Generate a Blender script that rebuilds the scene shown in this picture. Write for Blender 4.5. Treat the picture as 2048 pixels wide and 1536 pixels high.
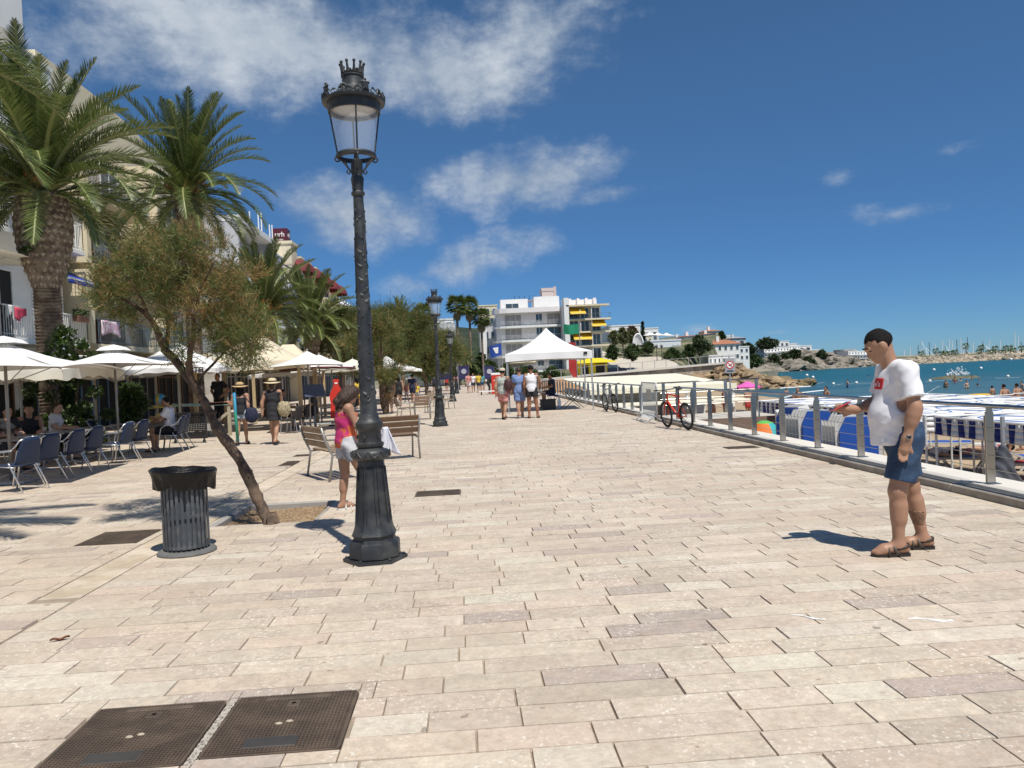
import bpy, bmesh, math, random
import numpy as np
from mathutils import Vector, Matrix, noise as mnoise

for _o in list(bpy.data.objects):
    bpy.data.objects.remove(_o)
SC = bpy.context.scene
COL = SC.collection
R = math.radians
PI = math.pi

# ------------------------------------------------------------------ camera
CAM_H, FPX = 1.55, 1540.0
YAW, PITCH, ROLL = R(3.385), R(0.8176), R(2.6)
_f0 = Vector((math.sin(YAW), math.cos(YAW), 0)); _r0 = Vector((math.cos(YAW), -math.sin(YAW), 0)); _u0 = Vector((0, 0, 1))
_fw = _f0*math.cos(PITCH) - _u0*math.sin(PITCH)
_u1 = _u0*math.cos(PITCH) + _f0*math.sin(PITCH)
_rt = _r0*math.cos(ROLL) - _u1*math.sin(ROLL)
_up = _u1*math.cos(ROLL) + _r0*math.sin(ROLL)
cam_d = bpy.data.cameras.new('camera'); cam = bpy.data.objects.new('camera', cam_d); COL.objects.link(cam)
cam.matrix_world = Matrix(((_rt.x, _up.x, -_fw.x, 0), (_rt.y, _up.y, -_fw.y, 0), (_rt.z, _up.z, -_fw.z, CAM_H), (0, 0, 0, 1)))
cam_d.sensor_width = 36; cam_d.lens = 36*FPX/2048; cam_d.clip_end = 6000; cam_d.clip_start = 0.05
SC.camera = cam

def at(px, py, Y):
    """a point of the place seen at a photo pixel, at distance Y along the promenade"""
    d = _fw + _rt*((px-1024)/FPX) - _up*((py-768)/FPX)
    return Vector((0, 0, CAM_H)) + d*(Y/d.y)
def gz(px, py, z=0.0):
    d = _fw + _rt*((px-1024)/FPX) - _up*((py-768)/FPX)
    return Vector((0, 0, CAM_H)) + d*((z-CAM_H)/d.z)
def azel(px, py):
    d = (_fw + _rt*((px-1024)/FPX) - _up*((py-768)/FPX)).normalized()
    return math.atan2(d.x, d.y), math.asin(d.z)

# ------------------------------------------------------------------ world: sky with clouds
SUN_EL, SUN_AZ = R(63), R(156)          # azimuth from +Y towards +X
world = bpy.data.worlds.new('World'); SC.world = world; world.use_nodes = True
nt = world.node_tree; nt.nodes.clear()
def N(t, typ, **kw):
    n = t.nodes.new(typ)
    for k, v in kw.items(): setattr(n, k, v)
    return n
def mth(t, op, a, b=None, c=None, clamp=False):
    n = t.nodes.new('ShaderNodeMath'); n.operation = op; n.use_clamp = clamp
    for i, x in enumerate((a, b, c)):
        if x is None: continue
        if isinstance(x, (int, float)): n.inputs[i].default_value = x
        else: t.links.new(x, n.inputs[i])
    return n.outputs[0]
def mapr(t, v, a, b, c=0.0, d=1.0, smooth=True):
    n = t.nodes.new('ShaderNodeMapRange'); n.interpolation_type = 'SMOOTHSTEP' if smooth else 'LINEAR'
    t.links.new(v, n.inputs['Value'])
    for k, x in zip(('From Min', 'From Max', 'To Min', 'To Max'), (a, b, c, d)): n.inputs[k].default_value = x
    return n.outputs['Result']
def mixc(t, fac, a, b, blend='MIX'):
    n = t.nodes.new('ShaderNodeMix'); n.data_type = 'RGBA'; n.blend_type = blend
    for i, x in ((0, fac), (6, a), (7, b)):
        if isinstance(x, (int, float)): n.inputs[i].default_value = x
        elif isinstance(x, (tuple, list)): n.inputs[i].default_value = tuple(x)[:3] + (1,)
        else: t.links.new(x, n.inputs[i])
    return n.outputs[2]
def nz(t, vec, scale, detail=4, rough=0.55, dim='3D'):
    n = t.nodes.new('ShaderNodeTexNoise'); n.noise_dimensions = dim
    n.inputs['Scale'].default_value = scale; n.inputs['Detail'].default_value = detail; n.inputs['Roughness'].default_value = rough
    if vec is not None: t.links.new(vec, n.inputs['Vector'])
    return n.outputs['Fac']
sky = N(nt, 'ShaderNodeTexSky', sky_type='NISHITA', sun_disc=False)
sky.sun_elevation = SUN_EL; sky.sun_rotation = SUN_AZ
sky.air_density = 0.62; sky.dust_density = 0.1; sky.ozone_density = 2.0; sky.altitude = 0
tc = N(nt, 'ShaderNodeTexCoord'); sep = N(nt, 'ShaderNodeSeparateXYZ'); nt.links.new(tc.outputs['Generated'], sep.inputs[0])
azn = mth(nt, 'ARCTAN2', sep.outputs['X'], sep.outputs['Y'])
eln = mth(nt, 'ARCSINE', sep.outputs['Z'])
cmb = N(nt, 'ShaderNodeCombineXYZ'); nt.links.new(azn, cmb.inputs[0])
nt.links.new(mth(nt, 'MULTIPLY', eln, 1.5), cmb.inputs[1])
n_big = nz(nt, cmb.outputs[0], 5.0, 8, 0.58)
n_fine = nz(nt, cmb.outputs[0], 19.0, 8, 0.66)
warp = mth(nt, 'ADD', mth(nt, 'MULTIPLY', mth(nt, 'SUBTRACT', n_big, 0.5), 2.6), mth(nt, 'MULTIPLY', mth(nt, 'SUBTRACT', n_fine, 0.5), 1.1))
CLOUDS = [  # centre pixel in the photo's sky, half width, half height, rotation, weight
    (520, 75, 470, 112, 0.10, 1.0), (880, 140, 260, 100, 0.22, 1.0), (230, 90, 260, 85, 0.0, .75),
    (1075, 60, 160, 110, 0.1, .85), (1060, 355, 230, 78, 0.05, .9), (1230, 385, 130, 34, 0.0, .75), (700, 430, 200, 85, 0.15, .95),
    (930, 525, 150, 55, -0.15, .7), (830, 575, 110, 40, 0, .6), (1805, 424, 90, 26, -.05, .55), (1890, 300, 60, 16, -.1, .45),
    (1685, 350, 30, 12, 0, .3), (1395, 660, 40, 14, 0, .45), (1555, 664, 42, 10, 0, .5), (1050, 480, 100, 40, 0, .55)]
best = None
for cx, cy, hw, hh, rot, wt in CLOUDS:
    a0, e0 = azel(cx, cy)
    da = mth(nt, 'SUBTRACT', azn, a0); de = mth(nt, 'SUBTRACT', eln, e0)
    w, h = hw/FPX, hh/FPX
    rr = rot - ROLL
    u = mth(nt, 'MULTIPLY', mth(nt, 'SUBTRACT', mth(nt, 'MULTIPLY', da, math.cos(rr)), mth(nt, 'MULTIPLY', de, math.sin(rr))), 1/w)
    v = mth(nt, 'MULTIPLY', mth(nt, 'ADD', mth(nt, 'MULTIPLY', da, math.sin(rr)), mth(nt, 'MULTIPLY', de, math.cos(rr))), 1/h)
    r = mth(nt, 'SQRT', mth(nt, 'ADD', mth(nt, 'MULTIPLY', u, u), mth(nt, 'MULTIPLY', v, v)))
    b = mth(nt, 'MULTIPLY', mth(nt, 'SUBTRACT', 1.25, r), wt)
    best = b if best is None else mth(nt, 'MAXIMUM', best, b)
# the same scattered cloud elsewhere round the sky
elsewhere = mapr(nt, mth(nt, 'ABSOLUTE', mth(nt, 'SUBTRACT', azn, YAW)), 0.75, 1.1)
gen = mth(nt, 'MULTIPLY', mth(nt, 'SUBTRACT', nz(nt, cmb.outputs[0], 1.6, 3, 0.5), 0.52), 4.0)
gen = mth(nt, 'SUBTRACT', gen, mth(nt, 'MULTIPLY', mth(nt, 'SUBTRACT', 1.0, elsewhere), 5.0))
best = mth(nt, 'MAXIMUM', best, gen)
dens = mth(nt, 'ADD', best, mth(nt, 'MULTIPLY', warp, 0.85))
cfac = mth(nt, 'MULTIPLY', mapr(nt, dens, 0.16, 1.12), 0.94)
lit = mapr(nt, mth(nt, 'ADD', n_big, mth(nt, 'MULTIPLY', n_fine, 0.35)), 0.45, 0.95)
skyc = mixc(nt, 1.0, sky.outputs[0], (0.78, 1.02, 1.12), 'MULTIPLY')
skyc = mixc(nt, 1.0, skyc, mixc(nt, mapr(nt, eln, -0.02, 0.42), (0.50, 0.60, 0.76), (1.04, 1.04, 1.04)), 'MULTIPLY')   # clear dry air: the low sky stays a mid blue all round
hs = N(nt, 'ShaderNodeHueSaturation'); hs.inputs['Saturation'].default_value = 1.05; hs.inputs['Value'].default_value = 0.95
nt.links.new(skyc, hs.inputs['Color'])
cloudc = mixc(nt, lit, (3.0, 3.8, 4.9), (6.6, 7.1, 7.7))
fin = mixc(nt, cfac, hs.outputs[0], cloudc)
bg = N(nt, 'ShaderNodeBackground'); bg.inputs['Strength'].default_value = 0.09
nt.links.new(fin, bg.inputs['Color'])
world.cycles.sampling_method = 'MANUAL'; world.cycles.sample_map_resolution = 256
wo = N(nt, 'ShaderNodeOutputWorld'); nt.links.new(bg.outputs[0], wo.inputs['Surface'])

# ------------------------------------------------------------------ sun
sd = bpy.data.lights.new('sun', 'SUN'); sd.energy = 4.6; sd.angle = R(0.53); sd.color = (1.0, 0.955, 0.88)
sun = bpy.data.objects.new('sun', sd); COL.objects.link(sun)
_sdir = Vector((math.sin(SUN_AZ)*math.cos(SUN_EL), math.cos(SUN_AZ)*math.cos(SUN_EL), math.sin(SUN_EL)))
sun.rotation_euler = (-_sdir).to_track_quat('-Z', 'Y').to_euler(); sun.location = (20, -20, 60)
vs = SC.view_settings
vs.view_transform = 'Standard'; vs.look = 'None'; vs.gamma = 1.0; vs.exposure = 0.14; vs.use_curve_mapping = False
SC.cycles.max_bounces = 8; SC.cycles.transparent_max_bounces = 12; SC.cycles.caustics_reflective = False; SC.cycles.caustics_refractive = False

# ------------------------------------------------------------------ materials
MATS = {}
def pm(name, col, rough=0.65, var=0.12, scale=6.0, bump=0.0, bscale=40.0, metal=0.0, spec=0.5, col2=None, thr=(0.42, 0.62), coat=0.0, trans=0.0, space='world'):
    """a procedural surface: colour varied by two noises, optional second colour in patches, optional fine relief"""
    if name in MATS: return MATS[name]
    m = bpy.data.materials.new(name); m.use_nodes = True; t = m.node_tree; b = t.nodes['Principled BSDF']
    if space == 'world':
        g = N(t, 'ShaderNodeNewGeometry').outputs['Position']
    else:
        g = N(t, 'ShaderNodeTexCoord').outputs['Object']
    n1 = nz(t, g, scale, 5, 0.6); n2 = nz(t, g, scale*0.17+0.1, 3, 0.5)
    k = mth(t, 'ADD', mth(t, 'MULTIPLY', mth(t, 'SUBTRACT', n1, 0.5), 2.2*var), mth(t, 'MULTIPLY', mth(t, 'SUBTRACT', n2, 0.5), 1.6*var))
    k = mth(t, 'ADD', k, 1.0)
    base = tuple(col)
    if col2 is not None:
        base = mixc(t, mapr(t, nz(t, g, scale*0.6, 4, 0.6), thr[0], thr[1]), col, col2)
    cm = N(t, 'ShaderNodeCombineColor')
    for i in range(3): t.links.new(k, cm.inputs[i])
    c = mixc(t, 1.0, base, cm.outputs[0], 'MULTIPLY')
    t.links.new(c, b.inputs['Base Color'])
    b.inputs['Roughness'].default_value = rough; b.inputs['Metallic'].default_value = metal
    b.inputs['Specular IOR Level'].default_value = spec; b.inputs['Coat Weight'].default_value = coat
    if trans: b.inputs['Transmission Weight'].default_value = trans
    if bump:
        bn = N(t, 'ShaderNodeBump'); bn.inputs['Strength'].default_value = bump; bn.inputs['Distance'].default_value = 0.01
        t.links.new(nz(t, g, bscale, 5, 0.6), bn.inputs['Height']); t.links.new(bn.outputs[0], b.inputs['Normal'])
    MATS[name] = m
    return m
def leafmat(name, col, col2, rough=0.55, translucent=0.25, scale=3.0):
    if name in MATS: return MATS[name]
    m = bpy.data.materials.new(name); m.use_nodes = True; t = m.node_tree; b = t.nodes['Principled BSDF']; out = t.nodes['Material Output']
    g = N(t, 'ShaderNodeNewGeometry')
    f = mth(t, 'ADD', mth(t, 'MULTIPLY', g.outputs['Random Per Island'], 0.6), mth(t, 'MULTIPLY', nz(t, g.outputs['Position'], scale, 3), 0.5))
    c = mixc(t, mapr(t, f, 0.2, 0.9), col, col2)
    t.links.new(c, b.inputs['Base Color']); b.inputs['Roughness'].default_value = rough
    tr = N(t, 'ShaderNodeBsdfTranslucent'); t.links.new(c, tr.inputs['Color'])
    mx = N(t, 'ShaderNodeMixShader'); mx.inputs[0].default_value = translucent
    t.links.new(b.outputs[0], mx.inputs[1]); t.links.new(tr.outputs[0], mx.inputs[2]); t.links.new(mx.outputs[0], out.inputs['Surface'])
    MATS[name] = m
    return m
def glassmat(name, col=(0.75, 0.85, 0.9), rough=0.03, alpha=0.25):
    """thin pane: mostly see-through with a mirror sheen"""
    if name in MATS: return MATS[name]
    m = bpy.data.materials.new(name); m.use_nodes = True; t = m.node_tree; b = t.nodes['Principled BSDF']; out = t.nodes['Material Output']
    b.inputs['Base Color'].default_value = tuple(col)+(1,); b.inputs['Roughness'].default_value = rough; b.inputs['Alpha'].default_value = alpha
    MATS[name] = m
    return m

# ------------------------------------------------------------------ mesh builder
class MB:
    def __init__(s): s.v = []; s.f = []; s.m = []
    def add(s, vs_, fs, mi=0):
        o = len(s.v); s.v.extend([tuple(p) for p in vs_]); s.f.extend([tuple(i+o for i in q) for q in fs]); s.m.extend([mi]*len(fs)); return s
    def cb(s, x0, x1, y0, y1, z0, z1, mi=0, ch=0.0):
        if ch <= 0:
            s.add([(x0, y0, z0), (x1, y0, z0), (x1, y1, z0), (x0, y1, z0), (x0, y0, z1), (x1, y0, z1), (x1, y1, z1), (x0, y1, z1)],
                  [(0, 3, 2, 1), (4, 5, 6, 7), (0, 1, 5, 4), (1, 2, 6, 5), (2, 3, 7, 6), (3, 0, 4, 7)], mi)
        else:
            c = min(ch, (x1-x0)*.45, (y1-y0)*.45, (z1-z0)*.45); vs_ = []; idx = {}
            for sx in (0, 1):
                for sy in (0, 1):
                    for sz in (0, 1):
                        X, Y, Z = (x0, x1)[sx], (y0, y1)[sy], (z0, z1)[sz]
                        dx, dy, dz = (c, -c)[sx], (c, -c)[sy], (c, -c)[sz]
                        for ax, p in ((0, (X, Y+dy, Z+dz)), (1, (X+dx, Y, Z+dz)), (2, (X+dx, Y+dy, Z))):
                            idx[(sx, sy, sz, ax)] = len(vs_); vs_.append(p)
            I = lambda a, b, c_, d: idx[(a, b, c_, d)]
            fs = []
            for q in (0, 1):
                fs.append((I(q,0,0,0), I(q,1,0,0), I(q,1,1,0), I(q,0,1,0)) if q else (I(q,0,0,0), I(q,0,1,0), I(q,1,1,0), I(q,1,0,0)))
                fs.append((I(0,q,0,1), I(0,q,1,1), I(1,q,1,1), I(1,q,0,1)) if q else (I(0,q,0,1), I(1,q,0,1), I(1,q,1,1), I(0,q,1,1)))
                fs.append((I(0,0,q,2), I(1,0,q,2), I(1,1,q,2), I(0,1,q,2)) if q else (I(0,0,q,2), I(0,1,q,2), I(1,1,q,2), I(1,0,q,2)))
            for a in (0, 1):
                for b in (0, 1):
                    e = [(I(a,b,0,0), I(a,b,1,0), I(a,b,1,1), I(a,b,0,1)), (I(a,0,b,0), I(a,1,b,0), I(a,1,b,2), I(a,0,b,2)), (I(0,a,b,1), I(1,a,b,1), I(1,a,b,2), I(0,a,b,2))]
                    fl = (a == b)
                    fs.append(e[0] if not fl else e[0][::-1]); fs.append(e[1] if fl else e[1][::-1]); fs.append(e[2] if not fl else e[2][::-1])
                    for d in (0, 1):
                        tri = (I(a,b,d,0), I(a,b,d,1), I(a,b,d,2)); fs.append(tri if (a+b+d) % 2 else tri[::-1])
            s.add(vs_, fs, mi)
        return s
    def box(s, c, d, mi=0, rot=None, ch=0.0):
        t = MB().cb(-d[0]/2, d[0]/2, -d[1]/2, d[1]/2, -d[2]/2, d[2]/2, mi, ch)
        if rot is not None: t.xf(rot if isinstance(rot, Matrix) else Matrix.Rotation(rot, 4, 'Z'))
        t.xf(Matrix.Translation(Vector(c))); return s.join(t)
    def join(s, t, mi=None):
        o = len(s.v); s.v.extend(t.v); s.f.extend([tuple(i+o for i in q) for q in t.f]); s.m.extend(t.m if mi is None else [mi]*len(t.m)); return s
    def xf(s, M):
        s.v = [tuple(M @ Vector(p)) for p in s.v]; return s
    def mv(s, x, y, z): s.v = [(p[0]+x, p[1]+y, p[2]+z) for p in s.v]; return s
    def tube(s, pts, rad, n=8, mi=0, cap=True, flat=1.0):
        pts = [Vector(p) for p in pts]
        if isinstance(rad, (int, float)): rad = [rad]*len(pts)
        o = len(s.v); up = None; rings = []
        for i, p in enumerate(pts):
            d = (pts[min(i+1, len(pts)-1)]-pts[max(i-1, 0)]).normalized()
            if d.length < 1e-6: d = Vector((0, 0, 1))
            if up is None:
                up = Vector((0, 0, 1)) if abs(d.z) < .9 else Vector((1, 0, 0))
            a = d.cross(up).normalized(); up = a.cross(d).normalized()
            for k in range(n):
                t = 2*PI*k/n; q = p + a*(math.cos(t)*rad[i]) + up*(math.sin(t)*rad[i]*flat); s.v.append(tuple(q))
        for i in range(len(pts)-1):
            for k in range(n):
                A = o+i*n+k; B = o+i*n+(k+1) % n; s.f.append((A, B, B+n, A+n)); s.m.append(mi)
        if cap:
            s.f.append(tuple(o+k for k in range(n))[::-1]); s.m.append(mi)
            s.f.append(tuple(o+(len(pts)-1)*n+k for k in range(n))); s.m.append(mi)
        return s
    def bar(s, a, b, r, n=6, mi=0, r2=None): return s.tube([a, b], [r, r if r2 is None else r2], n, mi)
    def beam(s, a, b, w, h, mi=0, upv=(0, 0, 1), ch=0.0):
        a, b = Vector(a), Vector(b); d = b-a; L = d.length; d.normalize(); u = Vector(upv)
        x = d.cross(u)
        if x.length < 1e-4: x = d.cross(Vector((1, 0, 0)))
        x.normalize(); u = x.cross(d)
        M = Matrix(((x.x, d.x, u.x, a.x), (x.y, d.y, u.y, a.y), (x.z, d.z, u.z, a.z), (0, 0, 0, 1)))
        return s.join(MB().cb(-w/2, w/2, 0, L, -h/2, h/2, mi, ch).xf(M))
    def lathe(s, prof, n=16, c=(0, 0, 0), mi=0, a0=0.0, capb=True, capt=True, sq=None):
        o = len(s.v)
        for r, z in prof:
            for k in range(n):
                t = a0+2*PI*k/n; s.v.append((c[0]+r*math.cos(t), c[1]+r*math.sin(t), c[2]+z))
        for i in range(len(prof)-1):
            for k in range(n):
                A = o+i*n+k; B = o+i*n+(k+1) % n; s.f.append((A, B, B+n, A+n)); s.m.append(mi)
        if capb: s.f.append(tuple(o+k for k in range(n))[::-1]); s.m.append(mi)
        if capt: s.f.append(tuple(o+(len(prof)-1)*n+k for k in range(n))); s.m.append(mi)
        return s
    def ball(s, c, r, nu=10, nv=6, mi=0, M=None):
        if isinstance(r, (int, float)): r = (r, r, r)
        vs_ = [(0, 0, -r[2])]; fs = []
        for j in range(1, nv):
            p = -PI/2+PI*j/nv
            for k in range(nu):
                t = 2*PI*k/nu; vs_.append((r[0]*math.cos(p)*math.cos(t), r[1]*math.cos(p)*math.sin(t), r[2]*math.sin(p)))
        vs_.append((0, 0, r[2])); top = len(vs_)-1
        for k in range(nu):
            k2 = (k+1) % nu; fs.append((0, 1+k2, 1+k)); fs.append((top, top-nu+k, top-nu+k2))
            for j in range(nv-2):
                A = 1+j*nu+k; B = 1+j*nu+k2; fs.append((A, B, B+nu, A+nu))
        if M is not None: vs_ = [tuple(M @ Vector(p)) for p in vs_]
        return s.add([(p[0]+c[0], p[1]+c[1], p[2]+c[2]) for p in vs_], fs, mi)
    def prism(s, poly, h, M=None, mi=0):
        """polygon in xy, extruded 0..h along z, then placed by M"""
        n = len(poly); vs_ = [(x, y, 0) for x, y in poly]+[(x, y, h) for x, y in poly]
        fs = [tuple(range(n))[::-1], tuple(range(n, 2*n))]+[(i, (i+1) % n, (i+1) % n+n, i+n) for i in range(n)]
        if M is not None: vs_ = [tuple(M @ Vector(p)) for p in vs_]
        return s.add(vs_, fs, mi)
    def quad(s, a, b, c, d, mi=0): return s.add([a, b, c, d], [(0, 1, 2, 3)], mi)
    def grid(s, fn, nu, nv, mi=0, closeu=False):
        o = len(s.v)
        for j in range(nv+1):
            for i in range(nu+1): s.v.append(tuple(fn(i/nu, j/nv)))
        for j in range(nv):
            for i in range(nu):
                A = o+j*(nu+1)+i; s.f.append((A, A+1, A+nu+2, A+nu+1)); s.m.append(mi)
        return s
    def mesh(s, name, mats, smooth=False):
        me = bpy.data.meshes.new(name); me.from_pydata(s.v, [], s.f)
        for m_ in (mats if isinstance(mats, (list, tuple)) else [mats]): me.materials.append(m_)
        if any(s.m): me.polygons.foreach_set('material_index', s.m)
        if smooth is True: me.polygons.foreach_set('use_smooth', [True]*len(s.f))
        elif smooth:
            me.polygons.foreach_set('use_smooth', [True]*len(s.f)); me.update()
            try: me.set_sharp_from_angle(angle=R(smooth))
            except Exception: pass
        me.update(); return me
    def build(s, name, mats, parent=None, smooth=False, loc=None):
        return mk(name, s.mesh(name, mats, smooth), parent, loc)
def mk(name, me, parent=None, loc=None, rot=None, scale=None):
    o = bpy.data.objects.new(name, me); COL.objects.link(o)
    if parent is not None: o.parent = parent
    if loc is not None: o.location = loc
    if rot is not None: o.rotation_euler = rot
    if scale is not None: o.scale = scale
    return o
def tag(o, label=None, cat=None, group=None, kind=None):
    if label: o['label'] = label
    if cat: o['category'] = cat
    if group: o['group'] = group
    if kind: o['kind'] = kind
    return o
def thing(name, label, cat, loc=(0, 0, 0), rz=0.0, group=None):
    o = bpy.data.objects.new(name, None); COL.objects.link(o); o.location = loc; o.rotation_euler = (0, 0, rz); o.empty_display_size = .2
    return tag(o, label, cat, group)
KIDS = {}
def copy_tree(o, parent=None, loc=None, rz=None, label=None, scale=None):
    c = o.copy(); COL.objects.link(c)
    if parent is not None: c.parent = parent
    for ch in [x for x in bpy.data.objects if x.parent == o] if o.name not in KIDS else KIDS[o.name]: copy_tree(ch, c)
    if loc is not None: c.location = loc
    if rz is not None: c.rotation_euler = (0, 0, rz)
    if label: c['label'] = label
    if scale is not None: c.scale = (scale,)*3 if isinstance(scale, (int, float)) else scale
    return c
def proto(o):
    """remember a prototype's children so that copies need no scan of the scene"""
    def walk(p):
        k = [x for x in bpy.data.objects if x.parent == p]; KIDS[p.name] = k
        for x in k: walk(x)
    walk(o); return o
def rng(seed): return random.Random(seed)

# common surfaces
WHITE = pm('white_paint', (0.82, 0.81, 0.78), 0.6, 0.06, 3)
WALLW = pm('white_render', (0.81, 0.80, 0.77), 0.8, 0.07, 1.2, bump=.25, bscale=30)
STEEL = pm('brushed_steel', (0.40, 0.39, 0.37), 0.24, 0.12, 8, metal=1.0)
ALU = pm('aluminium_tube', (0.62, 0.63, 0.64), 0.35, 0.06, 8, metal=0.85)
GALV = pm('galvanised_steel', (0.46, 0.48, 0.49), 0.5, 0.12, 10, metal=0.7)
BLACK = pm('black_plastic', (0.02, 0.02, 0.022), 0.5, 0.2, 8)
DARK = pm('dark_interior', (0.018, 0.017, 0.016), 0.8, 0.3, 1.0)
GLASSD = pm('window_glass', (0.05, 0.07, 0.085), 0.06, 0.5, 0.5, spec=0.8)

# ================================================================== GROUND
def paver_mat(name, use_obj):
    m = bpy.data.materials.new(name); m.use_nodes = True; t = m.node_tree; b = t.nodes['Principled BSDF']
    pos = N(t, 'ShaderNodeNewGeometry').outputs['Position']
    if use_obj: base = N(t, 'ShaderNodeObjectInfo').outputs['Color']
    else:
        a = N(t, 'ShaderNodeAttribute'); a.attribute_name = 'pcol'; base = a.outputs['Color']
    k = mth(t, 'ADD', 1.0, mth(t, 'MULTIPLY', mth(t, 'SUBTRACT', nz(t, pos, 6, 7, .7), .5), .75))
    k = mth(t, 'ADD', k, mth(t, 'MULTIPLY', mth(t, 'SUBTRACT', nz(t, pos, .55, 3, .5), .5), .36))
    k = mth(t, 'ADD', k, mth(t, 'MULTIPLY', mth(t, 'SUBTRACT', nz(t, pos, 22, 8, .8), .5), 1.15))
    cm = N(t, 'ShaderNodeCombineColor')
    for i in range(3): t.links.new(k, cm.inputs[i])
    c = mixc(t, 1.0, base, cm.outputs[0], 'MULTIPLY')
    # fossil flecks and pinkish veins of the limestone
    fl = mapr(t, nz(t, pos, 38, 4, .6), .565, .63); pa = mapr(t, nz(t, pos, 2.6, 3, .5), .42, .60)
    c = mixc(t, mth(t, 'MULTIPLY', mth(t, 'MULTIPLY', fl, pa), .8), c, (.80, .76, .68))
    ve = mapr(t, nz(t, pos, 9, 9, .82), .525, .60)
    c = mixc(t, mth(t, 'MULTIPLY', ve, .40), c, (.43, .32, .24))
    # spots of gum and drips, darker worn tracks
    sp = mapr(t, nz(t, pos, 9, 2, .5), .715, .735)
    c = mixc(t, mth(t, 'MULTIPLY', sp, .6), c, (.16, .145, .13))
    st = mapr(t, nz(t, pos, 1.3, 5, .62), .56, .72)
    c = mixc(t, mth(t, 'MULTIPLY', st, .34), c, (.36, .28, .2))
    dt = mapr(t, nz(t, pos, .42, 5, .6), .44, .66)
    c = mixc(t, mth(t, 'MULTIPLY', dt, .42), c, (.45, .365, .285))
    c = mixc(t, 1.0, c, (1.0, .972, .945), 'MULTIPLY')
    t.links.new(c, b.inputs['Base Color'])
    t.links.new(mapr(t, nz(t, pos, 9, 4), .3, .7, .5, .75), b.inputs['Roughness']); b.inputs['Specular IOR Level'].default_value = .35
    bn = N(t, 'ShaderNodeBump'); bn.inputs['Strength'].default_value = .35; bn.inputs['Distance'].default_value = .006
    t.links.new(nz(t, pos, 60, 5, .65), bn.inputs['Height']); t.links.new(bn.outputs[0], b.inputs['Normal'])
    return m
PAV_OBJ, PAV_ATT = paver_mat('limestone_paver', True), paver_mat('limestone_paver_field', False)
JOINT = pm('joint_sand', (.31, .25, .19), .9, .3, 12)

def paver_col(r, k=1.0):
    u = r.random()
    if u < .46: c = (.60, .525, .425)
    elif u < .68: c = (.55, .475, .385)
    elif u < .82: c = (.60, .505, .405)
    elif u < .95: c = (.63, .575, .475)
    else: c = (.47, .40, .345)
    j = .92*k*r.uniform(.92, 1.06); return (c[0]*j, c[1]*j*r.uniform(.985, 1.015), c[2]*j)

# land sheet to the horizon, sea sheet, beach
coast = [(5.9, -120), (5.9, 96), (16, 104), (36, 108), (62, 150), (100, 292), (150, 304), (420, 350), (800, 430), (2600, 1200), (2600, 3200), (-2600, 3200), (-2600, -120)]
tag(MB().prism(coast, 3.0, Matrix.Translation((0, 0, -3.22))).build('ground', pm('dry_earth', (.33, .28, .21), .9, .25, .4, col2=(.22, .22, .13))), kind='structure')

seam = bpy.data.materials.new('sea_water'); seam.use_nodes = True; t = seam.node_tree; b = t.nodes['Principled BSDF']
pos = N(t, 'ShaderNodeNewGeometry').outputs['Position']
sp_ = N(t, 'ShaderNodeSeparateXYZ'); t.links.new(pos, sp_.inputs[0])
far = mapr(t, sp_.outputs['Y'], 55, 150)
mpx = N(t, 'ShaderNodeMapping'); mpx.inputs['Scale'].default_value = (.25, 1, 1); mpx.inputs['Rotation'].default_value = (0, 0, R(-20)); t.links.new(pos, mpx.inputs[0])
c = mixc(t, far, (.06, .125, .135), (.003, .085, .10))
c = mixc(t, mth(t, 'MULTIPLY', mapr(t, nz(t, mpx.outputs[0], .09, 4, .6), .48, .66), .6), c, (.004, .06, .095))
c = mixc(t, mth(t, 'MULTIPLY', mapr(t, nz(t, mpx.outputs[0], .9, 5, .7), .52, .75), .35), c, (.05, .17, .18))
t.links.new(c, b.inputs['Base Color']); b.inputs['Roughness'].default_value = .3; b.inputs['Specular IOR Level'].default_value = .22
bn = N(t, 'ShaderNodeBump'); bn.inputs['Strength'].default_value = .8; bn.inputs['Distance'].default_value = .35
t.links.new(mth(t, 'ADD', nz(t, mpx.outputs[0], .7, 6, .6), mth(t, 'MULTIPLY', nz(t, mpx.outputs[0], .16, 3, .5), 1.6)), bn.inputs['Height']); t.links.new(bn.outputs[0], b.inputs['Normal'])
SEA_Z = -2.1
tag(MB().quad((5.95, -300, SEA_Z), (3000, -300, SEA_Z), (3000, 3200, SEA_Z), (5.95, 3200, SEA_Z)).build('sea', seam), kind='structure')

SH = [(-60, 44), (0, 40), (30, 38), (49, 35), (60, 29.5), (77, 31), (110, 34)]
def shore_x(Y):
    for (a, xa), (b_, xb) in zip(SH, SH[1:]):
        if Y <= b_: return xa+(xb-xa)*max(0, (Y-a)/(b_-a))
    return SH[-1][1]
def sand_z(x, Y):
    xs = shore_x(Y); u = (x-5.9)/(xs-5.9)
    z = -1.38-.72*max(0, u)**1.5 if u < 1 else -2.1-.1*(x-xs)
    return z+.035*mnoise.noise((x*.7, Y*.7, 0))*(1 if u < .95 else .2)
sandm = pm('beach_sand', (.40, .30, .19), .95, .16, 3, bump=.7, bscale=9, col2=(.34, .25, .155))
tag(MB().grid(lambda u, v: (5.9+u*46, -14+v*124, sand_z(5.9+u*46, -14+v*124)), 92, 200).build('beach_sand', sandm, smooth=True), kind='structure')

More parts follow.
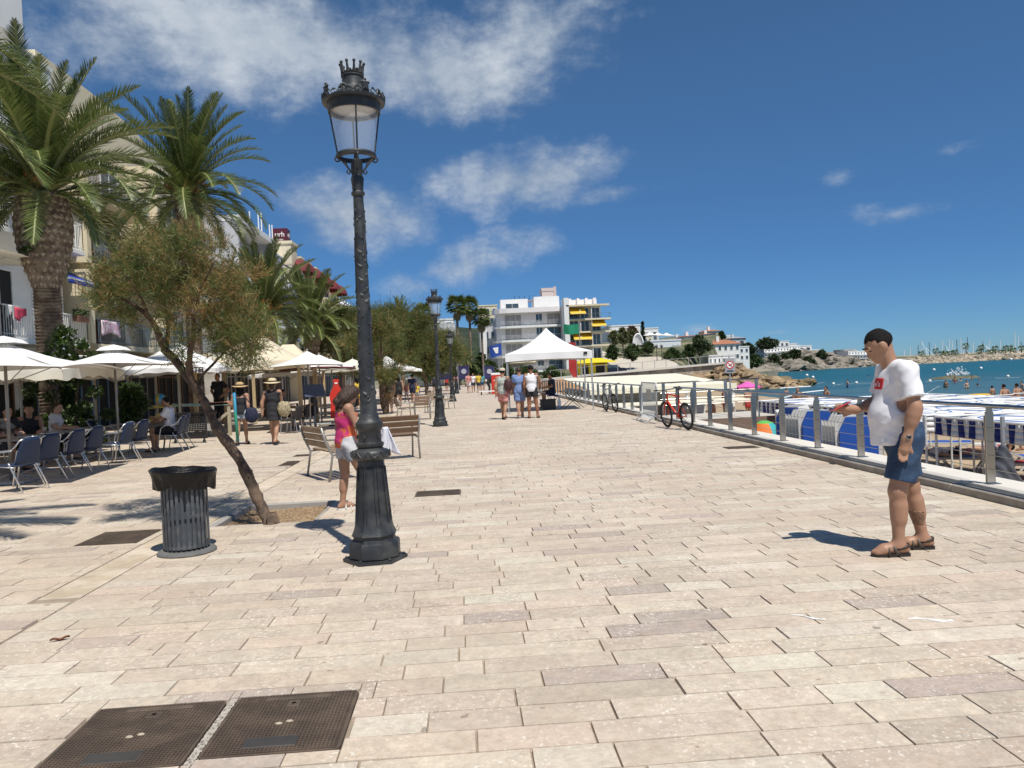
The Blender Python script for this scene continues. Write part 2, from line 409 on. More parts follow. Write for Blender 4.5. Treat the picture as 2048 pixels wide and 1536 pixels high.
# things let into the paving: (x0, x1, y0, y1)
CUTS = [(-1.86, -1.24, 3.22, 3.86), (-1.20, -.6, 3.26, 3.88), (-1.24, -1.2, 3.22, 3.88), (-.74, -.14, 10.02, 10.5), (-2.93, -1.75, 8.68, 10.12), (4.66, 5.26, 13.6, 14.0)]
CUT_T = [(-4.05, -3.42, 8.02, 8.72), (-3.62, -3.36, 14.7, 15.5), (-3.72, -3.38, 16.4, 16.8)]
def pavers(x0, x1, y0, y1, cuts, seed, row=.205, k=1.0):
    r = rng(seed); out = []; y = y0
    while y < y1-.01:
        x = x0-r.uniform(0, .3)
        while x < x1:
            L = r.choice((.34, .42, .5, .56, .62, .7, .8))
            a, b_ = max(x, x0), min(x+L, x1); x += L
            if b_-a < .06: continue
            pieces = [(a, b_)]
            for cx0, cx1, cy0, cy1 in cuts:
                if y+row > cy0+.01 and y < cy1-.01:
                    nx = []
                    for p, q in pieces:
                        if q <= cx0 or p >= cx1: nx.append((p, q))
                        else:
                            if cx0-p > .04: nx.append((p, cx0))
                            if q-cx1 > .04: nx.append((cx1, q))
                    pieces = nx
            col = paver_col(r, k); dz = r.uniform(-.0015, .0015); g_ = r.choice((.0014, .0016, .002, .0028))
            for p, q in pieces: out.append((p, q, y, y+row, col, dz, g_, r.uniform(-.0015, .0015)))
            for cx0, cx1, cy0, cy1 in cuts:              # slabs cut to fit round covers and the pit
                p, q = max(a, cx0), min(b_, cx1)
                if q-p < .03 or y+row <= cy0+.01 or y >= cy1-.01: continue
                if cy0-y > .02: out.append((p, q, y, cy0, col, dz, .001, 0))
                if y+row-cy1 > .02: out.append((p, q, cy1, y+row, col, dz, .001, 0))
        y += row
    return out
def paver_field(name, lst, parent, label=None):
    n = len(lst); V = np.zeros((n, 8, 3), np.float32); C = np.zeros((n, 8, 4), np.float32); C[..., 3] = 1
    for i, (a, b_, c_, d, col, dz, g_, tl) in enumerate(lst):
        e = .003; j = .0016
        V[i, :4] = ((a+g_, c_+j, -.02), (b_-g_, c_+j, -.02), (b_-g_, d-j, -.02), (a+g_, d-j, -.02))
        V[i, 4:] = ((a+g_+e, c_+j+e, dz-tl), (b_-g_-e, c_+j+e, dz+tl), (b_-g_-e, d-j-e, dz+tl), (a+g_+e, d-j-e, dz-tl))
        C[i, :, :3] = col
    fb = np.array([(4, 5, 6, 7), (0, 1, 5, 4), (1, 2, 6, 5), (2, 3, 7, 6), (3, 0, 4, 7)])
    F = (fb[None]+(np.arange(n)*8)[:, None, None]).reshape(-1, 4)
    me = bpy.data.meshes.new(name); me.from_pydata(V.reshape(-1, 3).tolist(), [], F.tolist())
    at_ = me.attributes.new('pcol', 'FLOAT_COLOR', 'POINT'); at_.data.foreach_set('color', C.reshape(-1)); me.materials.append(PAV_ATT); me.update()
    return tag(mk(name, me, parent), label, kind='stuff')
_pc = CUTS[4]
prom = MB()
for (xa, xb, ya, yb) in ((-2.98, 5.35, -4, _pc[2]), (-2.98, 5.35, _pc[3], 118), (-2.98, _pc[0], _pc[2], _pc[3]), (_pc[1], 5.35, _pc[2], _pc[3])): prom.quad((xa, ya, -.016), (xb, ya, -.016), (xb, yb, -.016), (xa, yb, -.016))
prom = tag(prom.build('promenade_pavement', JOINT), 'pale limestone promenade paving running along the beach railing', kind='structure')
PL = pavers(-2.98, 5.34, -3.0, 44, CUTS, 5)
def vis(p):
    x, y = (p[0]+p[1])/2, (p[2]+p[3])/2
    if y < 2.6: return 0
    d = Vector((x, y, -CAM_H)); z = d.dot(_fw); u = d.dot(_rt)/z*FPX
    if abs(u) > 1024: return 0
    return 1/y
PL.sort(key=vis, reverse=True)
um = MB(); e_ = .01
um.add([(-.5, -.5, -.02), (.5, -.5, -.02), (.5, .5, -.02), (-.5, .5, -.02), (-.493, -.485, 0), (.493, -.485, 0), (.493, .485, 0), (-.493, .485, 0)], [(4, 5, 6, 7), (0, 1, 5, 4), (1, 2, 6, 5), (2, 3, 7, 6), (3, 0, 4, 7)])
pmesh = um.mesh('paver', PAV_OBJ)
for a, b_, c_, d, col, dz, g_, tl in PL[:300]:
    o = mk('paver', pmesh, prom, ((a+b_)/2, (c_+d)/2, dz), (0, -tl/.25, 0), (b_-a-2*g_, d-c_-.0032, 1)); o.color = col+(1,)
paver_field('paver_field', PL[300:], prom)
# beyond the pieces one can tell apart the surface carries the courses
fm = bpy.data.materials.new('far_paving'); fm.use_nodes = True; t = fm.node_tree; b = t.nodes['Principled BSDF']
pos = N(t, 'ShaderNodeNewGeometry').outputs['Position']; br = N(t, 'ShaderNodeTexBrick'); t.links.new(pos, br.inputs['Vector'])
br.inputs['Scale'].default_value = 1; br.inputs['Brick Width'].default_value = .5; br.inputs['Row Height'].default_value = .205; br.inputs['Mortar Size'].default_value = .006
br.inputs['Color1'].default_value = (.58, .49, .40, 1); br.inputs['Color2'].default_value = (.47, .39, .32, 1); br.inputs['Mortar'].default_value = (.3, .24, .19, 1)
c = mixc(t, mth(t, 'MULTIPLY', mapr(t, nz(t, pos, .8, 4), .45, .7), .3), br.outputs['Color'], (.40, .32, .25)); t.links.new(c, b.inputs['Base Color']); b.inputs['Roughness'].default_value = .7
MB().quad((-2.98, 44.05, -.004), (5.34, 44.05, -.004), (5.34, 118, -.004), (-2.98, 118, -.004)).build('far_courses', fm, prom)

terr = tag(MB().quad((-16, -4, -.02), (-2.99, -4, -.02), (-2.99, 118, -.021), (-16, 118, -.021)).build('terrace_pavement', JOINT), 'paler worn stone paving between the drain strip and the cafe fronts', kind='structure')
TL = pavers(-9.5, -3.33, 5.9, 34, CUT_T, 9, .205, 1.0)+pavers(-9.5, -3.0, 2.0, 5.89, [], 10, .205, 1.0)
TL.sort(key=vis, reverse=True)
for a, b_, c_, d, col, dz, g_, tl in TL[:220]:
    o = mk('paver', pmesh, terr, ((a+b_)/2, (c_+d)/2, dz-.002), (0, -tl/.25, 0), (b_-a-2*g_, d-c_-.0032, 1)); o.color = col+(1,)
paver_field('paver_field', TL[220:], terr)
MB().quad((-16, -4, -.008), (-9.5, -4, -.008), (-9.5, 118, -.008), (-16, 118, -.008)).quad((-9.5, 34, -.008), (-3.33, 34, -.008), (-3.33, 118, -.008), (-9.5, 118, -.008)).build('far_courses', fm, terr)
# drain strip of sandy mortar between the two pavings
sm = pm('sandy_mortar', (.46, .375, .265), .9, .25, 5, col2=(.56, .475, .375), thr=(.38, .58), bump=.4, bscale=60)
tag(MB().cb(-3.31, -2.99, 6.0, 118, -.02, -.001).build('drain_strip', sm), kind='structure')

# cast iron covers
IRON = pm('cast_iron_cover', (.085, .062, .045), .7, .3, 9, bump=.3, bscale=90, col2=(.12, .085, .06))
IRON2 = pm('worn_iron_plate', (.055, .05, .045), .5, .25, 14)
def cover(x0, x1, y0, y1, label, n, badge=False, rx=0):
    w, d = (x1-x0)/2, (y1-y0)/2
    t_ = thing('manhole_cover', label, 'cover', ((x0+x1)/2, (y0+y1)/2, 0), 0, 'iron covers in the paving')
    def rr(w, d, r):
        return [(sx*(w-r)+r*math.cos(a+k*PI/6), sy*(d-r)+r*math.sin(a+k*PI/6)) for sx, sy, a in ((1, 1, 0), (-1, 1, PI/2), (-1, -1, PI), (1, -1, 1.5*PI)) for k in range(4)]
    MB().prism(rr(w-.004, d-.004, .03), .019, Matrix.Translation((0, 0, -.018))).build('plate', IRON, t_)
    g = MB(); st = .017 if n else .03; lx, ly = w-.02, d-.02
    i = -lx
    while i < lx: g.cb(i-.0026, i+.0026, -ly, ly, .0005, .0065); i += st
    i = -ly
    while i < ly: g.cb(-lx, lx, i-.0026, i+.0026, .0005, .0068); i += st
    g.build('tread_grid', IRON, t_)
    MB().prism(rr(w-.002, d-.002, .032), .004, Matrix.Translation((0, 0, .001))).build('rim', IRON, t_) if False else None
    if badge:
        MB().cb(-.13, .10, -d+.06, -d+.15, .004, .0085, ch=.002).build('badge_plate', IRON2, t_)
        MB().cb(-.15, .16, d-.075, d-.045, .004, .0085, ch=.002).build('name_bar', IRON, t_)
        MB().cb(-.03, .03, d-.16, d-.10, .004, .0085, ch=.002).lathe([(.02, .0085), (.02, .011), (.012, .011), (.012, .0085)], 12, (0, d-.13, 0)).build('emblem', IRON, t_)
        hb = MB()
        for sx in (-.022, .022): hb.ball((sx, -.02+sx*.4, .006), (.018, .011, .006), 8, 4)
        hb.build('lifting_eye', pm('sand_filled_eye', (.42, .35, .26), .8, .2, 30), t_)
    return t_
cover(*CUTS[0], 'large rusty ribbed iron cover nearest the lower left corner', 1, True)
cover(*CUTS[1], 'large ribbed iron cover in front of the lamp, right of its twin', 1, True)
cover(*CUTS[3], 'small ribbed iron cover behind the big lamp base in the walkway', 1)
cover(*CUTS[5], 'small ribbed iron cover beside the railing kerb', 1)
cover(*CUT_T[0], 'patterned iron cover left of the litter bin', 1)
cover(*CUT_T[1], 'nearer of two small square gratings by the left bench', 0)
cover(*CUT_T[2], 'farther of two small square gratings by the left bench', 0)
tag(MB().grid(lambda u, v: (-1.238+u*.036, 3.23+v*.65, -.004+.006*mnoise.noise((u*3, v*30, 1))), 4, 60).build('rubble_joint', pm('mortar_rubble', (.42, .38, .32), .95, .4, 60, col2=(.2, .17, .14), thr=(.5, .6))), 'crumbled mortar between the two large iron covers', kind='stuff')

# tree pit
px0, px1, py0, py1 = CUTS[4]
pit = tag(MB().cb(px0, px0+.09, py0, py1, -.18, .012, ch=.01).cb(px0+.092, px1, py1-.09, py1, -.18, .008, ch=.01).cb(px1-.03, px1, py0, py1-.092, -.18, -.001).cb(px0+.092, px1-.032, py0, py0+.03, -.18, -.001).build('tree_pit_edging', pm('grey_concrete', (.33, .31, .28), .9, .15, 6, bump=.3)), 'grey concrete edging round the earth pit of the leaning tree', 'tree pit')
tag(MB().grid(lambda u, v: (px0+.08+u*(px1-px0-.1), py0+.02+v*(py1-py0-.1), -.06+.03*mnoise.noise((u*4, v*4, 3))+.012*mnoise.noise((u*17, v*17, 5))), 40, 44).build('pit_soil', pm('dry_soil', (.25, .165, .095), .95, .35, 18, bump=.8, bscale=50, col2=(.33, .235, .14)), smooth=True), kind='structure')
r = rng(3); lt = MB()
for i in range(420):
    x, y = px0+.12+r.random()*(px1-px0-.2), py0+.06+r.random()*(py1-py0-.2); a = r.random()*PI; l_ = r.uniform(.01, .03)
    lt.add([(x-l_*math.cos(a), y-l_*math.sin(a), -.04+r.uniform(-.01, .015)), (x+.006, y-.006, -.045), (x+l_*math.cos(a), y+l_*math.sin(a), -.04+r.uniform(-.01, .015)), (x-.006, y+.006, -.046)], [(0, 1, 2, 3)])
tag(lt.build('leaf_litter', pm('dry_litter', (.38, .26, .13), .9, .4, 40)), 'dry brown litter on the earth of the tree pit', 'litter', kind='stuff')
# litter: a curled dead leaf and chalky drips
dl = MB().grid(lambda u, v: ((u-.5)*.11, (v-.5)*.03*math.sin(PI*min(max(u, .05), .95)), .006+.012*abs(v-.5)*2+.006*math.sin(u*9)), 8, 4)
o = dl.build('dead_leaf', pm('dead_leaf_brown', (.20, .075, .035), .7, .3, 60), smooth=True); o.location = gz(120, 1281); o.rotation_euler = (0, 0, .5)
tag(o, 'curled brown dead leaf lying on the paving at far left', 'leaf')
for (qx, qy, L_, W_, a_, lab) in ((1615, 1235, .1, .013, -.55, 'thin white drip stain on the paving left of its twin'), (1860, 1240, .12, .02, -.3, 'white splash stain on the paving nearest the right edge')):
    p = gz(qx, qy); rr_ = rng(int(qx)); pts = []
    for k in range(22):
        s_ = k/21; w_ = W_*(.35+.65*abs(math.sin(s_*7+qx)))*(.6+.8*s_)
        pts.append((-L_+2*L_*s_, math.sin(s_*6)*.018, w_))
    poly = [(x, y+w, ) for x, y, w in pts]+[(x, y-w*.8) for x, y, w in reversed(pts)]
    o = MB().prism(poly, .0015, Matrix.Translation((0, 0, .002))).build('paint_splash', pm('white_drip', (.75, .74, .71), .8, .1, 20)); o.location = p; o.rotation_euler = (0, 0, a_)
    tag(o, lab, 'stain')

# kerb, coping and sea wall
KERB = pm('weathered_kerb', (.34, .30, .25), .85, .22, 5, bump=.3, col2=(.27, .235, .195))
COPE = pm('white_coping', (.66, .62, .55), .75, .1, 3, bump=.15)
GAP = (20.6, 24.2)
for nm, (ya, yb), lab in (('sea_wall', (-4, GAP[0]), 'long pale sea wall with white coping and grey kerb under the near railing'), ('sea_wall', (GAP[1], 96), 'pale sea wall with white coping under the far railing')):
    w = thing(nm, lab, 'wall', (0, ya, 0)); L = yb-ya
    MB().cb(5.5, 5.92, 0, L, -3, .06).build('wall_core', WALLW, w)
    n_ = int(L/1.35); 
    for k in range(n_):
        a, b_ = L*k/n_, L*(k+1)/n_
        if ya+a > 60: continue
        MB().cb(5.352, 5.478, a+.003, b_-.003, -.1, .085, ch=.012).build('kerb_stone', KERB, w)
        MB().cb(5.482, 5.96, a+.0025, b_-.0025, .058, .122, ch=.008).build('coping_slab', COPE, w)
    if yb > 60: MB().cb(5.352, 5.478, 36, L, -.1, .085).build('kerb_stone', KERB, w); MB().cb(5.482, 5.96, 36, L, .058, .122).build('coping_slab', COPE, w)

# railing: polished flat posts, oval handrail, four wires
def railing(x, ya, yb, label, xs=None, n=None, step=1.345, posts=True):
    t_ = thing('beach_railing', label, 'railing', (x, ya, 0), 0, 'steel railings along the sea wall'); L = yb-ya; n = n or max(1, int(round(L/step)))
    p = MB()
    p.add([(-.012, -.045, .122), (.012, -.045, .122), (.012, .045, .122), (-.012, .045, .122), (-.012, -.022, .92), (.012, -.022, .92), (.012, .045, .90), (-.012, .045, .90)], [(0, 3, 2, 1), (4, 5, 6, 7), (0, 1, 5, 4), (1, 2, 6, 5), (2, 3, 7, 6), (3, 0, 4, 7)])
    # posts turned broadside to the walk, two plates each
    pp = MB().cb(-.046, .046, -.008, .008, .121, .9, ch=.002).cb(-.05, .0, .012, .024, .121, .86, ch=.002).cb(-.03, .03, -.012, .012, .88, .955).cb(-.075, .075, -.06, .06, .1215, .13)
    me = pp.mesh('post', STEEL)
    for k in range(n+1): mk('post', me, t_, (0, L*k/n, 0))
    h = MB().tube([(0, -.25, .965), (0, L+.25, .965)], .036, 12, flat=.62); h.build('handrail', STEEL, t_, smooth=35)
    for z in (.28, .43, .58, .73):
        MB().tube([(.0, -.02, z), (.0, L+.02, z)], .0045, 5, cap=False).build('wire', STEEL, t_)
    return t_
railing(5.60, 1.15, 1.15+1.345*14.2, 'polished steel railing with wires between the man and the beach', n=14)
railing(5.60, 24.6, 70, 'farther polished steel railing beyond the stair gap, behind the canopy')
railing(5.60, 70, 95, 'most distant stretch of steel railing along the promenade', step=2.4)

# ================================================================== TREES AND PLANTS
PALM_G = leafmat('palm_leaflet', (.055, .088, .018), (.155, .185, .05), .42, .3)
PALM_D = leafmat('palm_leaflet_dry', (.20, .16, .08), (.30, .27, .14), .6, .2)
RACH = pm('palm_rachis', (.22, .23, .08), .5, .15, 8)
PBARK = pm('palm_bark', (.20, .15, .105), .9, .35, 7, bump=.6, bscale=25, col2=(.10, .065, .045))
PSCAR = pm('palm_leaf_scar', (.36, .29, .215), .85, .3, 12, bump=.4, col2=(.19, .13, .085))
DATES = pm('date_fruit', (.42, .19, .035), .6, .25, 20)
def frond_mesh(L, e0, bend, seed, n=58, wmax=.34, dry=0, petiole=.12, thick=1.0):
    r = rng(seed); mb = MB(); pts = []; p = Vector((0, 0, 0)); K = 14; side = r.uniform(-.12, .12)
    for i in range(K+1):
        s = i/K; pts.append(Vector(p)); a = e0-bend*(s**1.25); yw = side*s*s
        p = p+Vector((math.cos(a)*math.cos(yw), math.cos(a)*math.sin(yw), math.sin(a)))*(L/K)
    mb.tube(pts, [.035*thick*(1-.9*i/K)+.004 for i in range(K+1)], 5, 1, False, .6)
    def P(s):
        x = min(s*K, K-1e-4); i = int(x); return pts[i].lerp(pts[i+1], x-i), (pts[i+1]-pts[i]).normalized()
    for i in range(n):
        s = petiole+(1-petiole)*(i+.5)/n
        q, d = P(s); sd = Vector((-d.y, d.x, 0)).normalized() if abs(d.z) < .98 else Vector((0, 1, 0)); up = sd.cross(d)*-1
        if up.z < 0 and abs(e0) < 1.2: up = -up
        prof = wmax*(.35+.65*math.sin(PI*min(1, (s-petiole)/(1-petiole)*.8+.15)))*(1 if s < .9 else (1-s)*7+.3)
        for sg in (-1, 1):
            f = .62+.5*s+r.uniform(-.12, .12); v = .38+r.uniform(-.18, .18)
            dr = (sd*sg*(1-.25*s)+d*f+up*v).normalized(); l_ = prof*r.uniform(.82, 1.12); w = (.016+.012*wmax)*thick*1.15
            ax = d*w; dn = Vector((0, 0, -.10*l_))
            a_ = q-ax*.5; b_ = q+ax*.5; m_ = q+dr*l_*.55+dn*.3; t_ = q+dr*l_+dn
            mb.add([a_, b_, m_+ax*.5, t_, m_-ax*.55], [(0, 1, 2, 4), (4, 2, 3)], 0)
    return mb.mesh('frond', [PALM_D if dry else PALM_G, RACH])
FR = {}
for ci, (e0, bend) in enumerate(((1.38, .35), (1.15, .75), (.85, 1.15), (.5, 1.45), (.15, 1.35), (-.25, 1.0))):
    for va in range(2): FR[(ci, va)] = frond_mesh(1.0, e0+va*.08, bend*(1+va*.18), 10*ci+va, n=96, wmax=.155, thick=.42)
scar = MB().add([(-.5, 0, 0), (0, 0, -.42), (.5, 0, 0), (0, 0, .42), (0, -.35, -.06)], [(0, 1, 4), (1, 2, 4), (2, 3, 4), (3, 0, 4)]).mesh('leaf_base', PSCAR)
def palm(name, label, x, y, H, rt, rb, L, n, seed, dates=True, bulb=1.2, scars=220, lean=0.0, group='date palms along the terraces', zoff=0, extra=()):
    r = rng(seed); t_ = thing(name, label, 'palm tree', (x, y, zoff), 0, group)
    prof = []; z = 0; i = 0; hb = H-bulb
    while z < hb:                                   # ringed stem
        k = rt*(1.12 if z < .3 else 1.0)*(1+.10*(i % 2))*(1+.03*r.uniform(-1, 1)); prof.append((k, z)); z += .045; i += 1
    for k in range(9):                              # the pineapple of cut leaf bases under the crown
        s = k/8; prof.append((rt+(rb-rt)*math.sin(min(1, s*1.5)*PI/2)*(1 if s < .75 else 1-(s-.75)*1.3), hb+bulb*s))
    m = MB().lathe(prof, 18); mm = []
    for v in m.v:
        k = 1+.04*mnoise.noise((v[0]*9, v[1]*9, v[2]*6)); mm.append((v[0]*k+lean*v[2], v[1]*k, v[2]))
    m.v = mm; m.build('trunk', PBARK, t_, smooth=50)
    nr = max(6, int(2*PI*rb/.19)); rows = max(3, scars//nr); 
    for j in range(rows):
        s = (j+.5)/rows; rr = rt+(rb-rt)*math.sin(min(1, s*1.5)*PI/2)*(1 if s < .75 else 1-(s-.75)*1.3); z = hb+bulb*s
        for k in range(nr):
            a = 2*PI*(k+.5*(j % 2))/nr+r.uniform(-.05, .05)
            if math.sin(a) > .55: continue                  # the hidden far side keeps the plain bark
            w = 2*PI*rr/nr*.93
            mk('leaf_base', scar, t_, (rr*math.cos(a)*.985+lean*z, rr*math.sin(a)*.985, z), (r.uniform(-.2, .2), 0, a+PI/2), (w, .085*r.uniform(.6, 1.4), bulb/rows*1.12))
    for k in range(n):
        s = (k+.5)/n; ci = min(5, int(s*6.0)); a = k*2.39996+r.uniform(-.25, .25)
        l_ = L*(.8+.2*math.sin(PI*min(1, s+.25)))*r.uniform(.88, 1.1)
        rr = rb*.45*min(1, s+.15)
        mk('frond', FR[(ci, k % 2)], t_, (rr*math.cos(a)+lean*H, rr*math.sin(a), H-.05+.25*(1-s)), (r.uniform(-.15, .15), r.uniform(-.12, .12), a), (l_, l_, l_))
    for ci, a, l_ in extra: mk('frond', FR[(ci, 0)], t_, (.2*math.cos(a), .2*math.sin(a), H), (0, 0, a), (l_, l_, l_))
    if dates:
        for k in range(7):
            a = r.uniform(0, 2*PI); d = MB()
            for q in range(46):
                b_ = Vector((math.cos(a)*.35+r.uniform(-.14, .14), math.sin(a)*.35+r.uniform(-.14, .14), .55+r.uniform(-.1, .2)))
                e_ = b_+Vector((math.cos(a)*.25+r.uniform(-.2, .2), math.sin(a)*.25+r.uniform(-.2, .2), -r.uniform(.15, .45)))
                d.bar(b_, e_, .008, 3); d.ball(e_, .02, 5, 3)
            d.build('date_cluster', DATES, t_, loc=(lean*H, 0, H))
    return t_
def pb(px, Y): p = at(px, 760, Y); return p.x, Y
x, y = pb(104, 21); palm('date_palm', 'largest date palm, with thick pineapple trunk, behind the left parasols', x, y, 6.8, .305, .69, 3.7, 76, 21, bulb=2.5, scars=290)
x, y = pb(393, 30); palm('date_palm', 'tall date palm rising behind the leaning tamarisk tree', x, y, 8.8, .26, .45, 3.9, 70, 22, bulb=1.7, scars=90)
x, y = pb(537, 38); palm('date_palm', 'date palm with broad crown behind the beige pavilion tent', x, y, 4.95, .27, .58, 3.5, 66, 23, bulb=2.2, scars=120)
x, y = pb(628, 47); palm('date_palm', 'date palm next to the yellow hotel balconies, left of the lamp', x, y, 4.7, .33, .55, 3.8, 62, 24, bulb=1.3, scars=60)
palm('date_palm', 'palm outside the left edge whose fronds reach into the picture', -7.0, 7.6, 4.75, .33, .6, 2.7, 40, 25, bulb=1.3, scars=30, dates=False, extra=((3, .0, 3.2), (4, .05, 3.3), (4, -.22, 3.2), (3, .4, 3.1)))

# feathery foliage as one mesh of fine slivers, clump by clump
def sprays(clumps, seed, mats, lsp=.22, k=7, w=.006, upb=.55, ls=.4):
    """clumps: (centre, radii, number of sprays, material index weights)"""
    g = np.random.default_rng(seed); VV = []; MI = []
    for c, rad, n, wt in clumps:
        u = g.normal(size=(n, 3)); u /= np.linalg.norm(u, axis=1)[:, None]; rr = np.abs(g.normal(size=(n, 1)))*.62
        p = np.array(c)+u*rr*np.array(rad)
        d = u*.7+np.array((0, 0, upb))+g.normal(size=(n, 3))*.4; d /= np.linalg.norm(d, axis=1)[:, None]
        ln = lsp*(.6+.8*g.random(n))
        mi = g.choice(len(wt), size=n, p=np.array(wt)/sum(wt))
        tt = (np.arange(k)+.3)/k
        b = p[:, None, :]+d[:, None, :]*(ln[:, None]*tt[None])[..., None]
        dv = d[:, None, :]*.8+g.normal(size=(n, k, 3))*.55; dv /= np.linalg.norm(dv, axis=2)[..., None]
        l2 = ln[:, None, None]*ls*(1.15-.5*tt)[None, :, None]*(.7+.6*g.random((n, k, 1)))
        sd = np.cross(dv, g.normal(size=(n, k, 3))); sd /= np.linalg.norm(sd, axis=2)[..., None]+1e-6
        e = b+dv*l2
        tri = np.stack([b-sd*w, b+sd*w, e], axis=2).reshape(-1, 3, 3)
        VV.append(tri); MI.append(np.repeat(mi, k))
    V = np.concatenate(VV); M = np.concatenate(MI); n = len(V)
    me = bpy.data.meshes.new('foliage'); me.vertices.add(n*3); me.vertices.foreach_set('co', V.reshape(-1).astype(np.float32))
    me.loops.add(n*3); me.loops.foreach_set('vertex_index', np.arange(n*3, dtype=np.int32))
    me.polygons.add(n); me.polygons.foreach_set('loop_start', np.arange(0, n*3, 3, dtype=np.int32)); me.polygons.foreach_set('loop_total', np.full(n, 3, np.int32))
    for m in mats: me.materials.append(m)
    me.polygons.foreach_set('material_index', M.astype(np.int32)); me.update(calc_edges=True); return me
TAM = [leafmat('tamarisk_green', (.075, .11, .026), (.15, .19, .052), .6, .4), leafmat('tamarisk_olive', (.12, .13, .035), (.20, .19, .06), .6, .35), leafmat('tamarisk_rust', (.27, .165, .055), (.42, .29, .12), .7, .4)]
BARK = pm('tamarisk_bark', (.135, .090, .060), .9, .35, 14, bump=.9, bscale=35, col2=(.07, .048, .035))
def limb(mb, pts, r0, r1, seed, n=8):
    P = [Vector(p) for p in pts]; out = []
    for i in range(len(P)-1):
        for k in range(8): out.append(P[i].lerp(P[i+1], k/8))
    out.append(P[-1])
    # ease the corners and roughen the line
    for _ in range(10): out = [out[0]]+[(out[i-1]+out[i]*2+out[i+1])/4 for i in range(1, len(out)-1)]+[out[-1]]
    L = len(out)-1; rad = []
    for i, p in enumerate(out):
        s = i/L; rad.append((r0+(r1-r0)*s)*(1+.16*mnoise.noise((p.x*6+seed, p.y*6, p.z*6))))
    o = len(mb.v); mb.tube(out, rad, n)
    for j in range(o, len(mb.v)):
        v = Vector(mb.v[j]); q = mnoise.noise(Vector((v.x*38, v.y*38, v.z*14)))*.26*r0+mnoise.noise(v*11)*.22*r0; mb.v[j] = tuple(v+Vector((q, q*.6, 0)))
    return mb
Y0 = 8.95
A = lambda px, py, dy=0.0: at(px, py, Y0+dy)
tt = thing('tamarisk_tree', 'leaning tamarisk tree with rusty green crown growing from the earth pit', 'tree', (0, 0, 0))
base = gz(543, 1047); base.z = -.08
tr = MB()
limb(tr, [base, A(515, 995), A(478, 915), A(436, 862), A(408, 800, .05)], .066, .048, 1, 12)
limb(tr, [A(412, 808, .05), A(385, 765, .1), A(345, 715, .1), A(330, 700, .1)], .052, .044, 2)
limb(tr, [A(330, 702, .1), A(312, 655, 0), A(296, 630, -.2), A(262, 605, -.3), A(225, 590, -.4)], .040, .012, 3, 6)
limb(tr, [A(331, 700, .1), A(338, 655, .3), A(333, 620, .5), A(318, 570, .6), A(300, 520, .7)], .036, .01, 4, 6)
limb(tr, [A(405, 800, .05), A(375, 740, .0), A(380, 705, -.1), A(388, 670, -.2), A(385, 620, -.3), A(372, 560, -.4), A(360, 500, -.3)], .044, .012, 5, 7)
limb(tr, [A(407, 798, .05), A(398, 755, .2), A(420, 735, .3), A(448, 705, .4), A(470, 680, .6), A(490, 640, .8)], .020, .008, 6, 6)
limb(tr, [A(388, 670, -.2), A(420, 630, 0), A(452, 600, .3), A(480, 570, .4)], .025, .007, 7, 5)
limb(tr, [A(296, 630, -.2), A(280, 590, -.5), A(250, 550, -.8)], .022, .007, 8, 5)
limb(tr, [A(385, 620, -.3), A(410, 560, -.6), A(430, 520, -.8)], .02, .006, 9, 5)
limb(tr, [A(418, 830), A(426, 822, -.02), A(431, 826, -.03)], .03, .022, 10, 6); limb(tr, [A(494, 950), A(503, 940, -.02)], .03, .02, 11, 6)
r = rng(77)
for k in range(40):                                 # fibrous root flare
    a = r.random()*2*PI; q = Vector((math.cos(a), math.sin(a), 0)); tr.tube([base+Vector((0, 0, .2))+q*.05, base+q*.085+Vector((0, 0, .07)), base+q*r.uniform(.10, .17)+Vector((0, 0, .015+.05*r.random()))], [.014, .010, .003], 5)
tr.build('trunk', BARK, tt, smooth=True)
cl = []
for (px, py, rp, wt) in ((215, 575, 30, (5, 3, 2)), (250, 540, 38, (4, 3, 2)), (245, 600, 30, (6, 2, 1)), (290, 560, 40, (5, 3, 2)), (280, 510, 36, (3, 3, 4)), (330, 500, 34, (4, 3, 3)), (350, 545, 40, (6, 2, 2)),
        (320, 595, 34, (4, 3, 2)), (375, 500, 34, (5, 3, 3)), (410, 545, 38, (6, 3, 2)), (390, 590, 36, (3, 3, 4)), (440, 590, 36, (4, 3, 3)), (455, 550, 34, (3, 3, 5)), (480, 610, 34, (5, 3, 2)),
        (490, 650, 34, (6, 3, 2)), (450, 650, 34, (5, 3, 3)), (410, 640, 30, (3, 2, 3)), (470, 690, 34, (6, 3, 1)), (500, 690, 26, (6, 3, 2)), (430, 690, 26, (5, 2, 2)), (345, 640, 24, (2, 3, 3)), (250, 640, 20, (7, 1, 1)), (355, 690, 18, (7, 1, 1)), (360, 720, 13, (7, 1, 1)), (300, 495, 22, (3, 3, 4)), (360, 490, 24, (3, 4, 4)), (205, 600, 24, (5, 3, 2)), (510, 640, 24, (4, 3, 3)), (470, 730, 18, (7, 2, 0)), (505, 725, 16, (6, 3, 1)), (340, 590, 34, (5, 3, 3)), (205, 545, 16, (5, 3, 2)), (420, 500, 24, (3, 4, 5))):
    for dy in (-.35, .35):
        c = A(px+r.uniform(-10, 10), py+r.uniform(-10, 10), dy+r.uniform(-.35, .35)); R_ = rp*Y0/FPX
        for q in range(4):
            wq = [max(.05, w_*(1, 1, 1.15)[qi]*r.choice((.15, .4, 2.5))) for qi, w_ in enumerate(wt)]; cc = Vector(c)+Vector((r.gauss(0, R_*.48), r.gauss(0, R_*.65), r.gauss(0, R_*.38)))
            cl.append((cc, (R_*.44, R_*.5, R_*.27), int(.40*rp*rp/20)+3, wq))
    c0 = A(px, py); tr2 = None
twg = MB()
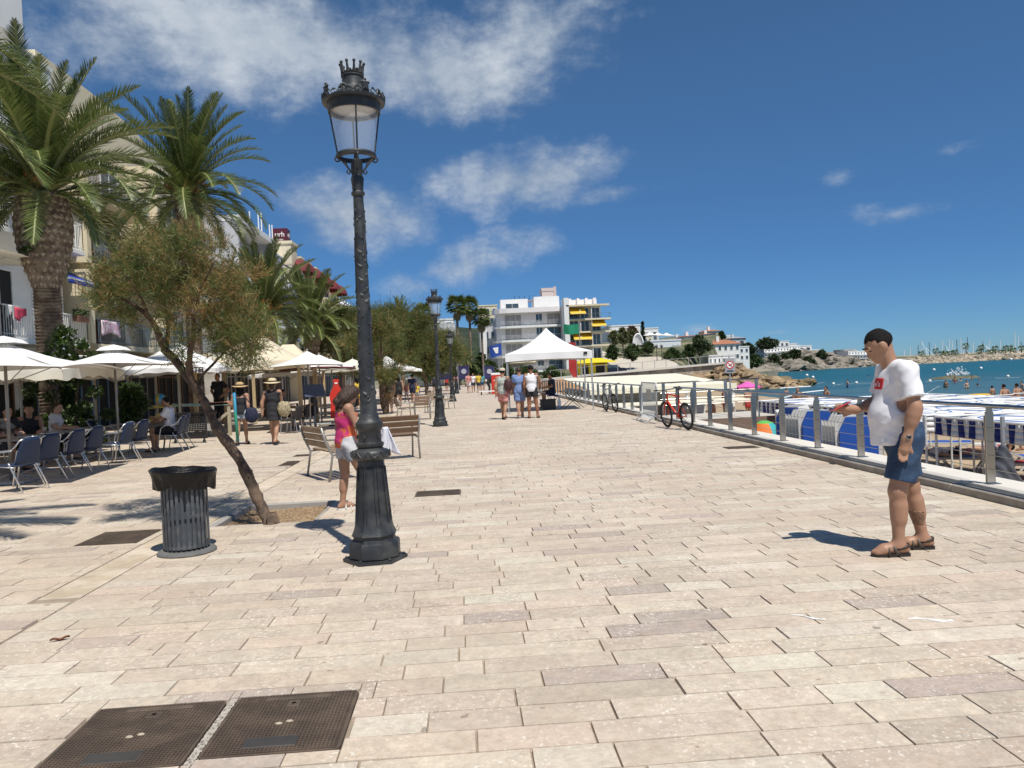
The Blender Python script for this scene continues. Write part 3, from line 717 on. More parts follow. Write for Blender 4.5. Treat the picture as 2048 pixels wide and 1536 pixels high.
for k in range(150):
    c, rd, n_, wt = cl[r.randrange(len(cl))]; e = Vector(c)+Vector((r.uniform(-1, 1)*rd[0], r.uniform(-1, 1)*rd[1], r.uniform(-.5, 1)*rd[2])); s_ = Vector(c)-Vector((r.uniform(-.1, .1), r.uniform(-.1, .1), rd[2]*1.1)); twg.tube([s_, s_.lerp(e, .5)+Vector((r.uniform(-.03, .03), 0, .02)), e], [.007, .005, .002], 4)
tag(twg.build('twigs', BARK, tt), kind='stuff')
tag(mk('crown', sprays(cl, 4, TAM, .19, 8, .0042, .5, .42), tt), kind='stuff')

def tamarisk(label, px, Y, H, W, seed, n=34, dens=260, wt=(5, 4, 1), sc=1.0, lean=(0, 0), z0=0.0):
    r = rng(seed); p = at(px, 760, Y); t_ = thing('tamarisk_tree', label, 'tree', (p.x, Y, z0), 0, 'tamarisk trees along the promenade'); m = MB(); cl = []
    for k in range(4):
        a = r.uniform(0, 2*PI); e = Vector((math.cos(a)*W*.45, math.sin(a)*W*.4, H*r.uniform(.55, .8)))
        limb(m, [(lean[0]*0, 0, -.05), (lean[0]*.5+r.uniform(-.1, .1), r.uniform(-.1, .1), H*.22), e*.6+Vector((0, 0, H*.1)), e], .11*sc, .02, seed+k, 7)
    m.build('trunk', BARK, t_, smooth=True)
    for k in range(n):
        a = r.uniform(0, 2*PI); q = r.random()**.6; z = H*(.36+.64*r.random()**.8); wz = W*math.sin(PI*min(.92, max(.12, (z/H-.22)/.86)))**.7
        R_ = W*.26*r.uniform(.7, 1.25)
        cl.append(((math.cos(a)*q*wz+lean[0], math.sin(a)*q*wz, min(z, H-R_*.4)), (R_, R_, R_*.8), dens, wt))
    tag(mk('crown', sprays(cl, seed, TAM, .38*sc, 6, .0105*sc, .5, .45), t_), kind='stuff'); return t_
tamarisk('broad green tamarisk tree directly behind the big lamp column', 715, 50, 6.0, 2.8, 31, 46, 300, (6, 4, 1), 1.25)
tamarisk('dense green tamarisk tree right of the big lamp column', 790, 56, 6.4, 3.2, 32, 50, 300, (6, 4, 1), 1.35)
tamarisk('low tamarisk tree right next to the second lamp', 852, 66, 5.4, 3.0, 33, 40, 260, (7, 3, 1), 1.5)
tamarisk('distant tamarisk tree behind the blue banners', 872, 82, 5.2, 3.0, 34, 34, 260, (5, 3, 2), 1.7)
tamarisk('bare stemmed tamarisk tree growing beside the man in brown shirt', 768, 34, 4.3, 1.3, 35, 18, 160, (5, 4, 2), 1.0, (-.3, 0))

# broad-leaved plants: leaf quads gathered in clumps
def leaves(clumps, seed, mats, ll=.09, lw=.04):
    g = np.random.default_rng(seed); VV = []; MI = []
    for c, rad, n, wt in clumps:
        u = g.normal(size=(n, 3)); u /= np.linalg.norm(u, axis=1)[:, None]; p = np.array(c)+u*(g.random(n)[:, None]**.4)*np.array(rad)
        d = u*.6+g.normal(size=(n, 3))*.6+np.array((0, 0, .1)); d /= np.linalg.norm(d, axis=1)[:, None]
        s = np.cross(d, g.normal(size=(n, 3))); s /= np.linalg.norm(s, axis=1)[:, None]+1e-6; l_ = ll*(.6+.8*g.random(n))[:, None]; w = lw*(.6+.8*g.random(n))[:, None]
        VV.append(np.stack([p, p+d*l_*.5+s*w*.5, p+d*l_, p+d*l_*.5-s*w*.5], axis=1)); MI.append(g.choice(len(wt), size=n, p=np.array(wt)/sum(wt)))
    V = np.concatenate(VV); M = np.concatenate(MI); n = len(V); me = bpy.data.meshes.new('foliage'); me.vertices.add(n*4); me.vertices.foreach_set('co', V.reshape(-1).astype(np.float32))
    me.loops.add(n*4); me.loops.foreach_set('vertex_index', np.arange(n*4, dtype=np.int32)); me.polygons.add(n); me.polygons.foreach_set('loop_start', np.arange(0, n*4, 4, dtype=np.int32)); me.polygons.foreach_set('loop_total', np.full(n, 4, np.int32))
    for m in mats: me.materials.append(m)
    me.polygons.foreach_set('material_index', M.astype(np.int32)); me.update(calc_edges=True); return me
LEAF = leafmat('leaf_green', (.035, .075, .012), (.10, .15, .03), .45, .25); LEAFD = leafmat('leaf_dark', (.028, .05, .016), (.07, .10, .034), .55, .2)
LEAFP = leafmat('pine_needle', (.030, .05, .02), (.075, .098, .042), .7, .15); FLOW = pm('white_blossom', (.8, .78, .74), .7, .05, 10); MAROON = leafmat('maroon_leaf', (.11, .04, .035), (.20, .09, .06), .6, .2)
def bush(name, label, cat, loc, W, D, H, seed, n=14, dens=160, mats=None, wt=(5, 2), ll=.1, lw=.05, trunk=0.0, group=None, tr=.05, shape=0):
    r = rng(seed); t_ = thing(name, label, cat, loc, 0, group); cl = []
    m = MB()
    for k in range(4 if trunk else 3):
        a = r.uniform(0, 2*PI); limb(m, [(0, 0, -.1), (r.uniform(-.05, .05)*W, 0, trunk*.6+.05), (math.cos(a)*W*.3, math.sin(a)*D*.3, trunk+(H-trunk)*.55)], tr, tr*.25, seed+k, 6)
    m.build('trunk' if trunk else 'stem', BARK, t_, smooth=True)
    for k in range(n):
        a = r.uniform(0, 2*PI); q = r.random()**.55; s = r.random()
        pz = {0: (.95-.5*s), 1: (1-s)**.8, 2: math.sin(PI*min(1, .25+s*.75))}[shape]
        z = trunk+(H-trunk)*(.12+.8*s); R_ = min(W, D)*.3*r.uniform(.7, 1.2)*(1 if shape != 1 else .35+.65*(1-s))
        cl.append(((math.cos(a)*q*W*.75*pz, math.sin(a)*q*D*.75*pz, z), (R_, R_, R_*.75), dens, wt))
    tag(mk('crown' if trunk else 'foliage', leaves(cl, seed, mats or [LEAF, LEAFD], ll, lw), t_), kind='stuff'); return t_
x, y = pb(95, 17.6); bush('climbing_plant', 'leafy climber with white blossom round the foot of the largest palm', 'plant', (at(140, 760, 20.2).x, 20.0, 0), 1.6, .5, 3.5, 41, 44, 150, [LEAF, LEAFD, FLOW], (6, 3, .25), .10, .055, shape=2)
bush('ivy_hedge', 'dark ivy mass behind the seated cafe guests', 'hedge', (at(130, 760, 21.5).x, 21.0, 0), 1.7, .5, 2.4, 42, 50, 220, [LEAFD, LEAF], (5, 3), .11, .07)
bush('ivy_patch', 'small green ivy patch clinging to the pineapple palm trunk', 'plant', (at(78, 760, 20.2).x, 20.22, 5.1), .4, .12, .95, 43, 8, 120, [LEAF, LEAFD], (5, 3), .08, .05)
bush('potted_shrub', 'leafy shrub in the planter beside the second parasol pole', 'plant', (at(265, 760, 20).x, 19.9, .75), .5, .4, 1.0, 44, 12, 130, [LEAFD, LEAF], (3, 3), .2, .05)

# ================================================================== STREET FURNITURE
CAST = pm('cast_iron_paint', (.021, .024, .028), .48, .25, 10, bump=.25, bscale=70, col2=(.05, .052, .05))
GLAZ = glassmat('lantern_glass', (.80, .86, .92), .06, .22)
REFL = pm('lantern_reflector', (.55, .53, .48), .6, .1, 8)
def lamp_post(label, x, y, rz=0.0):
    t_ = thing('street_lamp', label, 'street lamp', (x, y, 0), rz, 'cast iron lamps along the promenade')
    hexp = [(.275*math.cos(k*PI/3+.1), .275*math.sin(k*PI/3+.1)) for k in range(6)]
    b = MB().prism(hexp, .028)
    b.lathe([(.215, .028), (.225, .04), (.225, .15), (.215, .168), (.19, .175), (.182, .20), (.186, .215), (.20, .225)], 8, a0=PI/8)
    b.lathe([(.20, .225), (.178, .27), (.158, .34), (.145, .43), (.132, .60), (.122, .78), (.116, .86)], 8, a0=PI/8)
    for k in range(8):                               # raised panels on the eight sides
        a = k*PI/4; M = Matrix.Rotation(a, 4, 'Z')
        for (z0, z1, w) in ((.30, .80, .038),):
            ra = .160*math.cos(PI/8)+.004; rb = .121*math.cos(PI/8)+.004
            for (p, q) in (((ra, -w*1.15, z0), (rb, -w*.8, z1)), ((ra, w*1.15, z0), (rb, w*.8, z1)), ((ra, -w*1.15, z0), (ra, w*1.15, z0)), ((rb, -w*.8, z1), (rb, w*.8, z1))): b.bar(M @ Vector(p), M @ Vector(q), .005, 4)
    for a in (0.1, 1.15, 2.2, 3.24, 4.29, 5.34): b.ball((.243*math.cos(a), .243*math.sin(a), .034), (.016, .016, .014), 6, 4)
    b.build('pedestal', CAST, t_, smooth=30)
    c = MB().lathe([(.116, .86), (.15, .868), (.163, .885), (.165, .925), (.15, .945), (.12, .955), (.105, .965), (.118, .985), (.118, 1.005), (.10, 1.015), (.098, 1.11), (.108, 1.125), (.118, 1.14), (.118, 1.18), (.10, 1.195), (.092, 1.21), (.083, 1.24)], 20)
    for k in range(10):                              # lobed ornament of the ring
        a = 2*PI*k/10; pts = [(.166*math.cos(a+s*.28), .166*math.sin(a+s*.28), .94-.05*(1-abs(s))**.6) for s in (-1, -.7, -.35, 0, .35, .7, 1)]; c.tube(pts, .006, 4)
        c.ball((.1*math.cos(a), .1*math.sin(a), 1.06), (.016, .016, .02), 6, 4) if k % 2 else None
    c.build('collar', CAST, t_, smooth=40)
    s = MB(); zs = [1.24+k*(3.12-1.24)/12 for k in range(13)]
    s.lathe([(.083, 1.24), (.072, 1.27)]+[(.070-.027*(z-1.24)/1.88, z) for z in zs[1:]]+[(.056, 3.13), (.058, 3.15), (.046, 3.165), (.05, 3.22), (.056, 3.27), (.044, 3.30), (.05, 3.33), (.05, 3.42), (.03, 3.44)], 16)
    s.build('column', CAST, t_, smooth=40)
    v = MB(); r = rng(8)                             # garlands winding up the column
    for ph, tw in ((.4, 2.3), (2.5, 2.3), (4.6, 2.3)):
        pts = []; 
        for k in range(60):
            z = 1.28+k*(3.06-1.28)/59; a = ph+tw*(z-1.28)+.35*math.sin(z*9); rr = .0705-.027*(z-1.24)/1.88; pts.append(Vector((rr*math.cos(a), rr*math.sin(a), z)))
        v.tube(pts, .0055, 5)
        for k in range(2, 58, 2):
            z = 1.28+k*(3.06-1.28)/59; a = ph+tw*(z-1.28)+.35*math.sin(z*9); sg = 1 if (k//2) % 2 else -1; L = r.uniform(.05, .085); rr = .0705-.027*(z-1.24)/1.88
            S = lambda w_, l_, o_: ((rr+o_)*math.cos(a+(sg*l_*.7+w_)/rr), (rr+o_)*math.sin(a+(sg*l_*.7+w_)/rr), z+l_*.75-w_*sg*.6)
            v.add([S(0, 0, .001), S(L*.22, L*.45, .002), S(0, L, .001), S(-L*.22, L*.45, .002), S(0, L*.5, .010)], [(0, 1, 4), (1, 2, 4), (2, 3, 4), (3, 0, 4)])
            if k % 10 == 4: v.ball((rr*math.cos(a), rr*math.sin(a), z), .013, 6, 4)
    v.build('vine_relief', CAST, t_)
    ln = MB()                                        # lantern frame
    zb, zt = 3.475, 3.86
    for k in range(8): a = k*PI/4+.2; ln.bar((.155*math.cos(a), .155*math.sin(a), zb), (.212*math.cos(a), .212*math.sin(a), zt), .0075 if k % 2 == 0 else .004, 5) if k % 2 == 0 else None
    ln.lathe([(.145, 3.44), (.168, 3.45), (.172, 3.47), (.16, 3.485), (.145, 3.48), (.14, 3.455), (.145, 3.44)], 24, capb=False, capt=False)
    ln.lathe([(.20, 3.83), (.222, 3.83), (.228, 3.90), (.205, 3.90), (.20, 3.83)], 24, capb=False, capt=False)
    ln.build('lantern_frame', CAST, t_, smooth=40)
    MB().lathe([(.153, 3.48), (.207, 3.85)], 24, capb=False, capt=False).build('lantern_glass', GLAZ, t_, smooth=True)
    MB().lathe([(.20, 3.885), (.19, 3.86), (.13, 3.865), (.0, 3.87)], 24, capb=False, capt=False).build('reflector', REFL, t_, smooth=True)
    MB().lathe([(.02, 3.40), (.02, 3.5), (.014, 3.5)], 8).build('lamp_stem', CAST, t_)
    h = MB().lathe([(.225, 3.90), (.262, 3.905), (.268, 3.925), (.24, 3.935), (.19, 3.955), (.165, 3.985), (.12, 4.02), (.092, 4.05), (.09, 4.055), (.09, 4.13), (.098, 4.135), (.098, 4.145), (.08, 4.15)], 24)
    h.build('hood', CAST, t_, smooth=40)
    cr = MB()                                        # crest of scrolls and shields round the hood
    for k in range(24):
        a = 2*PI*k/24; cx, cy = .262*math.cos(a), .262*math.sin(a); tx, ty = -math.sin(a), math.cos(a); hgt = .035+.012*(k % 2)
        pts = [(cx+tx*.032*math.cos(t_q)*(1-t_q*.09), cy+ty*.032*math.cos(t_q)*(1-t_q*.09), 3.925+hgt*.5+.02*math.sin(t_q)) for t_q in [q*.75 for q in range(9)]]; cr.tube(pts, .006, 4)
        cr.ball((cx, cy, 3.925+hgt), .010, 5, 4)
    for k in range(4):
        a = k*PI/2+.55; cx, cy = .245*math.cos(a), .245*math.sin(a); M = Matrix.Translation((cx, cy, 3.93)) @ Matrix.Rotation(a+PI/2, 4, 'Z')
        cr.join(MB().cb(-.026, .026, -.012, .012, 0, .075, ch=.004).xf(M))
        for q in range(3): cr.ball(M @ Vector(((q-1)*.027, 0, .085)), .014, 6, 4)
        cr.ball(M @ Vector((0, 0, .108)), .012, 6, 4)
        a2 = a+PI/4; c2 = Vector((.225*math.cos(a2), .225*math.sin(a2), 3.95))
        for q in range(5): an = (q-2)*.6; cr.ball(c2+Vector((-math.sin(a2)*math.sin(an)*.03, math.cos(a2)*math.sin(an)*.03, .02+.03*math.cos(an))), (.013, .013, .016), 6, 4)
    cr.build('crest', CAST, t_)
    cn = MB().lathe([(.078, 4.15), (.088, 4.17), (.075, 4.17)], 20)
    for k in range(10):
        a = 2*PI*k/10; cn.tube([(.08*math.cos(a), .08*math.sin(a), 4.16), (.088*math.cos(a), .088*math.sin(a), 4.19), (.098*math.cos(a), .098*math.sin(a), 4.235)], [.02, .012, .009], 6); cn.ball((.1*math.cos(a), .1*math.sin(a), 4.245), .014, 8, 5)
    cn.build('crown_finial', CAST, t_, smooth=40)
    for k in range(4):
        a = k*PI/2+.2; u = Vector((math.cos(a), math.sin(a), 0)); P = lambda rr, z: u*rr+Vector((0, 0, z))
        bk = MB().tube([P(.05, 3.33), P(.07, 3.36), P(.10, 3.40), P(.13, 3.43), P(.158, 3.445)], .009, 6)
        bk.tube([P(.05, 3.33), P(.07, 3.31), P(.085, 3.325), P(.078, 3.34)], .007, 5); bk.tube([P(.158+.022*math.cos(t), 3.435+.022*math.sin(t)) for t in [q*.7 for q in range(10)]], .007, 5)
        bk.tube([P(.08, 3.38), P(.09, 3.42), P(.12, 3.425)], .005, 4); bk.build('bracket', CAST, t_)
    return t_
lp = lamp_post('tall black cast iron lamp with crown top, nearest and largest', -.85, 6.68)
proto(lp)
for y_, lab in ((24.0, 'second black cast iron lamp along the promenade, beyond the benches'), (46.5, 'third black cast iron lamp, in front of the blue banners'), (66, 'fourth black cast iron lamp, small in the distance'), (84, 'farthest black cast iron lamp before the palms')):
    copy_tree(lp, None, (-.87, y_, 0), .3, lab)

# litter bin with its black bag
bx = Vector((-2.7, 7.42, 0)); BIN = pm('bin_paint', (.060, .068, .078), .5, .3, 14, bump=.3, bscale=60, col2=(.10, .105, .11), thr=(.5, .6))
bn_ = thing('litter_bin', 'round slatted metal litter bin lined with a black bag', 'litter bin', bx)
def sy(t_): return t_
MB().lathe([(.26, 0), (.265, .012), (.255, .03), (.21, .04)], 32).build('base_plate', pm('bin_concrete_foot', (.13, .13, .125), .8, .3, 20), bn_, smooth=40)
for k in range(28):
    a = 2*PI*k/28; ca, sa = math.cos(a), math.sin(a)
    MB().beam((.202*ca, .202*sa, .06), (.202*ca, .202*sa, .72), .026, .005, upv=(ca, sa, 0)).build('slat', BIN, bn_)
for z in (.075, .36, .66):
    MB().lathe([(.191, z-.013), (.198, z-.013), (.198, z+.013), (.191, z+.013), (.191, z-.013)], 32, capb=False, capt=False).build('hoop', BIN, bn_)
MB().lathe([(.172, .08), (.176, .62)], 28, capt=False).build('inner_liner', pm('bin_liner', (.075, .088, .105), .55, .25, 6), bn_, smooth=40)
bag = MB(); nA = 72; r = rng(5)
def bagp(u, v):
    a = 2*PI*u; k = mnoise.noise((math.cos(a)*2.2, math.sin(a)*2.2, v*2)); w = .02*math.sin(a*9+v*6)+.014*math.sin(a*17+3)
    if v < .35: rr = .15+.13*(v/.35); z = .66+.12*(v/.35)
    elif v < .5: rr = .28+.02*(v-.35)/.15; z = .78+.012*math.sin((v-.35)/.15*PI)
    else: s = (v-.5)/.5; rr = .30-.055*s+w*s; z = .78-.17*s*(1+.3*k)
    return (rr*math.cos(a), rr*math.sin(a), z+.012*k+ .02*math.cos(a+2.6))
bag.grid(bagp, nA, 16)
bgm = pm('black_bag', (.005, .005, .006), .3, .3, 10, bump=.6, bscale=22, spec=.3)
bag.build('bin_bag', bgm, bn_, smooth=True)

# benches: metal frame, wooden slats
WOOD = pm('weathered_teak', (.235, .155, .09), .75, .3, 18, bump=.4, bscale=60, col2=(.31, .24, .17)); WOOD2 = pm('oiled_teak', (.15, .085, .045), .6, .25, 16, bump=.3)
BFR = pm('bench_frame', (.34, .33, .31), .45, .15, 10, metal=.5)
def bench(label, x, y, rz, w=.62, wood=WOOD):
    t_ = thing('promenade_seat', label, 'bench', (x, y, 0), rz, 'wooden seats set out on the promenade')
    for s in (-1, 1):
        X = s*(w/2-.03)
        MB().tube([(X, .30, 0), (X, .26, .40), (X, .25, .43)], .019, 8).tube([(X, -.27, 0), (X, -.20, .40), (X, -.30, .62), (X, -.36, .84)], .019, 8).tube([(X, -.20, .405), (X, .27, .43)], .017, 8).build('leg_frame', BFR, t_, smooth=True)
        MB().tube([(X, .26, .42), (X, .27, .60), (X, .22, .64), (X, -.28, .645)], .016, 8).build('armrest', BFR, t_, smooth=True)
    for k in range(4): MB().cb(-w/2+.05, w/2-.05, -.17+k*.11, -.17+k*.11+.098, .432+.004*k, .460+.004*k, ch=.006).build('seat_slat', wood, t_)
    for k in range(3):
        z = .52+k*.115; yy = -.245-(z-.5)*.33
        MB().box((0, yy, z+.04), (w-.06, .026, .102), 0, Matrix.Rotation(.32, 4, 'X'), .006).build('back_slat', wood, t_)
    return t_
bench('weathered wooden seat left of the big lamp, facing the sea, behind the girl', -2.2, 12.6, R(-62), 1.2)
bench('reddish wooden seat right behind the big lamp', -1.55, 14.9, R(18), 1.15, WOOD2)
bench('small wooden seat left of the second lamp with grey backrest', -2.3, 28.6, R(-70), .62)
bench('brown wooden seat seen from behind, next to the second lamp', -1.65, 28.3, R(180), .62, WOOD2)
bench('wooden seat farther back between the two small seats', -1.5, 33.5, R(170), .62)
bench('wooden seat beyond the second lamp facing right', -1.0, 36.5, R(-60), .62)
bench('farthest wooden seat beside the third lamp', -1.6, 40.5, R(-70), .62, WOOD2)

# parasols
CAN_W = pm('white_canvas', (.78, .765, .74), .8, .05, 2); CAN_C = pm('cream_canvas', (.66, .57, .42), .85, .07, 2); CAN_E = pm('ecru_canvas', (.72, .68, .57), .85, .06, 2); CAN_R = pm('burgundy_canvas', (.11, .02, .02), .85, .1, 2)
PTUBE = pm('parasol_pole', (.34, .32, .29), .45, .1, 8, metal=.4); TIMB = pm('pale_timber_post', (.48, .36, .20), .7, .2, 10)
def parasol(label, x, y, half, ze, za, mat, rz=0.0, val=0.0, pole=PTUBE, text=None, vent=False, valm=None, sides=4, pr=.028, z0=0.0):
    t_ = thing('parasol', label, 'parasol', (x, y, z0), rz, 'parasols over the cafe terraces')
    MB().lathe([(pr, .02), (pr, za-.02)], 10).build('pole', pole, t_, smooth=True)
    MB().cb(-.35, .35, -.35, .35, 0, .05, ch=.01).build('base_slab', GALV, t_)
    n = sides; cor = [(half*math.cos(2*PI*(k+.5)/n)*1.414, half*math.sin(2*PI*(k+.5)/n)*1.414) for k in range(n)]
    for k in range(n):                               # sagging panels between the ribs
        a, b_ = Vector((*cor[k], ze)), Vector((*cor[(k+1) % n], ze)); ap = Vector((0, 0, za))
        def fn(u, v, a=a, b_=b_):
            e = a.lerp(b_, u); p = ap.lerp(e, v); p.z -= .10*half*math.sin(PI*v)*.55*(1-.3*math.sin(PI*u))-.0; p.z += .05*half*math.sin(PI*u)*v*v*1.0
            return p
        pn = MB().grid(fn, 8, 6).build('canopy_panel', mat, t_, smooth=True)
        mo = pn.modifiers.new('thickness', 'SOLIDIFY'); mo.thickness = .004
        if val:
            vm = MB().grid(lambda u, v, a=a, b_=b_: Vector(fn(u, 1.0)) + Vector((0, 0, -val*v*(1+.12*math.sin(u*PI*10))))+Vector((a.x+b_.x, a.y+b_.y, 0)).normalized()*.02*math.sin(u*23)*v, 24, 3).build('valance', valm or mat, t_, smooth=True)
        MB().bar(ap-Vector((0, 0, .12)), a-Vector((0, 0, .03)), .011, 5).build('rib', PTUBE, t_)
        MB().bar((0, 0, za-.75), ap.lerp(a, .5)-Vector((0, 0, .10*half*.6)), .009, 5).build('strut', PTUBE, t_)
    if vent: MB().lathe([(half*.27, za-.02), (half*.2, za+.05), (0, za+.12)], 4, a0=PI/4, capb=False, capt=False).build('vent_cap', mat, t_)
    MB().ball((0, 0, za+.03), .035, 8, 5).build('finial', pole, t_, smooth=True)
    if text:
        txt, sz, side, off = text; cu = bpy.data.curves.new('lettering', 'FONT'); cu.body = txt; cu.size = sz; cu.extrude = .002; cu.align_x = 'CENTER'; cu.shear = .15; cu.offset = .008
        me = text_mesh(cu); me.materials.append(BLACK); mk('lettering', me, t_, off, side)
    return t_
TMPS = []
def text_mesh(cu):
    """lettering turned into a mesh, in a scene of its own so that the main one is not evaluated"""
    if not TMPS: TMPS.append(bpy.data.scenes.new('lettering_workshop'))
    s = TMPS[0]; ob = bpy.data.objects.new('tmp_text', cu); s.collection.objects.link(ob); vl = s.view_layers[0]; vl.update()
    me = bpy.data.meshes.new_from_object(ob.evaluated_get(vl.depsgraph)); bpy.data.objects.remove(ob); return me
def lettering(txt, size, mat, parent, loc, rot, extrude=.003, offset=0.0, name='lettering', align='CENTER'):
    cu = bpy.data.curves.new('lettering', 'FONT'); cu.body = txt; cu.size = size; cu.extrude = extrude; cu.align_x = align; cu.align_y = 'CENTER'; cu.offset = offset
    me = text_mesh(cu); me.materials.clear(); me.materials.append(mat); return mk(name, me, parent, loc, rot)
def pxy(px, Y): return at(px, 760, Y).x, Y
parasol('nearest white parasol, cut by the left edge', *pxy(12, 14.2), 1.5, 1.98, 2.5, CAN_W, .1, 0.0, vent=True)
parasol('cream parasol with long valance behind the nearest white one', *pxy(40, 17.5), 1.6, 2.03, 2.55, CAN_E, .05, .22)
parasol('white parasol with vent cap over the seated guests, second from left', *pxy(231, 18.2), 1.5, 2.08, 2.5, CAN_W, .1, 0.0, vent=True)
parasol('white parasol with black beer lettering behind the leaning tree', *pxy(356, 24.5), 1.5, 2.08, 3.0, CAN_W, .08, .13, text=('AMSTEL', .2, (R(90), 0, 0), (.84, -1.545, 2.0)), pr=.035)
parasol('white parasol just right of the lettered one', *pxy(436, 29), 1.3, 2.25, 2.75, CAN_W, .1, .1)
parasol('white parasol on grey pole in front of the menu board', *pxy(617, 25.0), 1.1, 2.05, 2.55, CAN_W, .15, 0)
parasol('burgundy lined white parasol behind the menu board', *pxy(640, 28.5), 1.25, 2.02, 2.55, CAN_W, .1, .05, valm=CAN_R)
parasol('cream parasol beyond the red bottle sign', *pxy(664, 33), 1.5, 2.05, 2.5, CAN_E, .1, .1)
parasol('cream parasol partly behind the big lamp column', *pxy(707, 38), 1.7, 2.0, 2.6, CAN_E, .1, .1)
parasol('low white parasol deep in the terrace behind the beige pavilion', *pxy(575, 36), 1.5, 1.95, 2.4, CAN_W, .1, .15)
parasol('white parasol right of the big lamp, left one of three', *pxy(775, 48), 1.7, 2.1, 2.95, CAN_W, .1, .1)
parasol('white parasol right of the big lamp, middle one of three', *pxy(795, 55), 1.7, 2.05, 2.8, CAN_W, .1, .1)
parasol('white parasol right of the big lamp, farthest of three', *pxy(803, 66), 1.7, 2.1, 2.95, CAN_W, .1, .1)
parasol('cream parasol corner high at the left edge by the balcony', *pxy(-78, 20), 1.6, 5.0, 5.5, CAN_E, .1, 0, z0=0)
# beige pavilion on timber posts
def pavilion(label, x, y, hx, hy, ze, za, rz, post_h=None):
    t_ = thing('pavilion_tent', label, 'tent', (x, y, 0), rz); 
    c = [(-hx, -hy), (hx, -hy), (hx, hy), (-hx, hy)]
    for k in range(4):
        a, b_ = Vector((*c[k], ze)), Vector((*c[(k+1) % 4], ze)); rd = .55; A_ = Vector((c[k][0]*.18, c[k][1]*.05, za)); B_ = Vector((c[(k+1) % 4][0]*.18, c[(k+1) % 4][1]*.05, za))
        fn = lambda u, v, a=a, b_=b_, A_=A_, B_=B_: A_.lerp(B_, u).lerp(a.lerp(b_, u), v)+Vector((0, 0, -.12*math.sin(PI*v)))
        MB().grid(fn, 8, 8).build('roof_panel', CAN_C, t_, smooth=True)
        MB().grid(lambda u, v, a=a, b_=b_: a.lerp(b_, u)+Vector((0, 0, -.28*v-.02*math.sin(u*PI*6)*v)), 18, 2).build('valance', CAN_C, t_, smooth=True)
        p = Vector((c[k][0]*.94, c[k][1]*.94, 0)); MB().cb(p.x-.06, p.x+.06, p.y-.06, p.y+.06, 0, ze, ch=.008).build('post', TIMB, t_)
    return t_
pavilion('large beige pavilion tent on timber posts in the middle of the terraces', at(508, 760, 26.5).x, 27.2, 1.75, 1.9, 2.3, 3.15, .05)
pavilion('smaller beige pavilion tent behind the large one', at(575, 760, 33).x, 33.5, 1.3, 1.5, 2.35, 3.2, .05)

# white pop-up canopy
t_ = thing('pop_up_canopy', 'white pop-up canopy with pointed roof standing on the promenade', 'canopy', (3.33, 31.2, 0), R(-4)); hx = 1.68; ze, zv, za = 1.98, 2.28, 3.32
cs = [(-hx, -hx), (hx, -hx), (hx, hx), (-hx, hx)]; CANV = pm('canopy_fabric', (.80, .80, .79), .7, .04, 2); CANV2 = CANV
for k in range(4):
    a, b_ = Vector((*cs[k], zv)), Vector((*cs[(k+1) % 4], zv)); ap = Vector((0, 0, za)); nrm = Vector((a.x+b_.x, a.y+b_.y, 0)).normalized()
    MB().grid(lambda u, v, a=a, b_=b_: ap.lerp(a.lerp(b_, u), v)+Vector((0, 0, -.22*math.sin(PI*v**.8)*(1-.35*math.sin(PI*u)))), 10, 10).build('roof_panel', CANV, t_, smooth=True)
    MB().grid(lambda u, v, a=a, b_=b_: a.lerp(b_, u)+Vector((0, 0, -.30*v+.045*math.sin(PI*u)*v))+nrm*(.015*math.sin(u*19)*v), 20, 3).build('valance', CANV, t_, smooth=True)
    px_, py_ = cs[k][0]*.97, cs[k][1]*.97
    MB().cb(px_-.02, px_+.02, py_-.02, py_+.02, .01, 2.25).cb(px_-.027, px_+.027, py_-.027, py_+.027, .9, 1.98).build('leg', GALV, t_); MB().cb(px_-.06, px_+.06, py_-.06, py_+.06, 0, .012).build('foot_plate', GALV, t_)
    for u in range(4):
        q0, q1 = a.lerp(b_, u/4), a.lerp(b_, (u+1)/4); q0 = q0*.96; q1 = q1*.96
        MB().bar((q0.x, q0.y, 1.98), (q1.x, q1.y, 2.2), .011, 4).bar((q0.x, q0.y, 2.2), (q1.x, q1.y, 1.98), .011, 4).build('truss', GALV, t_)
MB().cb(hx-.34, hx-.2, -hx-.022, -hx-.012, 2.14, 2.24).build('maker_patch', BLACK, t_)

# ================================================================== BUILDINGS
CREAM = pm('cream_render', (.72, .63, .44), .8, .07, .8, bump=.2, bscale=20); BEIGE = pm('beige_render', (.62, .52, .38), .85, .10, .7, bump=.2, bscale=20); CONC = pm('stained_concrete', (.40, .37, .32), .9, .25, 1.2, bump=.5, bscale=10, col2=(.52, .49, .44), thr=(.45, .6)); GREYW = pm('pale_grey_render', (.56, .57, .58), .8, .07, .8); PINKW = pm('pink_white_render', (.82, .77, .745), .8, .06, .8)
BLUEP = pm('blue_joinery', (.12, .22, .34), .5, .12, 6); NAVYC = pm('blue_awning', (.02, .05, .32), .8, .08, 3); YELC = pm('yellow_awning', (.72, .46, .03), .8, .07, 3); BURG = pm('burgundy_awning', (.16, .025, .03), .8, .1, 3); BRICK = pm('brick_red', (.34, .13, .07), .85, .2, 6); TILE = pm('roof_tile_red', (.36, .15, .085), .85, .2, 4, bump=.6, bscale=8); SHUT = pm('grey_shutter', (.36, .34, .33), .7, .08, 4); WOODD = pm('brown_door', (.17, .085, .04), .6, .2, 8)
RAILB = pm('blue_grey_rail', (.16, .22, .28), .5, .1, 8, metal=.3)
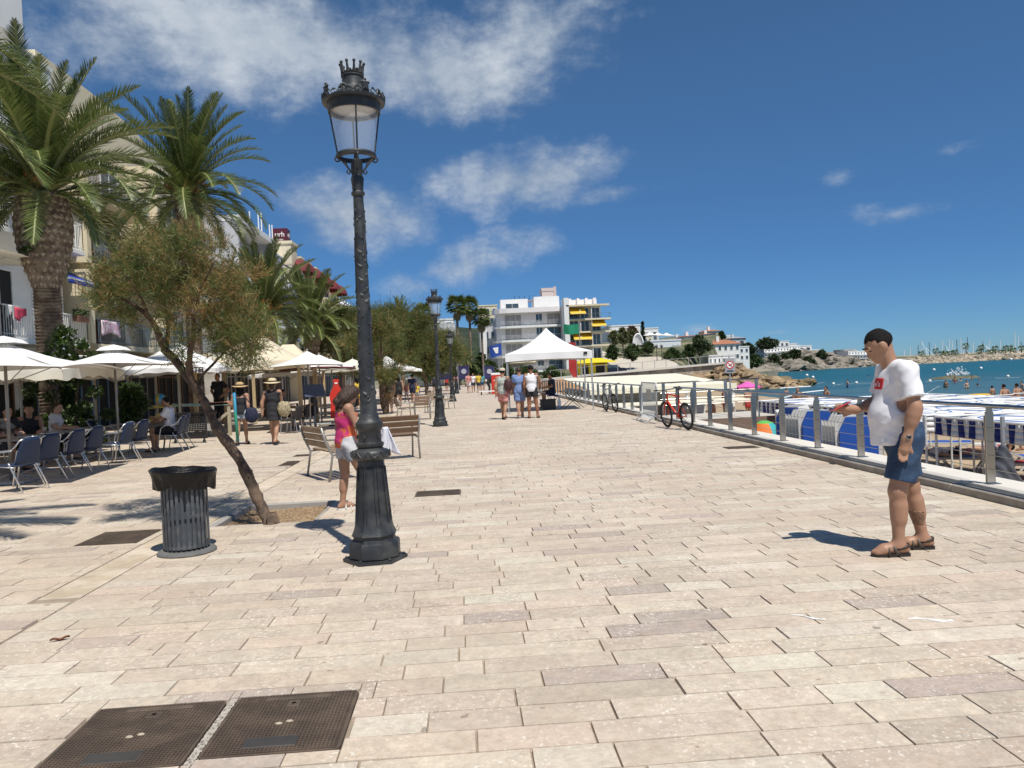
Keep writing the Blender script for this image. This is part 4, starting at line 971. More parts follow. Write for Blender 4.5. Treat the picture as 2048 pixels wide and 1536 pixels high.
def frame_of(o, u, n):
    """matrix whose x runs along the facade, y out of it, z up"""
    u, n = Vector(u).normalized(), Vector(n).normalized(); o = Vector(o)
    return Matrix(((u.x, n.x, 0, o.x), (u.y, n.y, 0, o.y), (0, 0, 1, o.z), (0, 0, 0, 1)))
def window(par, M, u0, u1, z0, z1, pane=None, fr=None, bars=1, name='window', fw=.06, sill=True):
    fr = fr or WHITE; m = MB().cb(u0, u0+fw, .002, .06, z0, z1).cb(u1-fw, u1, .002, .06, z0, z1).cb(u0+fw, u1-fw, .002, .06, z1-fw, z1).cb(u0+fw, u1-fw, .002, .06, z0, z0+fw)
    for k in range(bars): c = u0+(u1-u0)*(k+1)/(bars+1); m.cb(c-.03, c+.03, .003, .055, z0+fw, z1-fw)
    if sill: m.cb(u0-.06, u1+.06, .002, .12, z0-.06, z0-.001)
    o = m.xf(M).build(name, fr, par); MB().cb(u0+fw, u1-fw, .004, .02, z0+fw, z1-fw).xf(M).build('pane', pane or GLASSD, o); return o
def rail(par, M, u0, u1, d, z, mat, kind='bars', sp=.12, hgt=.95, d0=0.0):
    m = MB(); top = .035
    segs = [((u0, d), (u1, d)), ((u0, d0), (u0, d)), ((u1, d0), (u1, d))]
    for (a, b_) in segs:
        A_, B_ = Vector((a[0], a[1], 0)), Vector((b_[0], b_[1], 0)); L = (B_-A_).length
        if L < .05: continue
        m.beam(A_+Vector((0, 0, z+hgt)), B_+Vector((0, 0, z+hgt)), top, top); m.beam(A_+Vector((0, 0, z+.1)), B_+Vector((0, 0, z+.1)), .025, .025)
        if kind == 'bars':
            n = max(1, int(L/sp))
            for k in range(n+1): p = A_.lerp(B_, k/n); m.cb(p.x-.009, p.x+.009, p.y-.009, p.y+.009, z+.02, z+hgt)
        elif kind == 'wires':
            for q in range(4): m.beam(A_+Vector((0, 0, z+.25+q*.17)), B_+Vector((0, 0, z+.25+q*.17)), .015, .015)
            n = max(1, int(L/1.4))
            for k in range(n+1): p = A_.lerp(B_, k/n); m.cb(p.x-.02, p.x+.02, p.y-.02, p.y+.02, z, z+hgt)
        elif kind == 'balusters':
            n = max(1, int(L/.22))
            for k in range(n+1): p = A_.lerp(B_, k/n); m.lathe([(.05, 0), (.03, .1), (.06, .3), (.03, .6), (.05, hgt-.12)], 6, (p.x, p.y, z+.08))
            m.beam(A_+Vector((0, 0, z+.05)), B_+Vector((0, 0, z+.05)), .14, .1); m.beam(A_+Vector((0, 0, z+hgt)), B_+Vector((0, 0, z+hgt)), .16, .1)
        else:
            m.beam(A_+Vector((0, 0, z+hgt*.5)), B_+Vector((0, 0, z+hgt*.5)), .03, hgt*.85)
    o = m.xf(M).build('railing', mat, par); return o
def balcony(par, M, u0, u1, d, z, slab=None, rmat=None, kind='bars', th=.16, **kw):
    o = MB().cb(u0-.02, u1+.02, .003, d+.05, z-th, z, ch=.012).xf(M).build('balcony', slab or WALLW, par); rail(o, M, u0+.03, u1-.03, d, z+.001, rmat or RAILB, kind, **kw); return o
def awning(par, M, u0, u1, z, d, drop, mat, name='awning', val=.16):
    m = MB().grid(lambda u, v: (u0+(u1-u0)*u, .05+d*v, z-drop*v-.03*math.sin(PI*v)), 10, 5).grid(lambda u, v: (u0+(u1-u0)*u, .05+d, z-drop-val*v), 10, 1); o = m.xf(M).build(name, mat, par, smooth=True); o.modifiers.new('thickness', 'SOLIDIFY').thickness = .01
    MB().beam((u0, .04+d, z-drop+.01), (u1, .04+d, z-drop+.01), .05, .05).xf(M).build('front_bar', WHITE, o); return o
def shell(par, x0, x1, y0, y1, z0, z1, mat, name='wall', para=.35):
    return MB().cb(x0, x1, y0, y1, z0, z1).cb(x0-.04, x1+.04, y0-.04, y1+.04, z1, z1+.12).build(name, mat, par)
def shopfront(par, M, L, ht=2.9, mat=None, n=4, seed=1):
    r = rng(seed); 
    for k in range(n):
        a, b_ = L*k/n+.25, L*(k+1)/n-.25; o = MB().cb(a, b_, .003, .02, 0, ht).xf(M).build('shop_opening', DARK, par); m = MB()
        for q in range(4): c = a+(b_-a)*q/3; m.cb(c-.04, c+.04, .021, .07, 0, ht)
        m.cb(a+.05, b_-.05, .021, .06, 2.1, 2.18).xf(M).build('door_frame', [WOODD, BLUEP, SHUT, WOODD][r.randrange(4)], o)
        wl = MB()
        for q in range(3): wl.ball((a+(b_-a)*(q+.5)/3, .1, ht-.5), .05, 6, 4)
# --- white house at the left edge
FX = -14.5
b1 = thing('white_house', 'white terraced house with dark doorway at the left edge', 'building', (0, 0, 0)); M1 = frame_of((FX, 16, 0), (0, 1, 0), (1, 0, 0))
shell(b1, -26, FX, 16, 29.0, 0, 13.2, WALLW); shopfront(b1, M1, 13, 2.8, n=4, seed=2)
for z in (3.3, 6.6, 9.8):
    for u in (1.5, 4.6, 8.3, 10.9): 
        window(b1, M1, u, u+1.5, z+.05, z+2.3, DARK if u == 8.3 else GLASSD, WHITE, 1, 'window', sill=False)
    balcony(b1, M1, .8, 6.8, 1.15, z, WALLW, WHITE, 'bars'); balcony(b1, M1, 7.4, 12.6, 1.0, z, WALLW, WHITE, 'bars')
awning(b1, M1, 10.6, 12.9, 6.1, 1.35, .7, NAVYC); awning(b1, M1, 7.6, 10.2, 9.2, 1.2, .6, NAVYC)
MB().cb(8.3, 9.9, .1, .75, 12.9, 14.5).xf(M1).build('roof_hut', WALLW, b1)
for (u, z, c, w, lab) in ((8.0, 4.2, (.65, .07, .13), .55, 'pink and red washing hung on the white balcony'), (7.55, 4.25, (.7, .7, .7), .3, 'white cloth hung over the white balcony corner')):
    t_ = thing('hung_washing', lab, 'laundry', (FX+1.06, 16+u, z)); MB().grid(lambda a, b_: (.03*math.sin(a*8), a*w, -.32*b_*(1+.3*math.sin(a*5))), 10, 6).build('cloth', pm('wash_'+lab[:4], c, .85, .3, 6), t_, smooth=True).modifiers.new('thickness', 'SOLIDIFY').thickness = .02
for (u, z, lab, x_) in ((11.9, 4.25, 'terracotta flower box on the white balcony rail', 1.0), (5.5, 4.25, 'flower box on the leftmost white balcony', 1.15)):
    t_ = thing('flower_box', lab, 'flower box', (FX+x_+.12, 16+u, z-.22)); MB().cb(-.1, .1, -.4, .4, 0, .2, ch=.02).build('trough', pm('terracotta', (.16, .075, .05), .8, .2, 6), t_); tag(mk('flowers', leaves([((0, q*.12-.35, .3), (.14, .1, .12), 60, (3, 2, 1)) for q in range(7)], 5, [LEAF, LEAFD, MAROON], .08, .05), t_), kind='stuff')
# --- beige apartment house with stepped balconies
b2 = thing('beige_apartment_house', 'beige apartment house with curved gable and blue railed balconies', 'building', (0, 0, 0)); FX2 = -15.2; M2 = frame_of((FX2, 29.3, 0), (0, 1, 0), (1, 0, 0))
shell(b2, -27, FX2, 29.3, 45, 0, 11.6, BEIGE); shopfront(b2, M2, 15.7, 2.7, n=5, seed=3)
gp = [(0, 0), (15.7, 0), (15.7, .6), (14, 1.0), (11, 1.7), (8, 2.2), (5, 2.4), (2, 2.45), (0, 2.45)]; MB().prism(gp, .45, Matrix.Translation((FX2+.02, 29.3, 11.72)) @ Matrix(((0, 0, -1, 0), (1, 0, 0, 0), (0, 1, 0, 0), (0, 0, 0, 1)))).build('gable', CREAM, b2)
for i, z in enumerate((3.35, 6.35, 9.1)):
    for u in (1.2, 4.6, 8.2, 11.8): window(b2, M2, u, u+1.7, z+.05, z+2.3, GLASSD if (u*3+i) % 2 > .6 else SHUT, WHITE, 1, sill=False)
    balcony(b2, M2, .4, 5.9 if i else 7.6, 1.5, z, CREAM, RAILB, 'bars', .2); balcony(b2, M2, 8.0, 15.0, 1.3, z, CREAM, RAILB, 'bars', .2)
    MB().cb(7.1 if i else 7.75, 7.4 if i else 7.95, .004, 1.4, z, z+2.7).xf(M2).build('fin_wall', CREAM, b2)
    MB().cb(.02, .32, .004, 1.5, z, z+2.75).xf(M2).build('fin_wall', CREAM, b2)
MB().cb(2.6, 4.2, .5, .9, 6.36, 7.2).xf(M2).build('wooden_chest', WOODD, b2); MB().cb(2.2, 3.0, .4, .9, 3.36, 4.4).xf(M2).build('wooden_chest', WOODD, b2)
t_ = thing('pink_towel', 'pink patterned towel hung on the beige balcony', 'laundry', (FX2+1.58, 29.9, 4.25)); MB().grid(lambda a, b_: (.03*math.sin(a*8), a*1.5, -.6*b_*(1-.25*math.sin(a*PI))), 10, 6).build('cloth', pm('towel_pink', (.62, .38, .50), .9, .25, 6, col2=(.7, .62, .68)), t_, smooth=True).modifiers.new('thickness', 'SOLIDIFY').thickness = .02
for k in range(4): awning(b1, M1, .3+k*3.15, 3.3+k*3.15, 3.0, 3.4, .45, CAN_E, val=.3)
for k in range(4): awning(b2, M2, .6+k*3.8, 4.1+k*3.8, 2.95, 3.8, .5, [CAN_W, CAN_E, CAN_W, CAN_E][k] if 'CAN_W' in globals() else WHITE)
# --- concrete gabled house
b3 = thing('concrete_sided_house', 'house with stained concrete side wall and blue glazed loggia', 'building', (0, 0, 0)); FX3 = -15.4; M3 = frame_of((FX3, 49.5, 0), (0, 1, 0), (1, 0, 0)); S3 = frame_of((-27, 49.5, 0), (1, 0, 0), (0, -1, 0))
MB().cb(-27, FX3-.3, 49.5, 58.5, 0, 12.4).cb(-17.0, FX3-.02, 49.46, 49.9, 10.2, 13.4).build('wall', CONC, b3); MB().cb(FX3-.3, FX3, 49.52, 58.5, 0, 12.2).build('front_wall', GREYW, b3); shopfront(b3, M3, 9, 2.8, n=3, seed=5)
MB().cb(-.02, 9, .0, 1.6, 11.9, 12.3).xf(M3).build('roof_slab', WALLW, b3); MB().cb(0, .3, .004, 1.5, 8.6, 11.89).xf(M3).build('fin_wall', GREYW, b3); MB().cb(8.7, 9, .004, 1.5, 8.6, 11.89).xf(M3).build('fin_wall', GREYW, b3)
for z in (3.2, 5.9, 8.6): window(b3, M3, .8, 4.2, z+.05, z+2.4, GLASSD, BLUEP, 3, sill=False); window(b3, M3, 5.2, 8.4, z+.05, z+2.4, GLASSD, BLUEP, 2, sill=False); balcony(b3, M3, .05, 8.95, 1.45, z, WALLW, RAILB, 'bars', .2)
for k in range(2): MB().cb(9.4+k*0, 11.2, .004, .06, 8.4-k*3, 10.0-k*3).xf(S3).build('brick_infill', BRICK, b3)
for k in range(2): awning(b3, M3, .3+k*4.4, 4.5+k*4.4, 2.95, 3.4, .45, CAN_W, val=.3)
# --- white house with roof masts
b4 = thing('masted_white_house', 'white house with brick panel and thin roof masts', 'building', (0, 0, 0)); FX4 = -15.2; M4 = frame_of((FX4, 58.7, 0), (0, 1, 0), (1, 0, 0)); shell(b4, -27, FX4, 58.7, 67.5, 0, 12.2, WALLW); shopfront(b4, M4, 8.8, 2.8, n=3, seed=6)
for z in (3.2, 6.0, 8.9):
    window(b4, M4, .6, 3.2, z+.1, z+2.3, BRICK if z > 8 else GLASSD, WHITE, 1, sill=False); window(b4, M4, 4.8, 7.8, z+.1, z+2.3, GLASSD, BLUEP, 2, sill=False); balcony(b4, M4, .2, 8.6, 1.2, z, WALLW, WHITE, 'panel', .18)
    awning(b4, M4, 4.4, 8.4, z+2.75, 1.7, .9, NAVYC)
for k in range(5): MB().bar((FX4-.5+.2*(k % 2), 59.2+k*1.7, 12.3), (FX4-.5+.2*(k % 2), 59.2+k*1.7, 14.6+.3*(k % 3)), .05, 6).build('roof_mast', WHITE, b4)
# --- cream hotel with sign cube and round awnings
b5 = thing('cream_hotel', 'cream hotel with balustrades, burgundy round awnings and roof sign', 'building', (0, 0, 0)); FX5 = -14.6; M5 = frame_of((FX5, 67.8, 0), (0, 1, 0), (1, 0, 0)); S5 = frame_of((-27, 67.8, 0), (1, 0, 0), (0, -1, 0)); shell(b5, -27, FX5, 67.8, 92, 0, 11.8, CREAM); shopfront(b5, M5, 24, 2.8, n=6, seed=8)
MB().cb(FX5-2.2, FX5+.03, 67.75, 70, 11.9, 13.6).cb(FX5-2.3, FX5+.13, 67.65, 70.1, 13.6, 13.85).build('corner_tower', CREAM, b5)
for k in range(6): MB().cb(FX5-.6, FX5+.05, 71.5+k*3.5, 72.6+k*3.5, 11.93, 12.9).cb(FX5-.7, FX5+.12, 71.4+k*3.5, 72.7+k*3.5, 12.9, 13.05).build('parapet_block', CREAM, b5)
for z in (3.3, 6.1, 8.9):
    for k in range(5):
        window(b5, M5, 1.4+k*4.6, 3.4+k*4.6, z+.05, z+2.3, GLASSD, WHITE, 1, sill=False); balcony(b5, M5, .9+k*4.6, 4.0+k*4.6, 1.1, z, CREAM, pm('cream_baluster', (.72, .62, .38), .8, .06, 3), 'balusters', .3) if z < 8 or k > 1 else None
    for k in range(2): window(b5, S5, 7.8+k*2.6, 9.2+k*2.6, z+.5, z+2.1, GLASSD, WHITE, 1)
for k in range(5):
    cx = 2.4+k*4.6; m = MB().grid(lambda u, v, cx=cx: (cx+1.9*math.cos(PI*u), .05+1.5*math.sin(PI*v*.5)*math.sin(PI*u)**.6, 11.3+1.25*math.cos(PI*v*.5)*math.sin(PI*u)), 14, 8); m.xf(M5).build('round_awning', BURG, b5, smooth=True)
sg = thing('roof_sign', 'burgundy cube roof sign with white hotel lettering', 'sign', (FX5-1.0, 68.9, 13.86)); MB().cb(-.62, .62, -.62, .62, 0, 1.2, ch=.02).build('cube', pm('sign_burgundy', (.085, .008, .02), .5, .08, 4), sg)
lettering('urh', .62, WHITE, sg, (-.02, -.624, .66), (R(90), 0, 0), .004, .004); lettering('HOTELS', .16, WHITE, sg, (-.02, -.624, .2), (R(90), 0, 0), .004, .004); lettering('urh', .62, WHITE, sg, (.624, .0, .66), (R(90), 0, R(90)), .004, .004)
b9 = thing('white_end_house', 'white ornamented house beyond the cream hotel', 'building', (0, 0, 0)); M9 = frame_of((-14.9, 92.3, 0), (0, 1, 0), (1, 0, 0)); shell(b9, -27, -14.9, 92.3, 112, 0, 10.6, WALLW); shopfront(b9, M9, 19, 2.8, n=5, seed=9)
for k in range(9): MB().lathe([(.3, 10.72), (.35, 11.1), (.1, 11.4), (.16, 11.6), (0, 11.8)], 8, (-15.1, 93.4+k*2.2, 0)).build('roof_finial', WALLW, b9)
for z in (3.2, 6.0, 8.4):
    for k in range(5): window(b9, M9, 1+k*3.6, 2.8+k*3.6, z, z+1.9, GLASSD, WHITE, 1)
# --- modern hotel and white apartment blocks at the end of the promenade
def px_box(px0, px1, Y): return at(px0, 760, Y).x, at(px1, 760, Y).x
b6 = thing('grey_glass_hotel', 'grey modern hotel with glazed balconies behind the trees', 'building', (0, 0, 0)); xa, xb = px_box(782, 915, 140); S6 = frame_of((xa, 140, 0), (1, 0, 0), (0, -1, 0)); L = xb-xa
shell(b6, xa, xb, 140, 156, 0, 11.0, GREYW)
for i, z in enumerate((1.6, 4.6, 7.4)):
    window(b6, S6, .3, 3.4, z, z+2.4, GLASSD, SHUT, 2, sill=False); window(b6, S6, 6.6, 10.4, z, z+2.4, GLASSD, SHUT, 2, sill=False); balcony(b6, S6, 6.3, L-1.2, 1.3, z-.1, GREYW, glassmat('balcony_glass', (.55, .68, .72), .05, .35), 'panel', .25); balcony(b6, S6, .1, 4.0, 1.3, z-.1, GREYW, glassmat('balcony_glass'), 'panel', .25)
MB().cb(3.9, 6.2, .004, .3, .5, 10.9).xf(S6).build('grey_panel', pm('slate_grey', (.16, .17, .18), .7, .1, 2), b6); MB().cb(L-.7, L-.1, .004, .12, 2, 9.5).xf(S6).build('blue_strip', NAVYC, b6)
b7 = thing('white_apartment_block', 'white apartment block with long curved balconies behind the canopy', 'building', (0, 0, 0)); Y = 150; xa, xb = px_box(998, 1140, Y); L = xb-xa; S7 = frame_of((xa, Y, 0), (1, 0, 0), (0, -1, 0))
shell(b7, xa, xb, Y, Y+14, 0, 13.2, PINKW); MB().cb(xa-3.2, xa-.02, Y+4, Y+14, 0, 12.6).build('side_wing', GREYW, b7); MB().cb(xa-2.9, xa-1.9, Y+3.6, Y+4.4, 0, 12.2).build('stair_fin', WALLW, b7)
Sw = frame_of((xa-3.2, Y+4, 0), (1, 0, 0), (0, -1, 0))
for z in (1.9, 4.9, 7.9, 10.6):
    window(b7, S7, 1.6, 4.9, z+.05, z+2.3, SHUT, WHITE, 2, sill=False); window(b7, S7, 7.7, 9.0, z+.7, z+2.3, GLASSD, WHITE, 1); window(b7, S7, 9.9, 12.6, z+.05, z+2.3, SHUT if z > 9 else GLASSD, WHITE, 1, sill=False); window(b7, Sw, .9, 1.7, z+.8, z+2.1, GLASSD, SHUT, 0)
    window(b7, Sw, 2.2, 2.9, z+.8, z+2.1, GLASSD, SHUT, 0)
    m = MB(); ns = 14; cur = [(-.8, -1.5), (-.3, .2), (.6, 1.3), (2.0, 1.75), (5, 1.75), (9, 1.75), (11.5, 1.75), (L-.6, 1.75), (L-.1, .9)]
    poly = cur+[(L-.1, .004), (0, .004), (0, -1.5)]; o = MB().prism([(a, b_) for a, b_ in poly], .42, Matrix.Translation((0, 0, z-.4))).xf(S7).build('balcony', WALLW, b7)
    q = MB()
    for (a, b_), (c_, d) in zip(cur, cur[1:]):
        for hz in (.35, .62, .88): q.beam((a, b_-.04, z+hz), (c_, d-.04, z+hz), .03, .035)
        n_ = max(1, int(math.hypot(c_-a, d-b_)/.9))
        for k in range(n_+1): q.cb(a+(c_-a)*k/n_-.02, a+(c_-a)*k/n_+.02, b_+(d-b_)*k/n_-.06, b_+(d-b_)*k/n_-.02, z+.02, z+.9)
    q.xf(S7).build('railing', WHITE, o)
awning(b7, S7, 1.4, 7.2, 4.3, 1.9, .5, CREAM, val=.6); MB().prism([(a, b_) for a, b_ in [(-.8, -1.5), (-.3, .4), (.6, 1.5), (2, 1.95), (L-.4, 1.95), (L, .6), (L, .004), (0, .004), (0, -1.5)]], .9, Matrix.Translation((0, 0, 13.1))).xf(S7).build('roof_terrace_edge', PINKW, b7)
MB().cb(1.0, 6.4, -6, -1.2, 13.5, 16.0).cb(7.6, 12.6, -6, -1.0, 13.5, 16.3).xf(S7).build('penthouse', WALLW, b7); window(b7, S7 @ Matrix.Translation((0, -1.2, 0)), 2, 4.6, 14.1, 15.2, GLASSD, WHITE, 1, sill=False)
MB().cb(5.6, 9.8, -9, -6.1, 16.0, 16.15).cb(9.8, 12.2, -10, -6.1, 16.2, 17.9).cb(9.7, 12.3, -10.1, -6.0, 17.9, 18.5).cb(12.4, 12.9, -8, -7.5, 16, 18.9).xf(S7).build('roof_plant', [pm('plant_pink', (.55, .45, .42), .8, .1, 2)], b7)
for k in range(5): MB().bar(S7 @ Vector((4.2+k*1.0, -6.5, 16.1)), S7 @ Vector((4.2+k*1.0, -6.5, 17.2)), .05, 5).build('pergola_post', BLACK, b7)
b8 = thing('yellow_awning_block', 'white apartment block with yellow awnings and open loggias', 'building', (0, 0, 0)); Y = 146; xa, xb = px_box(1137, 1207, Y); L = xb-xa; S8 = frame_of((xa, Y, 0), (1, 0, 0), (0, -1, 0)); E8 = frame_of((xb, Y, 0), (0, 1, 0), (1, 0, 0))
shell(b8, xa, xb, Y+.0, Y+14, 0, 13.5, WALLW); MB().cb(-.5, .4, -2, 1.9, 0, 15.2).xf(S8).build('end_wall', WALLW, b8)
for i, z in enumerate((3.5, 6.2, 8.8, 11.2)):
    for k in range(3): window(b8, S8, .7+k*2.1, 2.3+k*2.1, z+.05, z+2.1, GLASSD, WHITE, 1, sill=False)
    balcony(b8, S8, .42, L+1.6, 1.8, z, CREAM if i else WALLW, BLACK if i % 2 == 0 else RAILB, 'bars', .3, sp=.3)
    for k in (1, 2): MB().cb(.35+k*2.15, .5+k*2.15, .004, 1.6, z+.01, z+2.2-.5*(k % 2)).xf(S8).build('loggia_divider', WALLW, b8)
MB().cb(-.1, L+1.4, .0, 1.9, 13.55, 13.85).xf(S8).build('roof_slab', CREAM, b8)
for (u0, u1, z) in ((4.6, 7.4, 10.95), (1.1, 4.6, 8.55), (.6, 3.6, 13.4)): awning(b8, S8, u0, u1, z, 2.3, 1.25, YELC)
for k in range(4): MB().cb(1+k*1.6, 1.5+k*1.6, -2.6, -2.1, 14.26, 15.4).xf(S8).build('chimney', PINKW, b8)
MB().cb(.5, L-.2, -2.9, -2.75, 14.27, 15.2).xf(S8).build('roof_parapet', PINKW, b8)

# ================================================================== PEOPLE
# bodies are smooth-blended distance fields meshed as one continuous surface (surface nets)
def rc(a, b, ra, rb=None, k=None): return ('c', np.array(a, float), np.array(b, float), ra, ra if rb is None else rb)
def el(c, r, M=None): return ('e', np.array(c, float), np.array(r, float), None if M is None else np.array(M)[:3, :3])
def field(P, prims, k=.03):
    D = None
    for p in prims:
        if p[0] == 'c':
            _, a, b, ra, rb = p; ba = b-a; pa = P-a; h = np.clip(pa@ba/max(ba@ba, 1e-9), 0, 1)
            d = np.sqrt(((pa-h[:, None]*ba)**2).sum(1))-(ra+(rb-ra)*h)
        else:
            _, c, r, M = p; q = P-c
            if M is not None: q = q@M
            k0 = np.sqrt(((q/r)**2).sum(1)); k1 = np.sqrt(((q/(r*r))**2).sum(1))+1e-9; d = k0*(k0-1)/k1
        if D is None: D = d
        else:
            h = np.clip(.5+.5*(D-d)/k, 0, 1); D = D*(1-h)+d*h-k*h*(1-h)
    return D
def bounds(prims, pad):
    lo = np.full(3, 9e9); hi = -lo
    for p in prims:
        if p[0] == 'c':
            m = max(p[3], p[4])
            for q in (p[1], p[2]): lo = np.minimum(lo, q-m); hi = np.maximum(hi, q+m)
        else: m = p[2].max(); lo = np.minimum(lo, p[1]-m); hi = np.maximum(hi, p[1]+m)
    return lo-pad, hi+pad
def snet(fn, lo, hi, h):
    """naive surface nets on a sparse grid"""
    n = np.ceil((hi-lo)/h).astype(int)+2; ax = [lo[i]+h*np.arange(n[i]) for i in range(3)]
    B = 8; nb = (n+B-1)//B; D = np.full(tuple(nb*B), 1.0, np.float32)
    cb = [lo[i]+h*(np.arange(nb[i])*B+(B-1)/2) for i in range(3)]
    G = np.stack(np.meshgrid(*cb, indexing='ij'), -1).reshape(-1, 3); dc = fn(G); keep = np.where(np.abs(dc) < h*B*1.25)[0]
    sgn = np.where(dc < 0, -1., 1.).reshape(tuple(nb)); D = np.repeat(np.repeat(np.repeat(sgn, B, 0), B, 1), B, 2).astype(np.float32)
    off = np.stack(np.meshgrid(*[h*(np.arange(B)-(B-1)/2)]*3, indexing='ij'), -1).reshape(-1, 3)
    for s in range(0, len(keep), 400):
        ks = keep[s:s+400]; P = (G[ks][:, None]+off[None]).reshape(-1, 3); v = fn(P).reshape(len(ks), B, B, B); ijk = np.stack(np.unravel_index(ks, tuple(nb)), -1)*B
        for (i, j, k), q in zip(ijk, v): D[i:i+B, j:j+B, k:k+B] = q
    S = D < 0; nx, ny, nz_ = D.shape
    cnt = np.zeros((nx-1, ny-1, nz_-1), np.int8)
    for dx in (0, 1):
        for dy in (0, 1):
            for dz in (0, 1): cnt += S[dx:nx-1+dx, dy:ny-1+dy, dz:nz_-1+dz]
    act = (cnt > 0) & (cnt < 8); idx = -np.ones(act.shape, np.int32); C = np.argwhere(act); idx[act] = np.arange(len(C))
    acc = np.zeros((len(C), 3)); w = np.zeros(len(C))
    cr = [(0, 0, 0), (1, 0, 0), (0, 1, 0), (0, 0, 1), (1, 1, 0), (1, 0, 1), (0, 1, 1), (1, 1, 1)]
    for a in range(8):
        for b in range(a+1, 8):
            if sum(abs(x-y) for x, y in zip(cr[a], cr[b])) != 1: continue
            da = D[C[:, 0]+cr[a][0], C[:, 1]+cr[a][1], C[:, 2]+cr[a][2]]; db = D[C[:, 0]+cr[b][0], C[:, 1]+cr[b][1], C[:, 2]+cr[b][2]]
            m = (da < 0) != (db < 0); t = np.where(m, da/np.where(m, da-db, 1), 0)[:, None]
            acc += np.where(m[:, None], np.array(cr[a])+t*(np.array(cr[b])-np.array(cr[a])), 0); w += m
    V = lo+h*(C+acc/np.maximum(w, 1)[:, None]); F = []
    for axn in range(3):
        sl0 = [slice(1, -1)]*3; sl0[axn] = slice(0, -1); sl1 = [slice(1, -1)]*3; sl1[axn] = slice(1, None)
        a, b = S[tuple(sl0)], S[tuple(sl1)]; E = np.argwhere(a != b); 
        if len(E) == 0: continue
        pos = E.copy()
        for q in range(3):
            if q != axn: pos[:, q] += 1
        fl = a[tuple(E.T)]; u, v = (axn+1) % 3, (axn+2) % 3; eu = np.zeros(3, int); eu[u] = 1; ev = np.zeros(3, int); ev[v] = 1
        q = [idx[tuple((pos-o).T)] for o in (eu*0, eu, eu+ev, ev)]; Q = np.stack(q, 1); ok = (Q >= 0).all(1); Q = Q[ok]; fl = fl[ok]
        Q[~fl] = Q[~fl][:, ::-1]; F.append(Q)
    return V, (np.concatenate(F) if F else np.zeros((0, 4), int))
def smesh(name, fn, lo, hi, h, mat):
    V, F = snet(fn, np.array(lo, float), np.array(hi, float), h); me = bpy.data.meshes.new(name); me.from_pydata(V.tolist(), [], F.tolist()); me.materials.append(mat)
    me.polygons.foreach_set('use_smooth', [True]*len(me.polygons)); me.update(); return me
SKIN = {k: pm('skin_'+k, c, .5, .10, 12, spec=.4, space='obj') for k, c in dict(tan=(.37, .205, .13), fair=(.52, .33, .235), deep=(.28, .125, .07)).items()}
def cloth(name, col, **kw): return pm('cloth_'+name, col, kw.pop('rough', .85), kw.pop('var', .08), kw.pop('scale', 14), bump=kw.pop('bump', .15), bscale=kw.pop('bscale', 90), space='obj', **kw)
HAIRB = pm('hair_dark', (.008, .0065, .006), .7, .4, 40, bump=.8, bscale=160, space='obj', spec=.2); HAIRN = pm('hair_brown', (.045, .022, .012), .55, .45, 30, bump=.7, bscale=120, space='obj')
SHOE = pm('shoe_black', (.02, .018, .017), .6, .2, 20); SHOEW = pm('shoe_white', (.7, .69, .66), .6, .1, 20)
STRAW = pm('straw', (.50, .33, .16), .85, .2, 60, bump=.5, bscale=120); STRAWL = pm('pale_straw', (.62, .50, .31), .85, .2, 60, bump=.5, bscale=120)

POSE = {
 'stand': dict(pel=(0, 0, .53), ch=(0, .005, .725), nk=(0, -.003, .835), hd=(0, .022, .925), Lsh=(-.108, 0, .805), Rsh=(.108, 0, .805), Lel=(-.135, -.015, .635), Rel=(.135, -.015, .635), Lwr=(-.135, .03, .50), Rwr=(.135, .03, .50),
               Lkn=(-.055, .012, .285), Rkn=(.055, .012, .285), Lan=(-.06, -.012, .045), Ran=(.06, -.012, .045)),
 'walk': dict(Lkn=(-.05, .07, .295), Lan=(-.05, .10, .05), Rkn=(.05, -.01, .285), Ran=(.05, -.13, .075), Lel=(-.13, -.06, .645), Lwr=(-.13, -.05, .52), Rel=(.13, .03, .64), Rwr=(.125, .10, .53)),
 'walk2': dict(Rkn=(.05, .07, .295), Ran=(.05, .10, .05), Lkn=(-.05, -.01, .285), Lan=(-.05, -.13, .075), Rel=(.13, -.06, .645), Rwr=(.13, -.05, .52), Lel=(-.13, .03, .64), Lwr=(-.125, .10, .53)),
 'sit': dict(pel=(0, 0, .30), ch=(0, .015, .495), nk=(0, .03, .605), hd=(0, .055, .695), Lsh=(-.108, .015, .575), Rsh=(.108, .015, .575), Lel=(-.14, .06, .43), Rel=(.14, .06, .43), Lwr=(-.09, .19, .42), Rwr=(.09, .19, .42),
             Lkn=(-.07, .235, .295), Rkn=(.07, .235, .295), Lan=(-.07, .22, .045), Ran=(.07, .22, .045)),
 'hips': dict(Lel=(-.20, -.05, .66), Rel=(.20, -.05, .66), Lwr=(-.10, .02, .56), Rwr=(.10, .02, .56)),
 'lie': dict(pel=(0, 0, .06), ch=(0, -.19, .075), nk=(0, -.30, .085), hd=(0, -.385, .10), Lsh=(-.108, -.27, .07), Rsh=(.108, -.27, .07), Lel=(-.15, -.12, .04), Rel=(.15, -.12, .04), Lwr=(-.15, .02, .03), Rwr=(.15, .02, .03),
             Lkn=(-.05, .24, .09), Rkn=(.05, .24, .06), Lan=(-.05, .47, .04), Ran=(.05, .47, .04)),
 'bend': dict(pel=(0, -.05, .50), ch=(0, .09, .64), nk=(0, .18, .70), hd=(0, .25, .745), Lsh=(-.1, .15, .68), Rsh=(.1, .15, .68), Lel=(-.11, .2, .53), Rel=(.11, .2, .53), Lwr=(-.09, .24, .40), Rwr=(.09, .24, .40)),
}
